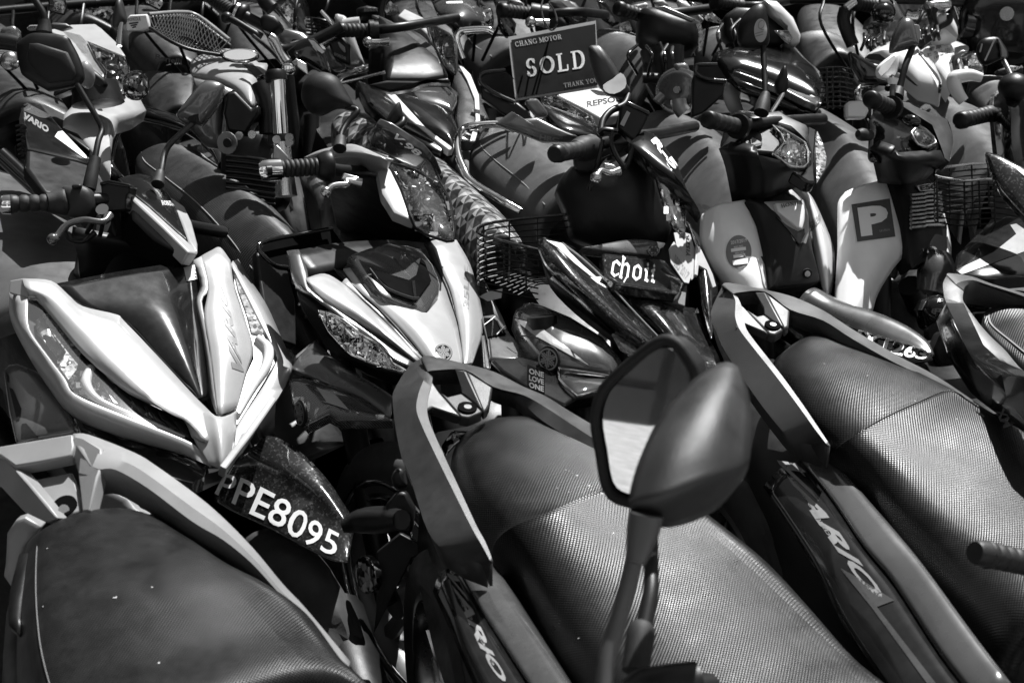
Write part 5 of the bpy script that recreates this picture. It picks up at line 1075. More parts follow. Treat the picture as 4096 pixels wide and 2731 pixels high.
panel('badge_field', q6([(690,-60),(760,0),(835,40),(880,20),(885,60),(850,130),(832,118),(770,30)], -.046), GLS, rg_, .008, .002)
bs_ = panel('badge_shield', q6([(682,-145),(868,-152),(880,-100),(878,-30),(862,25),(835,18),(760,-40),(700,-90)], -.052), WHT, rg_, .008, .003, .003)
serif('HONDA', q6([(722,-116),(868,-144)], -.064), q6([(716,-138),(860,-168)], -.064), DK, rg_, .004, on=bs_)
bolt(CC, q6([(895,326)], -.034)[0], Vector((0,-1,.1)), .010, BLKR); bolt(CC, q6([(898,330)], -.04)[0], Vector((0,-1,.1)), .006, STL)
RS = loft('leg_shield', [q6(s_) for s_ in ([(775,-255,.02),(830,-262,.0),(875,-245,.04)], [(860,-160,.02),(905,-190,-.01),(940,-170,.04)], [(905,0,.02),(960,-30,-.015),(1030,30,.04)], [(935,180,.02),(1000,160,-.015),(1080,190,.04)], [(985,390,.02),(1030,380,.0),(1070,400,.04)], [(1015,485,.03),(1035,490,.02),(1050,480,.04)])], WHT, B5, 4, 4, .006, smooth=70)
lettering('DREAM', q6([(915,12),(985,-60)], -.022), q6([(912,-12),(980,-82)], -.022), DG, RS, .01, .2, .006); lettering('EX5', q6([(915,50),(995,-30)], -.022), q6([(915,14),(990,-62)], -.022), DG, RS, .05, .3, .006)
# head
DSH = .12
hq = Pl(3, (350,760,-2.94), (960,870,-2.98), (780,1150,-2.84))
HS = loft('headset_shell', [[hq(*p) for p in s_] for s_ in ([(345,790,.02),(420,748,.03),(500,745,.06)], [(330,900,.0),(520,800,-.03),(640,765,.04)], [(320,1000,.0),(560,880,-.05),(720,745,.03)], [(480,1060,.0),(660,860,-.05),(770,785,.03)], [(660,1090,.0),(780,930,-.05),(890,842,.03)], [(770,1150,.0),(880,1080,-.04),(935,1000,.0)])], GLS, B5, 4, 4, .006, smooth=70)
panel('headset_top', hq.L([(480,795),(560,765),(700,748),(760,785),(890,845),(905,870),(890,950),(820,890),(660,835)], -.045), RAILD, HS, .03, .006, .006)
panel('headset_cheek', hq.L([(480,800),(520,795),(640,850),(700,920),(735,960),(680,1030),(560,1020),(470,980),(460,880)], -.05), BLK, HS, .02, .006)
hl = [(660,845),(720,862),(800,910),(880,962),(905,1030),(900,1100),(870,1126),(790,1122),(670,1042),(705,1010),(742,962),(718,900)]
L = lamp(HS, hq.L(hl, -.068), .016, REFL, rim=STL, name='headlamp', bulge=.012)
mosaic(L, hq, hl, 26, -.06, 9, .006)
panel('headset_front', hq.L([(895,840),(962,872),(955,960),(945,1080),(955,1225),(905,1225),(790,1150),(880,1130),(912,1100),(915,1020),(890,940)], -.045), GLS, HS, .03, .005)
lamp(HS, hq.L([(962,880),(1000,960),(1026,1062),(1015,1132),(960,1228),(955,1100),(950,960)], -.02), .012, RIBL, name='front_lens', bulge=.006)
bolt(HS, hq(517,818,-.06), Vector((-.2,-.8,.5)), .007, STL, 'screw')
panel('dip_switch', hq.L([(505,930),(520,912),(590,950),(600,968),(560,975),(545,985),(512,970)], -.065), CHR, HS, .012, .004)
loft('steering_neck', [[P(3,300,1000,-2.95),P(3,560,1040,-2.86),P(3,900,1130,-3.0)], [P(3,345,1130,-2.97),P(3,600,1150,-2.88),P(3,880,1200,-3.02)], [P(3,390,1360,-3.0),P(3,620,1330,-2.93),P(3,800,1270,-3.05)]], BLK, B5, 3, 4, .03)
gr, gd = grip(B5, P(3,245,808,-2.84), P(3,420,850,-2.94), .0170, BLK, ribs=5, capr=1.1)
disc('grip_flange', P(3,425,850,-2.93), P(3,245,808,-2.84)-P(3,420,850,-2.94), .026, BLK, gr, .012, 24)
tube('handlebar', [P(3,420,850,-2.94), P(3,700,820,-3.05), P(3,1000,800,-3.2)], .013, BLK, B5)
m = mirror(B5, [P(3,598,745,-2.98), P(3,612,620,-3.0), P(3,606,470,-3.02), P(3,598,310,-3.04), P(3,590,270,-3.04)], [P(3,x,y,-3.04) for x, y in [(428,232),(450,130),(520,50),(580,24),(620,60),(638,190),(640,285),(600,320),(500,330),(440,300)]], .03, BLK, .0065, bulge=.018)
tube('boot', [P(3,585,760,-2.97), P(3,600,700,-2.98), P(3,618,628,-2.99)], [.016,.015,.009], RUB, m, 12, 3)
st = panel('sticker', [P(3,582+44*math.cos(t*math.pi/12),206+80*math.sin(t*math.pi/12),-3.012) for t in range(24)], DMG, m, .002, 0)
lettering('Q', [P(3,560,215,-3.005),P(3,608,205,-3.005)], [P(3,566,140,-3.005),P(3,612,130,-3.005)], DG, st, 0, 0, .004); lettering('=', [P(3,545,250,-3.005),P(3,600,235,-3.005)], [P(3,545,225,-3.005),P(3,600,210,-3.005)], DG, st, 0, 0, .004)
m = mirror(B5, [P(3,655,755,-3.1), P(3,690,700,-3.1), P(3,725,640,-3.1), P(3,735,600,-3.1)], [P(3,x,y,-3.1) for x, y in [(678,562),(705,500),(742,440),(758,470),(772,560),(760,610),(722,642),(690,620)]], .03, BLK, .005, bulge=.01, stalk_mat=CHR)
DSH = 0
# fender with number
fd = lambda x, y, o=0: P(6, x, y, -(2.86-.20*max(0, min(1, (x-840)/900)) + o))
FT = loft('front_fender', [[fd(*p) for p in s_] for s_ in ([(835,505,.0),(880,450,.01),(945,420,.04),(1010,450,.09)], [(1005,590,.0),(1040,540,.01),(1085,500,.04),(1160,520,.09)], [(1200,690,.0),(1270,640,.01),(1350,590,.04),(1405,602,.09)], [(1390,760,.0),(1450,720,.01),(1540,670,.04),(1585,692,.09)], [(1560,800,.0),(1630,790,.01),(1690,770,.03),(1712,790,.07)], [(1715,862,.0),(1735,868,.005),(1748,868,.01),(1756,880,.03)])], MGP, B5, 4, 5, .005, smooth=70)
FS = loft('fender_number_face', [[fd(*p) for p in s_] for s_ in ([(900,620,-.05),(835,505,.004)], [(1010,740,-.05),(1005,590,.004)], [(1210,830,-.05),(1200,690,.004)], [(1380,900,-.05),(1390,760,.004)], [(1560,930,-.05),(1560,800,.004)], [(1740,900,-.03),(1715,862,.004)])], GLS, FT, 4, 1, .004)
lettering('ENX1263', [fd(x, y, -.002) for x, y in [(1000,724),(1200,794),(1370,829),(1530,882),(1690,906)]], [fd(x, y, -.006) for x, y in [(1040,644),(1230,694),(1400,742),(1560,794),(1712,842)]], DW, FS, .03, 0, .006, label='white number painted on the fender')
# ================================================================== sixth bike: moped with the big P
hp = P(0, 2040, 250, 1.0); tp = P(0, 1790, 232, .80)
B6 = thing('moped', 'old moped with a large parking letter P on its grey leg shield', 'moped', base_at(hp), GRP2)
running_gear(B6, hp, tp, fw=P(0,2120,880,.285))
seat(B6, [(.80, [(1718,268),(1735,243),(1790,232),(1850,240),(1872,252)]), (.80, [(1785,335),(1800,292),(1852,253),(1926,272),(1942,292)]), (.80, [(1855,405),(1874,352),(1925,295),(2005,330),(2018,352)]), (.79, [(1885,475),(1904,422),(1972,362),(2062,402),(2072,432)]), (.77, [(1920,565),(1940,505),(2012,440),(2110,480),(2120,520)])], S_SM)
tube('grab_rail', [P(3,x,y,v) for x, y, v in [(450,800,.74),(410,720,.78),(388,640,.81),(410,578,.83),(470,552,.84),(560,570,.84),(650,605,.82)]], [.016,.02,.024,.026,.025,.02,.012], WHT, B6, 10, 5)
q = Pl(6, (1100,0,-3.0), (1830,0,-3.2), (1500,300,-3.045))
LS = loft('leg_shield', [q6(s_) for s_ in ([(1150,-222,.06),(1240,-262,.02),(1350,-290,.0),(1455,-318,.02)], [(1102,-150,.06),(1220,-180,.01),(1370,-200,-.01),(1482,-210,.02)], [(1098,0,.06),(1230,0,.0),(1400,0,-.02),(1542,0,.02)], [(1098,150,.06),(1240,150,.0),(1420,150,-.02),(1568,160,.02)], [(1090,300,.06),(1220,300,.0),(1340,300,-.02),(1470,300,.02)], [(1080,470,.06),(1180,490,.01),(1260,490,-.01),(1375,455,.02)], [(1075,560,.06),(1150,580,.02),(1230,590,.0),(1335,580,.02)])], CREAM, B6, 4, 4, .006, smooth=70)
sk = panel('parking_sticker', q6([(1192,-138),(1450,-178),(1488,78),(1232,112)], -.024), M('sticker_print', .07, .5), LS, .003, 0)
lettering('P', q6([(1258,78),(1450,52)], -.032), q6([(1232,-115),(1432,-142)], -.032), CREAM, sk, .06, 0, .006)
lettering('UKURAN', q6([(1382,48),(1450,38)], -.034), q6([(1380,32),(1448,24)], -.034), DMG, sk, .01, 0, .006)
CC = panel('steering_cover', q6([(1450,-322),(1580,-335),(1640,-350),(1740,-292),(1790,-120),(1835,0),(1836,240),(1665,256),(1605,292),(1572,200),(1545,0),(1490,-200)], -.012), BLK, B6, .04, .008, .01)
for k in range(9):
    y = -205 + 27*k
    tube('vent_rib', q6([(1592,y+8),(1680,y),(1690,y-6),(1790+3*k,y-14)], -.036), .0042, STL, CC, 6, 1, ease=False)
bd = panel('badge', q6([(1630,-270),(1770,-290),(1780,-232),(1660,-225)], -.036), STL, CC, .006, .002); lettering('E50', q6([(1660,-234),(1770,-244)], -.042), q6([(1652,-264),(1762,-280)], -.042), DK, bd, .03, 0, .004)
bolt(CC, q6([(1736,176)], -.034)[0], Vector((0,-1,.1)), .011, STL); bolt(CC, q6([(1737,176)], -.042)[0], Vector((0,-1,.1)), .006, BLK)
loft('leg_shield', [q6(s_) for s_ in ([(1790,-100,.02),(1815,-90,.04)], [(1832,0,.02),(1856,80,.04)], [(1838,160,.02),(1864,210,.04)], [(1815,310,.03),(1840,330,.05)])], WHT, B6, 3, 2, .006)
tube('fork_cover', [q6([(1750,230)], .0)[0], q6([(1765,330)], .0)[0], q6([(1740,460)], .03)[0]], [.036,.042,.038], MGP, B6, 18, 3)
DSH = .12
hq = Pl(3, (1330,700,-3.02), (1830,800,-3.12), (1700,1100,-2.98))
HS = loft('headset_shell', [[hq(*p) for p in s_] for s_ in ([(1300,880,.02),(1320,790,.0),(1370,720,.05)], [(1310,980,.0),(1450,850,-.02),(1480,690,.04)], [(1330,1080,.0),(1560,900,-.025),(1590,690,.04)], [(1500,1100,.0),(1680,930,-.03),(1710,755,.03)], [(1650,1130,.0),(1780,960,-.04),(1832,802,.02)], [(1760,1090,.0),(1840,1000,-.01),(1872,900,.03)])], GLS, B6, 4, 4, .006, smooth=70)
panel('headset_top', hq.L([(1470,680),(1580,690),(1612,712),(1700,752),(1832,802),(1872,900),(1876,962),(1852,1090),(1818,1062),(1800,960),(1780,880),(1700,805),(1560,740)], -.04), RAILD, HS, .03, .006, .004)
L = lamp(HS, hq.L([(1592,892),(1640,842),(1690,870),(1742,920),(1758,962),(1702,992),(1640,972),(1612,932)], -.062), .014, REFL, rim=STL, name='headlamp', bulge=.01)
lamp(HS, hq.L([(1840,830),(1872,905),(1876,965),(1852,1092),(1838,1060),(1848,960)], -.03), .01, RIBL, name='front_lens', bulge=.004)
loft('steering_neck', [[P(3,1310,1000,-3.03),P(3,1500,1060,-2.98),P(3,1830,1090,-3.1)], [P(3,1340,1100,-3.06),P(3,1520,1130,-3.0),P(3,1760,1140,-3.13)], [P(3,1370,1230,-3.1),P(3,1540,1240,-3.04),P(3,1700,1200,-3.16)]], BLK, B6, 3, 4, .03)
gr, gd = grip(B6, P(3,1335,672,-3.0), P(3,1452,722,-3.08), .0175, BLK, ribs=5, capr=1.1)
disc('grip_flange', P(3,1455,720,-3.07), P(3,1335,672,-3.0)-P(3,1452,722,-3.08), .025, BLK, gr, .012, 24)
tube('lever_knob', [P(3,1235,900,-2.96), P(3,1262,905,-2.97), P(3,1310,910,-3.02)], [.008,.0135,.012], RUB, B6, 12, 3)
tube('dip_switch', [P(3,1560,810,-3.0), P(3,1600,815,-2.98), P(3,1645,830,-2.98)], [.01,.014,.009], GLS, HS, 12, 3)
m = mirror(B6, [P(3,1500,645,-3.1), P(3,1520,580,-3.11), P(3,1555,440,-3.12), P(3,1600,320,-3.14), P(3,1590,260,-3.14)], [P(3,x,y,-3.14) for x, y in [(1452,342),(1468,245),(1528,132),(1580,120),(1612,152),(1640,298),(1602,320),(1480,352)]], .03, MGP, .0075, bulge=.02)
panel('mirror_glass', [P(3,x,y,-3.15) for x, y in [(1604,160),(1648,170),(1662,242),(1640,292),(1615,290)]], DMG, m, .004, .001)  # flat grey stands in for the pale reflection in this glass
tube('boot', [P(3,1495,655,-3.09), P(3,1512,600,-3.1)], [.016,.012], RUB, m, 12, 3)
m = mirror(B6, [P(3,1465,660,-3.08), P(3,1468,600,-3.08), P(3,1470,540,-3.09), P(3,1455,500,-3.1)], [P(3,x,y,-3.1) for x, y in [(1360,490),(1382,432),(1490,354),(1512,380),(1500,480),(1450,535),(1382,524)]], .03, CREAM, .006, bulge=.012, stalk_mat=MGP)
panel('mirror_glass', [P(3,x,y,-3.075) for x, y in [(1372,485),(1392,440),(1480,372),(1492,392),(1440,470),(1392,512)]], GLASS, m, .002, 0)
tube('mirror_neck', [P(3,1470,530,-3.085), P(3,1468,570,-3.085)], [.013,.009], CREAM, m, 12, 1)
DSH = 0
FT = panel('front_fender', [P(6,x,y,-2.86) for x, y in [(1650,570),(1690,490),(1780,468),(1852,500),(1876,640),(1852,780),(1770,720),(1690,700)]], GLS, B6, .05, .01, .03)
lettering('AOV', [P(6,1770,520,-2.83), P(6,1835,506,-2.83)], [P(6,1764,500,-2.83), P(6,1828,488,-2.83)], DMG, FT, .03)
panel('fender_stay', [P(6,x,y,-2.83) for x, y in [(1700,700),(1770,640),(1800,690),(1760,800),(1740,900),(1710,820)]], BLK, B6, .03, .006)
panel('ground_shade_plate', [P(6,x,y,-2.72) for x, y in [(1735,850),(1800,700),(1900,760),(2020,960),(2050,1080),(1800,1040)]], BLK, B6, .05, .01, .01)  # added black plate over ground that the sun would reach
# ================================================================== seventh bike: dark, cut by the right edge
hp = P(0, 2310, 260, 1.0); tp = P(0, 2065, 198, .80)
B7 = thing('motorcycle', 'dark motorcycle at the right edge, square mirror and wire basket beside the P leg shield', 'motorcycle', base_at(hp), GRP2)
running_gear(B7, hp, tp)
seat(B7, [(.80, [(2008,228),(2020,211),(2065,198),(2110,203),(2122,214)]), (.80, [(2038,275),(2058,237),(2120,211),(2190,226),(2202,242)]), (.80, [(2088,335),(2110,282),(2182,240),(2262,258),(2272,282)]), (.79, [(2148,405),(2170,352),(2242,296),(2332,332),(2342,362)]), (.78, [(2200,480),(2220,430),(2290,366),(2380,410),(2390,440)])], S_SM)
tube('grab_rail', [P('C',x,y,v) for x, y, v in [(520,1430,.72),(480,1350,.76),(405,1180,.80),(388,1090,.82),(425,1025,.83),(560,1000,.84),(735,985,.83),(745,1050,.82)]], .0095, CHR, B7, 12, 5)
panel('rear_cover', [P('C',x,y,-3.5) for x, y in [(248,1230),(290,1195),(480,1180),(520,1300),(480,1400),(250,1400)]], WHT, B7, .03, .006)
gr, gd = grip(B7, P('C',1630,1420,-3.02), P('C',1950,1345,-3.1), .0175, BLK, ribs=7, capr=1.1)
loft('headset_shell', [[P('C',1960,1130,-3.2),P('C',2150,1000,-3.15),P('C',2400,960,-3.2)], [P('C',1940,1300,-3.12),P('C',2200,1250,-3.02),P('C',2480,1200,-3.1)], [P('C',1960,1600,-3.1),P('C',2200,1600,-3.0),P('C',2500,1560,-3.1)], [P('C',2000,2000,-3.1),P('C',2250,2000,-3.02),P('C',2520,1960,-3.1)]], GLS, B7, 4, 4, .03)
ellipsoid('switch_housing', P('C',2240,1030,-3.05), (Vector((1,0,0)), Vector((0,1,0)), UPZ), (.07,.07,.06), BLK, B7)
m = mirror(B7, [P('C',2240,1000,-3.1), P('C',2180,850,-3.12), P('C',2110,710,-3.14)], [P('C',x,y,-3.14) for x, y in [(1800,600),(1825,510),(1885,450),(2040,440),(2110,520),(2160,610),(2162,680),(2080,700),(1920,770),(1835,725)]], .03, BLK, .006, bulge=.012, stalk_mat=STL)
panel('mirror_side', [P('C',x,y,-3.12) for x, y in [(2030,450),(2060,455),(2150,600),(2160,680),(2085,690),(2070,560)]], MGP, m, .01, .003)
tube('mirror_inlay', [P('C',1830,620,-3.115), P('C',1855,520,-3.115)], .002, DMG, m, 5, 1); tube('mirror_inlay', [P('C',1890,720,-3.11), P('C',2000,480,-3.11)], .002, DMG, m, 5, 1)
loops = []
for k in range(9):
    y = 1095+38*k; loops.append([P(3,2400,y,-3.3), P(3,2110,y+2,-3.25), P(3,1900,y+20,-3.2), P(3,1780,y+38,-3.14), P(3,1750,y+62,-3.1), P(3,1775,y+95,-3.07), P(3,1950,y+118,-3.05), P(3,2150,y+108,-3.08), P(3,2400,y+150,-3.1)])
ribs = [[P(3,x,y,-3.06), P(3,x+8,y+310,-3.06)] for x, y in ((1765,1180),(1850,1215),(1950,1220),(2050,1215),(2150,1205))] + [[P(3,x,y,-3.22), P(3,x+8,y+300,-3.22)] for x, y in ((1850,1120),(2000,1108),(2110,1098))]
BK = wire_basket(B7, loops, ribs, .0018); tube('basket_rim', loops[0], .0034, STL, BK, 6, 4)
lettering('SYM', [P(3,1935,1150,-3.3),P(3,2030,1160,-3.3)], [P(3,1940,1118,-3.3),P(3,2035,1128,-3.3)], DMG, B7, .04, .2, .01)
fq = Pl(3, (2085,1020,-2.96), (2400,1150,-2.9), (2300,1450,-2.86))
FW = panel('front_fairing', fq.L([(2082,1016),(2180,1040),(2300,1100),(2450,1180),(2450,1560),(2300,1400),(2200,1290),(2130,1150)]), FLK, B7, .03, .006, .012)
panel('fairing_stripe', fq.L([(2300,1135),(2450,1200),(2450,1300),(2352,1180)], -.014), DW, FW, .003, 0)
sq = Pl(6, (1900,310,-2.85), (2352,110,-2.95), (2352,300,-2.85))
NP = panel('front_fender', [P(6,x,y,-2.62) for x, y in [(1880,520),(1950,455),(2150,430),(2400,480),(2400,620),(2150,590),(1960,600)]], GLS, B7, .05, .01, .02)
lettering('CAJ', [P(6,2000,530,-2.6), P(6,2260,552,-2.6)], [P(6,2006,470,-2.6), P(6,2266,500,-2.6)], DW, NP, .03)
LF = panel('lower_fairing', sq.L([(1890,330),(1900,200),(2100,0),(2250,-60),(2450,-20),(2450,330),(2100,360)], .02), GLS, B7, .03, .006, .01)
panel('fairing_stripe', sq.L([(1895,302),(2150,180),(2300,60),(2260,0),(2300,-10),(2400,60),(2400,160),(1935,332)], -.006), RAIL, LF, .004, .001)
# ================================================================== third row
DSH = .30
GRP3 = 'third row of parked bikes'
def pan(name, r, pts, d, mat, t, thick=.02, bevel=.004, bulge=0, round_=0, smooth=45):
    """plate at one sighting distance, or on a plane"""
    V_ = [d(p[0], p[1], p[2] if len(p) > 2 else 0, r=r) for p in pts] if isinstance(d, Pl) else [P(r, p[0], p[1], -(d + (p[2] if len(p) > 2 else 0))) for p in pts]
    return panel(name, V_, mat, t, thick, bevel, bulge, round_=round_, smooth=smooth)
def tb(name, r, pts, d, rad, mat, t, n=10, div=4, **k): return tube(name, [P(r, p[0], p[1], -(d + (p[2] if len(p) > 2 else 0))) for p in pts], rad, mat, t, n, div, **k)
# ---------------- silver scooter at the left
hp = P(0, 230, 110, 1.0); tp = P(0, -40, 60, .8)
C1 = thing('scooter', 'silver scooter behind the left mirror, square headlamp and dark lettered side fairing', 'scooter', base_at(hp), GRP3)
running_gear(C1, hp, tp)
seat(C1, [(.80, [(-190,150),(-170,120),(-90,95),(-10,105),(10,120)]), (.80, [(-180,200),(-150,160),(-60,125),(60,150),(75,165)]), (.79, [(-150,270),(-120,225),(0,170),(115,205),(130,225)]), (.78, [(-110,350),(-80,300),(40,225),(150,260),(165,290)])], S_DK)
DSH = .42
hq = Pl(1, (330,190,-3.3), (840,370,-3.22), (560,560,-3.05))
HS = pan('headset_shell', 1, [(310,205),(480,165),(640,160),(685,192),(790,290),(846,376),(800,372),(690,330),(592,284),(640,385),(712,490),(690,525),(600,445),(540,420),(480,300),(400,240)], hq, SILV, C1, .03, .004)
pan('headset_ridge', 1, [(400,200),(545,235),(590,282),(700,495),(690,522),(600,440),(500,300)], hq, SILV, HS, .02, .003, -.0)
L = lamp(HS, hq.L([(592,286),(700,332),(835,386),(862,450),(868,560),(832,622),(790,628),(700,570),(714,492),(642,386)], -.01), .03, REFL, rim=CHR, name='headlamp', bulge=.012)
mosaic(L, hq, [(600,300),(700,340),(830,395),(855,450),(858,560),(825,612),(792,615),(712,560),(722,490),(650,390)], 42, .008, 12, .012)
pan('reflector_bowl', 1, [(700,410),(790,420),(810,520),(760,580),(715,520)], Pl(1, (330,190,-3.3), (840,370,-3.22), (560,560,-3.05)), REFD, L, .003, 0, .006, 3)
pan('headset_underside', 1, [(520,430),(600,450),(700,530),(720,575),(650,590),(560,560),(430,620),(350,650),(360,600),(500,560)], 3.2, BLK, HS, .05, .006)
ellipsoid('turn_lamp', P(1,915,575,-3.16), (Vector((1,0,0)), Vector((0,1,0)), UPZ), (.055,.07,.065), REFD, HS, pw=2.4); ellipsoid('turn_lamp', P(1,582,505,-3.05), (Vector((1,0,0)), Vector((0,1,0)), UPZ), (.035,.04,.06), DG, HS)
tb('steering_throat', 1, [(640,560),(660,700)], 3.25, [.05,.06], BLK, C1, 14, 2)
DSH = .24
cq = Pl(1, (160,700,-3.0), (960,700,-3.3), (740,1190,-2.82))
CW = pan('front_cowl', 1, [(430,770),(500,700),(640,652),(770,662),(862,640),(935,652),(985,745),(900,800),(800,830),(765,900),(740,1080),(742,1195),(690,1100),(620,1020),(520,900),(420,860)], cq, SILV, C1, .03, .006, .02)
pan('cowl_inset', 1, [(150,715),(300,700),(440,770),(520,840),(640,980),(600,1010),(430,880),(330,790)], cq, BLK, CW, .02, .003)
serif('HONDA', cq.L([(555,724),(722,712)], -.03), cq.L([(548,700),(716,690)], -.03), DW, CW, .006)
L = lamp(CW, cq.L([(545,777),(665,802),(762,755),(754,840),(692,892),(650,886),(580,842)], -.022), .012, REFL, rim=BLK, name='position_lamp', bulge=.003)
FS = pan('side_fairing', 1, [(148,722),(182,690),(270,700),(350,792),(430,882),(602,1072),(590,1102),(520,1082),(185,1005),(160,850)], cq, GLS, C1, .03, .005, .006)
pan('fairing_stripe', 1, [(156,705),(182,692),(330,770),(350,800),(270,790),(160,745)], Pl(1, (160,700,-2.985), (960,700,-3.28), (740,1190,-2.93)), MGP, FS, .003, .001)
pan('fairing_stripe', 1, [(390,885),(420,880),(602,1070),(560,1058),(368,918)], Pl(1, (160,700,-2.975), (960,700,-3.27), (740,1190,-2.92)), DW, FS, .003, .001)
lettering('VARIO', cq.L([(165,800),(330,900)], -.016), cq.L([(162,752),(325,850)], -.016), DG, FS, .05, .3, .006)
pan('lower_fairing', 1, [(185,1005),(520,1085),(600,1110),(760,1300),(700,1340),(300,1290),(180,1130)], cq, BLK, C1, .03, .006)
for k in range(7): tb('spring_coil', 1, [(105+3*k,850+32*k),(150,840+32*k),(175,858+32*k),(140,872+32*k)], 3.1, .0035, BLK, C1, 5, 3)
DSH = .30
mirror(C1, [P(1,800,310,-3.35), P(1,806,230,-3.36), P(1,815,140,-3.37)], [P(1,x,y,-3.37) for x, y in [(756,180),(762,90),(782,10),(800,-10),(820,10),(846,110),(845,150),(820,168),(790,198)]], .03, RAILD, .007, bulge=.015, stalk_mat=CHR)
# ---------------- naked motorcycle with the grey tank
hp = P(0, 640, 60, 1.05); tp = P(0, 300, 80, .80)
C2 = thing('motorcycle', 'naked motorcycle with embossed two piece seat, silver tank and thick fork tube', 'motorcycle', base_at(hp), GRP3)
running_gear(C2, hp, tp, fork=False, bw=.22, zt=.6)
X3 = (Vector((1,0,0)), Vector((0,1,0)), UPZ)
S1, R3 = seat(C2, [(.86, [(296,100),(300,76),(330,68),(375,72),(385,80)]), (.85, [(300,118),(312,86),(350,76),(420,92),(432,104)]), (.84, [(325,148),(342,108),(385,96),(446,122),(450,140)]), (.82, [(355,165),(370,135),(410,125),(445,145),(447,158)])], S_DK, under=.03, name='rear_seat')
lettering('Benelli', [P(1,1042,400,-3.34), P(1,1220,440,-3.34)], [P(1,1046,362,-3.34), P(1,1222,398,-3.34)], S_DK, S1, .02, 0, .012)
S2, R3 = seat(C2, [(.80, [(312,195),(318,172),(350,163),(400,168),(440,172)]), (.79, [(325,225),(338,198),(380,180),(430,180),(445,190)]), (.78, [(345,255),(355,232),(395,205),(430,205),(445,215)]), (.76, [(365,268),(375,258),(400,240),(425,240),(440,250)])], S_DK, under=.04, name='front_seat')
tq = Pl(1, (1290,440,-3.35), (1740,420,-3.3), (1690,720,-3.12))
TK = loft('fuel_tank', [[tq(*p) for p in s_] for s_ in ([(1275,470,.05),(1300,395,.06),(1480,330,.12),(1680,350,.16)], [(1285,500,.0),(1380,440,-.02),(1540,390,.02),(1735,420,.10)], [(1310,525,.02),(1480,510,-.05),(1640,470,-.03),(1800,440,.06)], [(1480,562,.02),(1600,600,-.05),(1690,590,-.05),(1735,600,.04)], [(1580,605,.02),(1650,680,-.03),(1700,690,-.03),(1736,650,.03)], [(1680,722,.02),(1690,724,.0),(1705,720,.0),(1730,690,.02)])], SILV, C2, 4, 4, .006, smooth=50)
cp_ = panel('filler_cap', [P(1,1612+118*math.cos(t*math.pi/14),368+44*math.sin(t*math.pi/14),-3.27) for t in range(28)], CHR, TK, .015, .003); 
panel('filler_cap_ring', [P(1,1612+128*math.cos(t*math.pi/14),374+48*math.sin(t*math.pi/14),-3.285) for t in range(28)], BLK, TK, .01, .002)
panel('tank_inlay', tq.L([(1600,400),(1690,420),(1790,520),(1740,545)], -.06), DKG, TK, .004, .001)
SH = pan('tank_shroud', 1, [(1300,522),(1480,562),(1575,605),(1510,660),(1492,760),(1490,1005),(1380,982),(1270,860),(1200,800),(1290,640)], 3.22, MGP, C2, .04, .006, .02)
pan('shroud_cavity', 1, [(1530,620),(1580,610),(1690,730),(1735,700),(1740,760),(1650,900),(1530,880),(1500,760)], 3.2, BLK, C2, .06, .006)
FK = tb('fork_tube', 1, [(1862,500),(1872,700),(1885,920)], 3.14, [.0175,.0175,.0175], CHR, C2, 18, 1); tb('fork_tube', 1, [(1892,960),(1905,1080),(1925,1320)], 3.10, [.020,.019,.024], STL, C2, 18, 2)
tb('fork_cap', 1, [(1850,475),(1852,505),(1858,545)], 3.14, [.02,.025,.024], BLK, FK, 18, 1); tb('fork_clamp', 1, [(1886,910),(1890,960),(1893,985)], 3.12, [.027,.029,.027], BLK, FK, 18, 1)
for x_, y_ in ((1857,938),(1940,925),(1942,958),(1605,912),(1692,905),(1515,955),(1848,1052)): bolt(C2, P(1,x_,y_,-3.08), Vector((-.2,-.9,.3)), .009)
bolt(C2, P(1,1525,962,-3.06), Vector((-.3,-.9,.2)), .024, ALU, 'engine_mount'); bolt(C2, P(1,1525,962,-3.045), Vector((-.3,-.9,.2)), .010, BLK, 'engine_mount')
pan('fork_bracket', 1, [(1838,985),(1860,972),(1935,1050),(1945,1075),(1870,1095),(1830,1060)], 3.07, ALU, C2, .008, .002)
pan('engine_case', 1, [(1490,900),(1760,880),(1900,980),(1950,1120),(1900,1400),(1600,1420),(1480,1250)], 3.3, BLK, C2, .1, .02, .02)
for k in range(9): tb('radiator_fin', 1, [(1520,1045+36*k),(1690,1062+36*k),(1850,1085+36*k)], 3.2, .0045, GLS, C2, 6, 1)
tb('frame_tube', 1, [(1740,560),(1790,700),(1800,900)], 3.25, .02, BLK, C2, 10, 3)
gr, gd = grip(C2, P(1,1350,-60,-3.70), P(1,1570,85,-3.66), .018, BLK, ribs=14)
tb('throttle_housing', 1, [(1575,80),(1610,95),(1650,110),(1665,115)], 3.66, [.02,.03,.03,.02], BLK, C2, 16, 1); tb('chrome_ring', 1, [(1585,80),(1602,88)], 3.65, .0255, STL, C2, 18, 1)
tb('handlebar', 1, [(1650,110),(1800,200),(1880,330),(2050,300),(2300,180)], 3.6, .014, BLK, C2)
lever(C2, [P(1,1750,255,-3.55), P(1,1680,205,-3.55), P(1,1580,145,-3.56), P(1,1525,122,-3.57)], .009, BLK)
pan('brake_reservoir', 1, [(1770,90),(1850,110),(1900,170),(1830,230),(1760,200),(1740,140)], 3.55, BLK, C2, .06, .01, .01)
tb('mirror_base', 1, [(1760,-40),(1790,20),(1830,60)], 3.6, .02, BLK, C2, 10, 2)
cable(C2, [P(1,1700,240,-3.5), P(1,1820,340,-3.45), P(1,1900,430,-3.4)], .005)
tb('brake_hose', 1, [(1815,250),(1845,275),(1880,350),(1925,420)], 3.4, [.012,.013,.01,.012], STL, C2, 10, 2)
pan('key_switch', 1, [(1890,430),(1960,420),(1978,460),(1950,500),(1900,480)], 3.3, CHR, C2, .03, .006, .006)
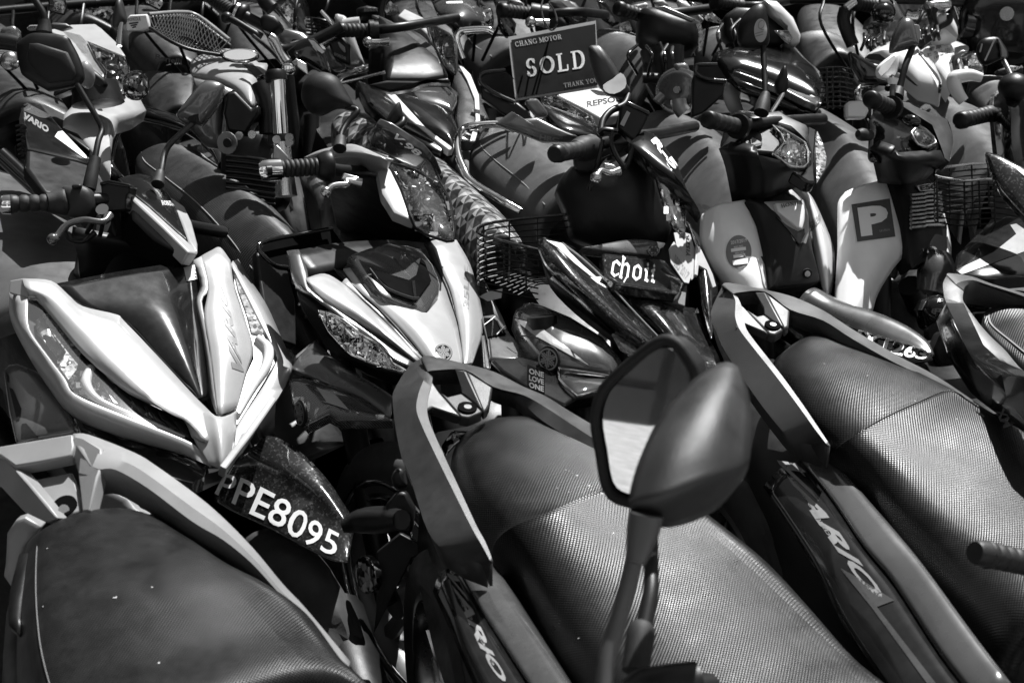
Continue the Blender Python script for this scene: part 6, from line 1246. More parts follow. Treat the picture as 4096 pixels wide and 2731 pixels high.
pan('head_cowl', 1, [(1925,345),(1990,290),(2050,258),(2112,255),(2182,350),(2212,480),(2180,492),(2060,420),(1990,400),(1960,420)], 3.5, GLS, C2, .05, .006, .012)
pan('cowl_sticker', 1, [(2070,265),(2110,275),(2182,350),(2165,362),(2100,315),(2130,350)], 3.482, DW, C2, .003, .001)
pan('head_plate', 1, [(1985,390),(2060,430),(2070,510),(2000,450)], 3.45, STL, C2, .01, .002)
# ---------------- black moped with striped cowl
hp = P(0, 940, 80, 1.0); tp = P(0, 700, 60, .8)
C3 = thing('motorcycle', 'black underbone motorcycle with white edged cowl and finely ribbed nose badge', 'motorcycle', base_at(hp), GRP3)
running_gear(C3, hp, tp)
seat(C3, [(.80, [(600,95),(612,78),(650,66),(700,70),(715,80)]), (.80, [(620,130),(640,100),(690,80),(760,100),(770,115)]), (.79, [(660,180),(685,140),(740,110),(820,140),(830,160)])], S_DK)
hq = Pl(2, (250,110,-3.75), (780,230,-3.7), (740,510,-3.45))
HS = pan('headset_shell', 2, [(250,105),(410,195),(600,345),(718,445),(745,520),(600,545),(330,545),(305,370),(210,355),(215,300),(300,290),(270,200)], hq, BLK, C3, .06, .008, .03)
pan('headset_stripe', 2, [(230,100),(280,105),(480,200),(640,310),(700,400),(690,430),(600,345),(410,200)], Pl(2, (250,110,-3.71), (780,230,-3.66), (740,510,-3.41)), MGP, HS, .01, .002)
pan('headset_top', 2, [(405,105),(450,58),(600,130),(622,170),(640,250),(720,400),(700,400),(600,225),(560,190)], Pl(2, (250,110,-3.72), (780,230,-3.68), (740,510,-3.42)), SILV, HS, .02, .004)
pan('fly_screen', 2, [(470,40),(560,-10),(625,42),(782,222),(780,238),(640,165),(600,130)], hq, LENS_, HS, .004, 0, .01)
L = lamp(HS, hq.L([(608,150),(660,180),(772,242),(802,300),(802,480),(790,505),(722,452),(660,320),(625,220)], -.05), .025, REFL, rim=BLK, name='headlamp', bulge=.012)
mosaic(L, hq, [(615,160),(660,190),(765,250),(795,300),(795,475),(786,495),(725,445),(665,320),(630,220)], 34, -.03, 13, .012)
gr, gd = grip(C3, P(2,25,205,-3.72), P(2,205,208,-3.76), .0185, BLK, ribs=6, capr=1.1)
disc('grip_flange', P(2,215,208,-3.75), Vector((-1,-.2,0)), .028, BLK, gr, .012, 20); disc('grip_flange', P(2,245,210,-3.76), Vector((-1,-.2,0)), .026, BLK, gr, .012, 20)
tb('handlebar', 2, [(205,208),(450,180),(800,120,.2)], 3.78, .013, BLK, C3)
lever(C3, [P(2,350,282,-3.6), P(2,290,285,-3.6), P(2,205,285,-3.6)], .008, STL)
cq = Pl(2, (140,540,-3.4), (900,480,-3.65), (780,1010,-3.2))
CW = pan('front_cowl', 2, [(360,630),(480,610),(560,640),(700,720),(775,770),(835,950),(782,1000),(600,875),(480,770)], cq, GLS, C3, .03, .005, .02)
pan('cowl_wing', 2, [(130,540),(340,620),(480,790),(740,1000),(700,1025),(420,890),(200,690)], cq, GLS, CW, .03, .005, .01)
pan('cowl_trim', 2, [(325,620),(390,632),(600,862),(785,998),(750,1005),(640,920),(480,792)], Pl(2, (140,540,-3.37), (900,480,-3.62), (780,1010,-3.17)), WHT, CW, .02, .003)
NB = pan('nose_badge', 2, [(488,600),(600,550),(730,558),(802,625),(802,690),(770,752),(690,722),(545,682)], Pl(2, (140,540,-3.36), (900,480,-3.61), (780,1010,-3.16)), CARB, CW, .03, .006, .012)
serif('HONDA', [P(2,580,588,-3.40), P(2,690,570,-3.42)], [P(2,578,572,-3.40), P(2,688,555,-3.42)], DMG, NB, .012)
pan('cowl_neck', 2, [(330,540),(600,545),(745,520),(760,560),(600,552),(490,600),(350,620),(200,570)], 3.5, BLK, C3, .05, .006)
RW = pan('cowl_wing', 2, [(800,440),(880,490),(950,640),(1000,760),(1030,830),(960,900),(925,945),(880,950),(830,940),(800,800),(815,640),(780,540)], cq, MGP, CW, .03, .005, .012)
pan('cowl_trim', 2, [(818,440),(850,455),(895,500),(952,640),(960,830),(925,945),(890,945),(930,800),(922,660),(872,535)], Pl(2, (140,540,-3.35), (900,480,-3.60), (780,1010,-3.15)), WHT, RW, .006, .002)
tb('grab_rail', 2, [(0,545,.1),(40,500,.05),(150,470),(310,430)], 3.9, .010, CHR, C3, 10, 4); tb('fairing_trim', 2, [(20,560),(150,530),(320,485)], 3.6, .004, STL, C3, 6, 3)
# ---------------- racing coloured moped with the sold sign
hp = P(0, 1230, 45, 1.0); tp = P(0, 1090, 85, .8)
C4 = thing('motorcycle', 'underbone motorcycle with white lettered cowl and slanted lamp, standing below the sold sign', 'motorcycle', base_at(hp+Vector((.1,0,0))), GRP3)
running_gear(C4, P(0, 1330, 60, 1.0), tp)
so, R3 = seat(C4, [(.82, [(1066,110),(1076,88),(1110,77),(1160,80),(1180,88)]), (.81, [(1070,135),(1090,105),(1150,85),(1230,105),(1240,118)]), (.80, [(1100,165),(1130,130),(1190,105),(1290,140),(1300,160)])], S_SM); stitches(R3, 2, so, rad=.0016)
tb('grab_rail', 2, [(840,400),(815,330),(800,280),(808,235),(850,208),(1000,202),(1050,222)], 3.95, .011, CHR, C4, 12, 5)
gr, gd = grip(C4, P(2,1115,72,-3.95), P(2,1290,95,-4.0), .0185, BLK, ribs=7, capr=1.15)
tb('throttle_housing', 2, [(1290,95),(1310,98),(1420,100)], 3.98, [.03,.032,.024], BLK, C4, 14, 2); tb('handlebar', 2, [(1400,100),(1600,80),(1800,100,.2)], 4.0, .013, BLK, C4)
lever(C4, [P(2,1415,160,-3.85), P(2,1340,150,-3.84), P(2,1298,152,-3.83)], .009, STL)
pan('headset_cowl', 2, [(1400,20),(1480,-20),(1600,20),(1690,130),(1640,170),(1560,165),(1500,100)], 4.1, MGP, C4, .05, .008, .02); pan('cowl_flash', 2, [(1480,-10),(1560,10),(1655,110),(1640,120),(1560,60)], 4.07, DW, C4, .004, .001)
pan('headset_core', 2, [(1320,50),(1420,20),(1500,110),(1560,170),(1480,250),(1330,200)], 4.08, BLK, C4, .06, .01, .01)
bx = pan('carrier_box', 2, [(955,525),(1000,600),(1180,690),(1210,690),(1300,760),(1280,850),(1150,790),(965,660)], 3.6, BLK, C4, .03, .005); pan('carrier_box_inside', 2, [(960,520),(1000,488),(1130,478),(1220,560),(1210,680),(1000,600)], 3.68, BLKR, bx, .02, 0)
tb('carrier_rim', 2, [(1190,690),(1060,630),(975,570),(955,525),(995,490),(1130,476)], 3.59, .006, GLS, bx, 8, 4)
cq = Pl(2, (1370,640,-3.45), (1900,680,-3.6), (1740,900,-3.3))
CW = pan('front_cowl', 2, [(1350,700),(1440,730),(1600,800),(1745,850),(1745,925),(1600,900),(1500,870),(1440,810)], cq, GLS, C4, .04, .006, .012)
L = lamp(CW, cq.L([(1365,645),(1440,638),(1560,700),(1700,782),(1745,852),(1600,805),(1440,745),(1380,705)], -.02), .02, REFL, rim=STL, name='headlamp', bulge=.008)
mosaic(L, cq, [(1370,650),(1440,645),(1560,705),(1695,785),(1735,848),(1600,800),(1440,740),(1385,702)], 30, -.006, 14, .01)
WP = pan('cowl_panel', 2, [(1470,640),(1640,600),(1740,585),(1900,676),(1890,770),(1770,795),(1650,730)], cq, WHT, CW, .03, .005, .01)
lettering('REPSOL', cq.L([(1676,722),(1905,680)], -.03), cq.L([(1668,682),(1892,642)], -.03), DK, WP, .03, .1, .006)
LP = pan('lower_fairing', 2, [(1060,830),(1170,750),(1250,800),(1340,790),(1480,860),(1620,920),(1560,960),(1380,950),(1200,880)], 3.3, MGP, C4, .03, .006, .01)
lettering('HRC', [P(2,1355,940,-3.26), P(2,1490,955,-3.26)], [P(2,1355,902,-3.26), P(2,1490,930,-3.26)], DG, LP, .05, .1, .012)
pan('fairing_leg', 2, [(1250,680),(1340,660),(1420,760),(1400,790),(1340,790)], 3.4, MGP, C4, .03, .006, .006)
# ---------------- dark moped with round horn
hp = P(0, 1540, 60, 1.0); tp = P(0, 1400, 75, .8)
C5 = thing('moped', 'dark stripped moped with bare handlebar and round chrome horn', 'moped', base_at(hp), GRP3)
running_gear(C5, hp, tp)
seat(C5, [(.82, [(1345,90),(1355,75),(1385,68),(1430,72),(1445,80)]), (.81, [(1360,120),(1375,95),(1425,77),(1490,98),(1500,110)]), (.80, [(1400,180),(1420,140),(1470,105),(1540,150),(1550,175)]), (.79, [(1450,240),(1470,200),(1510,150),(1570,200),(1580,230)])], S_SM)
gr, gd = grip(C5, P(2,1900,62,-3.9), P(2,2060,112,-3.95), .0185, BLK, ribs=6, capr=1.15)
tb('handlebar', 2, [(2060,112),(2250,90),(2500,60,.1)], 3.97, .014, BLK, C5)
HS = pan('headset_shell', 2, [(2030,60),(2120,50),(2260,90),(2420,140),(2440,260),(2420,330),(2300,360),(2120,340),(2020,250)], 3.9, BLK, C5, .1, .01, .05)
lamp(HS, [P(3,x,y,-3.84) for x, y in [(140,130),(180,150),(205,260),(185,340),(160,350),(165,240)]], .015, RIBL, name='front_lens', bulge=.006)
pan('headset_edge', 2, [(2120,50),(2200,40),(2360,110),(2410,130),(2380,150),(2240,95)], 3.84, MGP, HS, .01, .003)
tb('steering_column', 2, [(2180,330),(2200,500),(2230,650)], 3.8, [.06,.05,.04], BLK, C5, 12, 2); pan('leg_shield', 2, [(2050,420),(2160,400),(2250,500),(2230,640),(2140,690),(2070,560)], 3.78, BLK, C5, .04, .01, .01)
tb('front_peg', 2, [(2050,525),(2100,525),(2160,530)], 3.7, .014, BLK, C5, 10, 1)
hn = disc('horn', P(2,2282,610,-3.6), Vector((-.45,-.85,.3)), .058, STL, C5, .03, 28, .006); disc('horn_face', P(2,2280,608,-3.575), Vector((-.45,-.85,.3)), .049, MGP, hn, .01, 28, .006); disc('horn_boss', P(2,2278,604,-3.555), Vector((-.45,-.85,.3)), .009, STL, hn, .008, 14)
tb('turn_lamp', 2, [(2150,690),(2170,665),(2190,645)], 3.55, .014, MGP, C5, 10, 1); tb('horn_bracket', 2, [(2290,670),(2300,720),(2330,760)], 3.55, .02, ALU, C5, 8, 2)
pan('tail_panel', 2, [(2250,430),(2352,420),(2380,520),(2330,640),(2290,520)], 3.6, MGP, C5, .03, .008, .01)
lettering('BOON SIEW', [P(3,115,1388,-3.1), P(3,240,1412,-3.1)], [P(3,120,1358,-3.1), P(3,245,1386,-3.1)], DMG, C5, .03, .0, .004)
# ---------------- glossy black moped with chevron badge
hp = P(0, 1760, 40, 1.0); tp = P(0, 1640, 70, .8)
C6 = thing('motorcycle', 'glossy black underbone with a chevron badge and white nosed headset', 'motorcycle', base_at(hp), GRP3)
running_gear(C6, hp, tp)
seat(C6, [(.82, [(1598,90),(1610,72),(1650,62),(1700,70),(1715,80)]), (.81, [(1600,125),(1620,90),(1670,72),(1740,90),(1750,105)]), (.80, [(1640,165),(1660,130),(1720,95),(1790,130),(1800,150)])], S_SM)
gr, gd = grip(C6, P(3,290,15,-4.0), P(3,450,45,-4.05), .019, BLK, ribs=6); tb('handlebar', 3, [(450,45),(600,40),(800,0,.2)], 4.05, .014, BLK, C6)
HS = pan('headset_nose', 3, [(600,0),(690,10),(800,120),(852,240),(842,290),(800,306),(752,290),(772,205),(650,105)], 3.95, WHT, C6, .06, .006, .02)
pan('headset_core', 3, [(330,110),(420,50),(600,60),(770,205),(745,290),(640,320),(420,320),(340,240)], 3.98, BLK, C6, .08, .01, .02); lamp(HS, [P(3,x,y,-3.9) for x, y in [(670,205),(770,205),(800,260),(770,300),(730,270)]], .015, REFD, name='front_lens', bulge=.004)
cq = Pl(3, (270,360,-3.55), (900,440,-3.75), (980,700,-3.4))
CW = pan('front_cowl', 3, [(268,362),(400,340),(640,312),(800,330),(900,440),(1000,530),(1022,640),(985,705),(880,660),(640,545),(400,470),(300,400)], cq, GLS, C6, .04, .008, .04)
bd = pan('badge', 3, [(655,400),(720,420),(795,395),(805,470),(770,500),(735,460),(690,470)], Pl(3, (270,360,-3.48), (900,440,-3.68), (980,700,-3.33)), CHR, CW, .01, .003, .003)
pan('cowl_trim', 3, [(400,470),(640,545),(900,640),(985,610),(992,680),(960,705),(880,672),(760,610)], Pl(3, (270,360,-3.50), (900,440,-3.70), (980,700,-3.35)), MGP, CW, .02, .004)
lamp(CW, [cq(x, y, -.06) for x, y in [(905,500),(960,560),(1005,640),(985,705),(950,640)]], .015, REFL, name='headlamp', bulge=.004)
loft('leg_shield', [[cq(270,370,.03),cq(300,420,.06)],[cq(420,480,.03),cq(440,560,.06)],[cq(640,560,.03),cq(640,640,.06)],[cq(900,680,.03),cq(880,740,.06)]], GLS, C6, 3, 1, .02)
bx = pan('carrier_box', 3, [(125,540),(145,470),(200,520),(350,552),(330,640),(200,760),(120,790)], 3.5, BLK, C6, .03, .005); pan('carrier_box_inside', 3, [(140,480),(160,440),(290,436),(360,540),(210,530)], 3.58, BLKR, bx, .02, 0)
tb('carrier_rim', 3, [(350,548),(220,535),(150,490),(148,452),(170,438),(290,436)], 3.49, .006, GLS, bx, 8, 4)
# ---------------- white striped moped, far right of the row
hp = P(0, 2060, 60, 1.0); tp = P(0, 1900, 60, .8)
C7 = thing('motorcycle', 'white striped underbone front, its pale cowl rising behind two mirrors', 'motorcycle', base_at(hp), GRP3)
running_gear(C7, hp, tp)
seat(C7, [(.82, [(1830,90),(1845,75),(1890,70),(1930,85),(1940,95)]), (.81, [(1840,125),(1860,95),(1900,85),(1960,110),(1970,125)]), (.80, [(1860,165),(1880,140),(1930,115),(1990,150),(2000,165)])], S_DK)
cq = Pl('C', (480,680,-3.55), (1080,590,-3.6), (1360,1110,-3.3))
CW = pan('front_cowl', 'C', [(460,690),(560,612),(780,520),(1000,540),(1080,590),(1180,720),(1310,830),(1380,970),(1370,1115),(1300,1080),(1110,1030),(900,860),(640,740)], cq, WHT, C7, .04, .008, .04)
pan('cowl_stripe', 'C', [(520,640),(640,640),(900,830),(1100,1020),(1060,1010),(860,850),(640,720),(470,690)], Pl('C', (480,680,-3.5), (1080,590,-3.55), (1360,1110,-3.25)), DKG, CW, .004, .001); pan('cowl_stripe', 'C', [(1070,590),(1110,620),(1330,880),(1380,1000),(1370,1110),(1335,1100),(1345,960),(1200,760)], Pl('C', (480,680,-3.52), (1080,590,-3.57), (1360,1110,-3.27)), MGP, CW, .004, .001)
pan('cowl_vent', 'C', [(860,615),(960,600),(1090,660),(1080,700),(930,640)], Pl('C', (480,680,-3.48), (1080,590,-3.53), (1360,1110,-3.23)), BLK, CW, .006, .002)
pan('leg_shield', 'C', [(275,590),(460,690),(640,800),(800,960),(740,1000),(440,990),(330,800)], 3.5, GLS, C7, .03, .008, .01); lamp(CW, [cq(x, y, -.01) for x, y in [(490,690),(640,712),(660,740),(610,790)]], .015, REFL, name='turn_lamp', bulge=.004)
loops = [[P('C',-60,y,-3.75), P('C',80,y-12,-3.7), P('C',200,y-10,-3.65), P('C',330,y+20,-3.6)] for y in range(810,1300,58)]
BK = wire_basket(C7, loops, [[P('C',x,800,-3.68), P('C',x+6,1290,-3.68)] for x in (20,90,170,260)], .0022, name='basket')
# ---------------- white moped with japanese lettering
hp = P(0, 2200, 60, 1.0); tp = P(0, 2050, 50, .8)
C8 = thing('motorcycle', 'white rounded moped front carrying black japanese lettering and a big bulbous lamp', 'motorcycle', base_at(hp), GRP3)
running_gear(C8, hp, tp)
jq = Pl('C', (1130,620,-3.7), (1700,590,-3.85), (1500,1060,-3.5))
CW = pan('front_cowl', 'C', [(1110,620),(1180,572),(1300,522),(1500,508),(1620,550),(1700,590),(1620,600),(1540,640),(1500,720),(1520,860),(1540,930),(1500,1060),(1340,830),(1240,740)], jq, WHT, C8, .04, .008, .03)
def jt(s, a, b, c, d): lettering(s, [jq(*a, -.05), jq(*b, -.05)], [jq(*c, -.05), jq(*d, -.05)], DK, CW, .012, 0, .012)
jt('藤原', (1235,608), (1385,570), (1222,566), (1370,530)); jt('とうふ店', (1215,672), (1490,595), (1205,632), (1475,560)); jt('（自家用）', (1290,702), (1480,630), (1285,672), (1470,598))
pan('lamp_cowl', 'C', [(1500,720),(1540,640),(1620,590),(1700,600),(1640,680),(1600,760),(1590,880),(1560,900),(1525,860)], 3.66, MGP, CW, .03, .005)
L = pan('headlamp', 'C', [(1580,690),(1640,640),(1740,610),(1800,650),(1832,740),(1860,880),(1850,910),(1700,890),(1610,885)], 3.62, REFL, C8, .02, .004, .04); L2 = pan('clear_cover', 'C', [(1575,690),(1640,632),(1745,602),(1806,648),(1840,740),(1868,880),(1855,915),(1700,897),(1605,892)], 3.6, LENS_, L, .003, 0, .045)
pan('tail_cowl', 'C', [(1320,180),(1400,150),(1490,180),(1560,330),(1570,430),(1550,500),(1320,540),(1300,460),(1340,330)], 4.0, WHT, C8, .05, .01, .03); pan('cowl_stripe', 'C', [(1440,250),(1480,280),(1565,420),(1550,450),(1380,310)], 3.96, DMG, C8, .004, .001)
for c_ in ([(1480,180),(1460,260),(1340,330),(1300,420)], [(1230,110),(1250,200),(1290,300)], [(1300,100),(1280,180),(1320,320)]): cable(C8, [P('C',x,y,-3.9) for x, y in c_], .009)
pan('bar_clamp', 'C', [(1180,30),(1290,10),(1400,0),(1500,10),(1500,100),(1380,120),(1290,110),(1240,120)], 3.95, STL, C8, .05, .01, .01)
pan('fork_shroud', 'C', [(1080,420),(1200,400),(1330,330),(1380,360),(1300,460),(1140,580),(1070,560)], 3.85, BLK, C8, .05, .01, .01)
# white tail with chrome hoop in front of it
tb('rear_hoop', 'C', [(1640,1200),(1580,1120),(1530,1010),(1530,930),(1590,905),(1720,890),(1850,920)], 3.5, [.014,.016,.018,.018,.017,.015,.012], WHT, B7, 10, 5)
so, R3 = seat(B7, [(.84, [(2222,200),(2228,185),(2260,175),(2310,178),(2325,185)]), (.83, [(2225,225),(2240,200),(2290,183),(2360,205),(2370,220)]), (.82, [(2260,260),(2280,235),(2330,210),(2400,240),(2410,260)])], S_DK, name='rear_seat')
# ---------------- sold sign hung from the bars
sg = Pl(2, (1148,248,-3.42), (1735,150,-3.46), (1195,675,-3.36))
def lam_mat():
    return M('laminate_edge', .28, .12, coat=1, var=.1)
so_ = panel('sold_sign', sg.L([(1146,250),(1736,140),(1762,588),(1196,678)]), lam_mat(), None, .003, 0)
so_['label'] = 'laminated dark sold sign of a motor shop hanging from handlebar'; so_['category'] = 'sign'
cd_ = panel('card', sg.L([(1168,270),(1732,162),(1748,572),(1212,656)], -.003), M('sign_print', .006, .5, spec=.05, var=.2), so_, .001, 0)
serif('SOLD', sg.L([(1272,515),(1668,450)], -.008), sg.L([(1260,405),(1655,338)], -.008), M('sign_letters', .55, .4), cd_, .002, .16)
serif('CHANG MOTOR', sg.L([(1198,316),(1508,262)], -.008), sg.L([(1190,284),(1502,232)], -.008), DMG, cd_, .002); serif('THANK YOU', sg.L([(1522,590),(1752,552)], -.008), sg.L([(1518,562),(1748,524)], -.008), DG, cd_, .002)
tube('string', [P(2,1380,0,-3.7), P(2,1370,60,-3.62), P(2,1395,160,-3.5), sg(1440,205,-.01), P(2,1475,160,-3.52), P(2,1460,80,-3.62), P(2,1420,20,-3.7)], .0025, DK, so_, 6, 5)

def auto_cables(t, r, x, y, d, n=5, sp=60, seed=1):
    rn = random.Random(seed)
    for k in range(n):
        x0 = x + (k-n/2)*sp + rn.uniform(-20, 20)
        cable(t, [P(r, x0, y+rn.uniform(-20, 20), -d), P(r, x0+rn.uniform(-70, 50), y+60+rn.uniform(0, 40), -d+.05), P(r, x0+rn.uniform(-40, 40), y+150+rn.uniform(0, 60), -d+.02)], .0045, rn.choice((BLK, GLS, DKG)))
for t, r, x, y, d in ((C5, 2, 2180, 300, 3.7), (C6, 3, 480, 150, 3.9), (C7, 'C', 620, 400, 3.9), (C8, 'C', 1250, 300, 3.8)): auto_cables(t, r, x, y, d, seed=int(x))
# ================================================================== bikes at the back, cut by the top edge
GRP4 = 'bikes at the back'
DSH = .5
def auto_seat(t, G, mat=None, z=.80):
    rows = []
    for x, w_, dz in ((-1.02,.12,-.02), (-.95,.18,.01), (-.75,.22,.01), (-.55,.24,0), (-.35,.22,-.04), (-.22,.16,-.06)):
        c = G.h0 + G.f*x + UPZ*(z+dz); rows.append([c - G.s*w_*.5 - UPZ*.08, c - G.s*w_*.48 - UPZ*.03, c - G.s*w_*.35, c + UPZ*.008, c + G.s*w_*.35, c + G.s*w_*.48 - UPZ*.03, c + G.s*w_*.5 - UPZ*.08])
    return loft('seat', rows, mat or S_DK, t, 4, 3, smooth=180)
def auto_bars(t, G, hh=1.0):
    c = G.h0 + UPZ*hh; tube('handlebar', [c - G.s*.26 + G.f*.02, c - G.s*.1, c + G.s*.1, c + G.s*.26 + G.f*.02], .013, BLK, t, 8, 3)
    for k in (-1, 1):
        grip(t, c + G.s*k*.36, c + G.s*k*.25, .018, BLK, ribs=5)
    for k in range(4): cable(t, [c + G.s*(.16-.1*k) + G.f*.02, c + G.s*(.12-.09*k) + G.f*.09 - UPZ*.06, c + G.f*.06 + G.s*(.05-.03*k) - UPZ*.22], .005)
def auto_cowl(t, G, mat, z=.72):
    rows = []
    for dz, w_, x in ((.16,.16,.06), (.08,.30,.10), (-.04,.26,.16), (-.14,.12,.22), (-.2,.04,.24)):
        c = G.h0 + G.f*x + UPZ*(z+dz); rows.append([c - G.s*w_*.5 - G.f*.08, c - G.s*w_*.3, c + G.f*.03, c + G.s*w_*.3, c + G.s*w_*.5 - G.f*.08])
    return loft('front_cowl', rows, mat, t, 4, 3, .006, smooth=40)
def back_bike(name, label, cat, hx, hy, tx, ty, hh=1.0, th=.8):
    hp = P(0, hx, hy, hh); tp = P(0, tx, ty, th); t = thing(name, label, cat, base_at(hp), GRP4); G = running_gear(t, hp, tp); auto_seat(t, G); auto_bars(t, G, hh); return t
D1 = back_bike('moped', 'moped at the top left edge with ribbed mirror boot and square lamp', 'moped', 60, 20, -120, 10)
tb('mirror_stalk', 1, [(300,200),(300,130),(285,80),(240,10),(200,-40)], 3.5, .009, BLK, D1); tb('boot', 1, [(296,215),(298,170),(298,135)], 3.49, [.02,.016,.014], RUB, D1)
L = lamp(D1, [P(1,x,y,-3.8) for x, y in [(330,-20),(430,-30),(445,60),(430,98),(395,92),(330,70)]], .02, REFL, rim=BLK, name='headlamp', bulge=.01)
seat(D1, [(.84, [(100,30),(110,10),(150,-5),(200,5),(215,15)]), (.83, [(105,60),(120,30),(170,15),(235,45),(245,55)]), (.82, [(110,95),(130,60),(190,35),(270,70),(280,85)])], S_DK)
pan('side_cover', 1, [(0,190),(110,170),(120,280),(0,290)], 3.6, MGP, D1, .04, .01, .01); pan('rear_cover', 1, [(320,175),(350,150),(440,155),(480,180),(400,200)], 3.6, RAIL, D1, .03, .006)
bd = pan('badge', 1, [(175,190),(200,170),(270,168),(270,200),(190,205)], 3.55, DMG, D1, .01, .002); serif('HO', [P(1,186,196,-3.535), P(1,235,192,-3.535)], [P(1,186,178,-3.535), P(1,235,174,-3.535)], DK, bd, .004)
ellipsoid('lever_ball', P(1,68,410,-3.3), X3, (.045,.045,.045), STL, D1); tb('lever', 1, [(100,420),(120,440)], 3.3, .012, STL, D1, 8, 1); tb('handlebar', 1, [(-40,275),(60,285),(130,300)], 3.45, .02, BLK, D1); tb('chrome_stay', 1, [(0,375),(60,380),(120,385)], 3.4, .01, CHR, D1, 8, 2)
tb('rail', 1, [(0,1035),(60,1090),(200,1220),(320,1320)], 3.0, .018, GLS, D1, 8, 3)
D2 = back_bike('moped', 'moped behind the grey tank with netted front basket and white badge plate', 'moped', 420, -10, 250, -20)
pl_ = pan('badge_plate', 1, [(848,130),(870,100),(990,95),(1005,190),(960,205),(850,205)], 3.7, WHT, D2, .02, .004); serif('HONDA', [P(1,850,145,-3.68), P(1,945,138,-3.68)], [P(1,850,124,-3.68), P(1,945,116,-3.68)], DK, pl_, .006)
for k in range(3): tb('badge_bar', 1, [(868+10*k,160+14*k),(930-8*k,152+14*k)], 3.675, .0022, DK, pl_, 5, 1)
L = lamp(D2, [P(1,x,y,-4.1) for x, y in [(975,-20),(1090,-20),(1092,40),(1070,62),(1030,40),(980,15)]], .02, REFL, name='headlamp', bulge=.01)
net = []
na, nb = [P(1,1000,100,-3.75), P(1,1200,85,-3.85), P(1,1330,110,-3.9), P(1,1540,270,-3.8)], [P(1,1010,190,-3.65), P(1,1150,280,-3.6), P(1,1300,340,-3.6), P(1,1540,380,-3.65)]
for k in range(26):
    u0 = k/25
    for s_ in (-.16, .16):
        u1 = u0+s_
        if 0 <= u1 <= 1: net.append(tube('', [band(na, u0), band(na, (u0+u1)/2).lerp(band(nb, (u0+u1)/2), .5)+Vector((0,-.02,-.01)), band(nb, u1)], .0016, None, raw=True, n=4, div=3))
nt_ = link('cargo_net', join_raw(net), DKG, D2, 60); tube('net_rim', na, .006, DG, nt_, 8, 4); tube('net_rim', nb, .005, BLK, nt_, 8, 4)
pan('basket_wall', 1, [(1010,190),(1150,280),(1300,345),(1560,400),(1560,300),(1330,125),(1200,100),(1010,110)], 3.95, BLK, D2, .03, .006)
so, R3 = seat(D2, [(.86, [(330,-20),(350,-40),(400,-50),(470,-30),(480,-20)]), (.85, [(360,10),(380,-15),(440,-25),(490,15),(495,30)]), (.84, [(395,45),(415,15),(460,0),(520,50),(525,65)])], S_FINE, name='long_seat')
D3 = back_bike('motorcycle', 'motorcycle behind the fork tube with pale twin lamps', 'motorcycle', 640, -20, 520, -30)
L = lamp(D3, [P(1,x,y,-4.3) for x, y in [(1870,60),(1930,0),(1980,60),(2010,190),(1990,200),(1930,140)]], .02, REFL, name='headlamp', bulge=.01); lamp(D3, [P(1,x,y,-4.2) for x, y in [(2040,110),(2100,130),(2125,200),(2110,250),(2060,240)]], .02, REFL, name='turn_lamp', bulge=.01)
pan('cowl', 1, [(1800,10),(1900,-10),(2030,60),(2090,240),(2040,230),(1900,120)], 4.35, MGP, D3, .04, .01, .01); pan('side_panel', 1, [(1840,280),(1900,185),(2040,220),(2140,300),(2060,260),(1950,300),(1900,380)], 4.0, MGP, D3, .04, .01, .02)
pan('tank_panel', 1, [(2180,310),(2230,300),(2330,450),(2270,470),(2220,470)], 3.8, MGP, D3, .04, .01, .01)
pan('cowl', 1, [(2150,70),(2180,75),(2352,270),(2340,280),(2250,230)], 4.0, GLS, D3, .04, .006, .01); tb('cowl_trim', 1, [(2160,75),(2250,170),(2352,262)], 3.97, .006, CHR, D3, 6, 2)
bp = pan('wing_panel', 1, [(2200,280),(2300,240),(2352,300),(2352,440),(2300,420),(2240,380)], 3.75, BLK, D3, .03, .006)
for k in range(5): tb('wing_mark', 1, [(2275+9*k,285+8*k),(2290+6*k,320+5*k),(2318,352)], 3.735, .0025, DMG, bp, 5, 2)
serif('HONDA', [P(1,2245,372,-3.72), P(1,2325,405,-3.72)], [P(1,2245,354,-3.72), P(1,2325,384,-3.72)], DMG, bp, .006)
tb('bar_end', 1, [(2160,290),(2230,240),(2270,215)], 3.75, .018, STL, D3, 12, 1)
loops = [[P(1,2060,y,-4.2), P(1,2150,y+10,-4.15), P(1,2220,y+30,-4.15)] for y in range(120,260,22)]
wire_basket(D3, loops, [[P(1,x,115,-4.16), P(1,x+10,250,-4.16)] for x in (2090,2140,2190)], .003)
D4 = back_bike('motorcycle', 'motorcycle with a smooth grey dome tank behind the striped cowl', 'motorcycle', 1060, -30, 900, -40)
dm_ = loft('tank_dome', [[P(2,x,y,-4.5+o) for x, y, o in s_] for s_ in ([(620,-20,.0),(760,-60,.0),(900,-40,.0),(1040,60,-.0)], [(640,30,.12),(790,20,.2),(920,40,.18),(1050,120,.05)], [(680,120,.2),(800,110,.3),(930,120,.25),(1050,170,.1)], [(780,210,.2),(860,210,.28),(940,200,.22),(1040,200,.1)])], MGP, D4, 4, 5, .01); pan('dome_mark', 2, [(730,12),(840,8),(842,22),(732,25)], 4.2, DW, dm_, .003, 0)
pan('tail_lamp', 2, [(960,40),(1040,60),(1050,130),(1010,200),(960,190),(990,120)], 4.2, REFL, D4, .03, .006, .01)
pan('visor', 2, [(120,60),(200,40),(290,60),(240,110),(140,120)], 4.2, BLK, D4, .05, .01, .02); serif('HONDA', [P(2,178,78,-4.16), P(2,270,76,-4.16)], [P(2,178,62,-4.16), P(2,270,60,-4.16)], DMG, D4, .01)
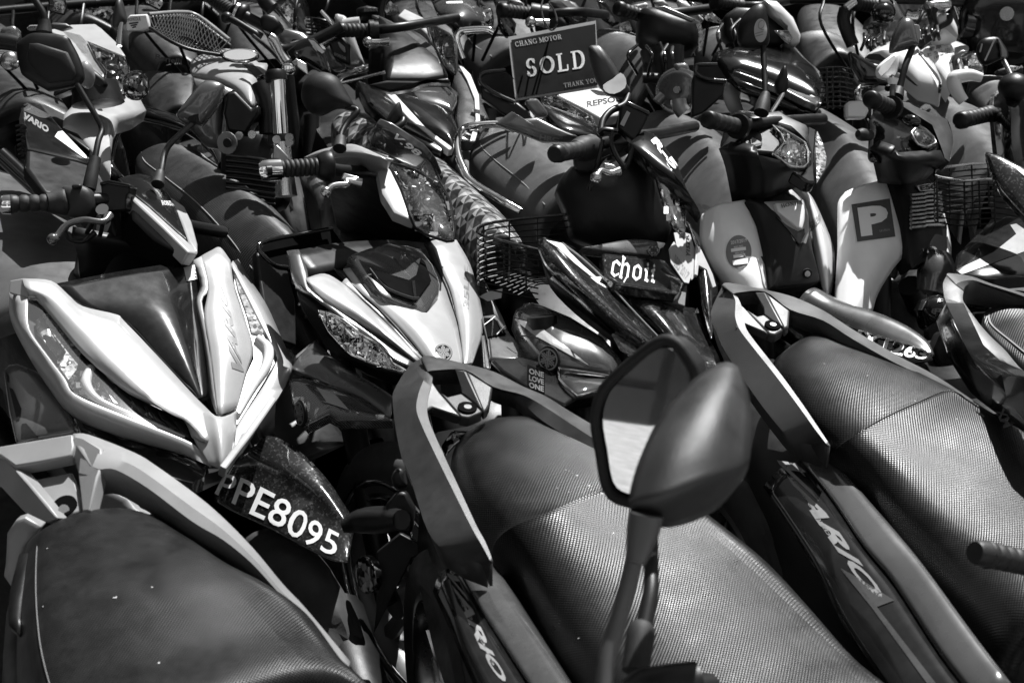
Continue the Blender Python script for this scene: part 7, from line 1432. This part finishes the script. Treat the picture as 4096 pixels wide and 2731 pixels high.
lamp(D4, [P(2,x,y,-4.2) for x, y in [(310,60),(350,5),(400,40),(420,90),(370,108),(330,100)]], .02, REFD, name='headlamp', bulge=.01); tb('mirror_stalk', 2, [(290,130),(295,60),(310,0)], 4.1, .01, BLK, D4)
pn = pan('side_cover', 2, [(-20,90),(60,110),(110,240),(180,430),(150,450),(60,440),(0,400)], 3.95, SILV, D4, .04, .008, .015); pan('wing_panel', 2, [(-30,250),(30,290),(60,400),(30,440),(-40,400)], 3.9, BLK, pn, .02, .004); tb('bar_end', 2, [(40,170),(100,160),(150,155)], 3.8, .016, DMG, D4, 10, 1)
D5 = back_bike('motorcycle', 'motorcycle showing striped light fairings left of the sold sign string', 'motorcycle', 1240, -40, 1100, -50)
for pts, mt in (([(1060,0),(1100,20),(1200,160),(1190,230),(1130,250),(1080,180)], GLS), ([(1100,130),(1130,140),(1190,230),(1150,245)], DMG), ([(1150,0),(1230,10),(1250,30),(1200,30)], WHT)): pan('fairing', 2, pts, 4.3, mt, D5, .04, .008, .01)
pan('fairing', 2, [(1430,0),(1500,20),(1640,110),(1690,150),(1560,170),(1560,120)], 4.4, SILV, D5, .04, .008, .015)
D6 = back_bike('motorcycle', 'motorcycle with bright tail panels above the round horn', 'motorcycle', 1600, -40, 1450, -40)
for pts, mt in (([(1970,40),(2080,20),(2090,40),(2000,60)], WHT), ([(2110,10),(2190,0),(2230,40),(2180,50)], DMG), ([(1790,40),(1860,110),(1880,170),(1820,160)], DMG), ([(1740,0),(1800,10),(1900,160),(1850,180),(1780,120)], GLS), ([(2280,0),(2352,10),(2352,90),(2300,50)], WHT)): pan('tail_panel', 2, pts, 4.4, mt, D6, .03, .006, .006)
lamp(D6, [P(2,x,y,-4.3) for x, y in [(1890,160),(1960,140),(1980,200),(1960,225),(1900,210)]], .02, REFD, name='tail_lamp', bulge=.006)
pan('tail_panel', 3, [(20,0),(80,10),(200,130),(190,150),(120,110),(40,60)], 4.3, WHT, D6, .03, .006, .01); lamp(D6, [P(3,x,y,-4.25) for x, y in [(100,10),(180,20),(320,140),(330,165),(220,140)]], .02, REFL, name='tail_lamp', bulge=.01)
D7 = back_bike('scooter', 'metallic grey scooter with step through body behind the white mirrors', 'scooter', 2000, 0, 1860, -20)
gr, gd = grip(D7, P('C',380,40,-4.1), P('C',600,80,-4.12), .02, BLK, ribs=6); ellipsoid('switch_housing', P('C',690,150,-4.05), X3, (.07,.07,.06), GLS, D7)
pan('headset_shell', 'C', [(640,-20),(760,0),(800,60),(800,220),(760,280),(640,300),(500,300),(520,200),(640,260),(740,220),(750,120),(640,60)], 4.1, MGP, D7, .06, .01, .01); pan('front_shield', 'C', [(560,310),(700,300),(800,220),(790,0),(830,20),(940,210),(900,260),(860,420),(780,520),(580,560),(570,400)], 4.15, MGP, D7, .06, .012, .04)
tb('lever_guard', 'C', [(250,100),(300,60),(360,20)], 4.05, .012, STL, D7, 8, 2); tb('guard_bar', 'C', [(245,110),(218,240),(260,380),(330,540)], 4.1, .02, BLK, D7, 8, 4)
pan('hook_plate', 'C', [(575,440),(640,395),(720,400),(755,460),(745,560),(580,570)], 4.02, MGP, D7, .04, .01, .01); pan('hook_slot', 'C', [(590,500),(650,495),(660,530),(600,530)], 4.0, BLK, D7, .004, .001)
tb('chain_lock', 'C', [(950,180),(1020,200),(1100,190),(1190,180)], 4.2, [.02,.018,.02,.018], STL, D7, 8, 4)
D8 = back_bike('motorcycle', 'dark roadster at the top right corner with round headlamp and polished fork', 'motorcycle', 2260, 0, 2150, -60)
tb('fork_tube', 'C', [(1610,0),(1660,150),(1700,300)], 4.2, .026, CHR, D8, 16, 1); tb('fork_clamp', 'C', [(1640,310),(1680,320),(1740,330)], 4.15, .035, GLS, D8, 12, 1); pan('fork_shroud', 'C', [(1540,330),(1760,320),(1800,420),(1760,520),(1600,480)], 4.25, BLK, D8, .08, .02, .02)
hl_ = disc('headlamp', P('C',2130,220,-4.2), Vector((-.35,-.9,.15)), .175, GLS, D8, .08, 36, .01); disc('clear_cover', P('C',2150,225,-4.14), Vector((-.35,-.9,.15)), .135, GLS, hl_, .01, 36, .02); disc('lamp_bar', P('C',2150,165,-4.11), Vector((-.35,-.9,.15)), .02, STL, hl_, .004, 16)
pn = pan('number_plate', 'C', [(2030,830),(2120,800),(2200,770),(2352,790),(2352,880),(2150,900),(2040,880)], 3.9, BLK, D8, .03, .006); lettering('B3A', [P('C',2190,860,-3.86), P('C',2345,800,-3.86)], [P('C',2180,800,-3.86), P('C',2345,770,-3.86)], DW, pn, .03, .2, .006)

# farthest row: only fenders, cowls and seats show along the top edge
for k, (mx, lb) in enumerate(((WHT, 'first'), (GLS, 'second'), (MGP, 'third'), (GLS, 'fourth'), (SILV, 'fifth'), (GLS, 'sixth'), (MGP, 'seventh'), (GLS, 'eighth'))):
    hp = Vector((-2.15 + .62*k, 5.0 + .17*k, 1.0)); tp = hp + Vector((-.45, .9, 0))
    t = thing('motorcycle', lb + ' motorcycle from the left in the dim farthest row along the top edge', 'motorcycle', base_at(hp), 'farthest row of bikes')
    G = running_gear(t, hp, tp); auto_seat(t, G); auto_bars(t, G); auto_cowl(t, G, mx)
    lamp(t, [G.h0 + G.f*.17 + G.s*a + UPZ*b for a, b in ((-.09,.88),(.09,.88),(.07,.80),(0,.77),(-.07,.80))], .015, REFL, name='headlamp', bulge=.01)
DSH = 0
# keep to thing > part > sub-part
for o in list(COL.objects):
    ch = []; p = o
    while p: ch.append(p); p = p.parent
    if len(ch) > 3:
        top = ch[-2]; o.parent = top; o.matrix_parent_inverse = Matrix.Identity(4)
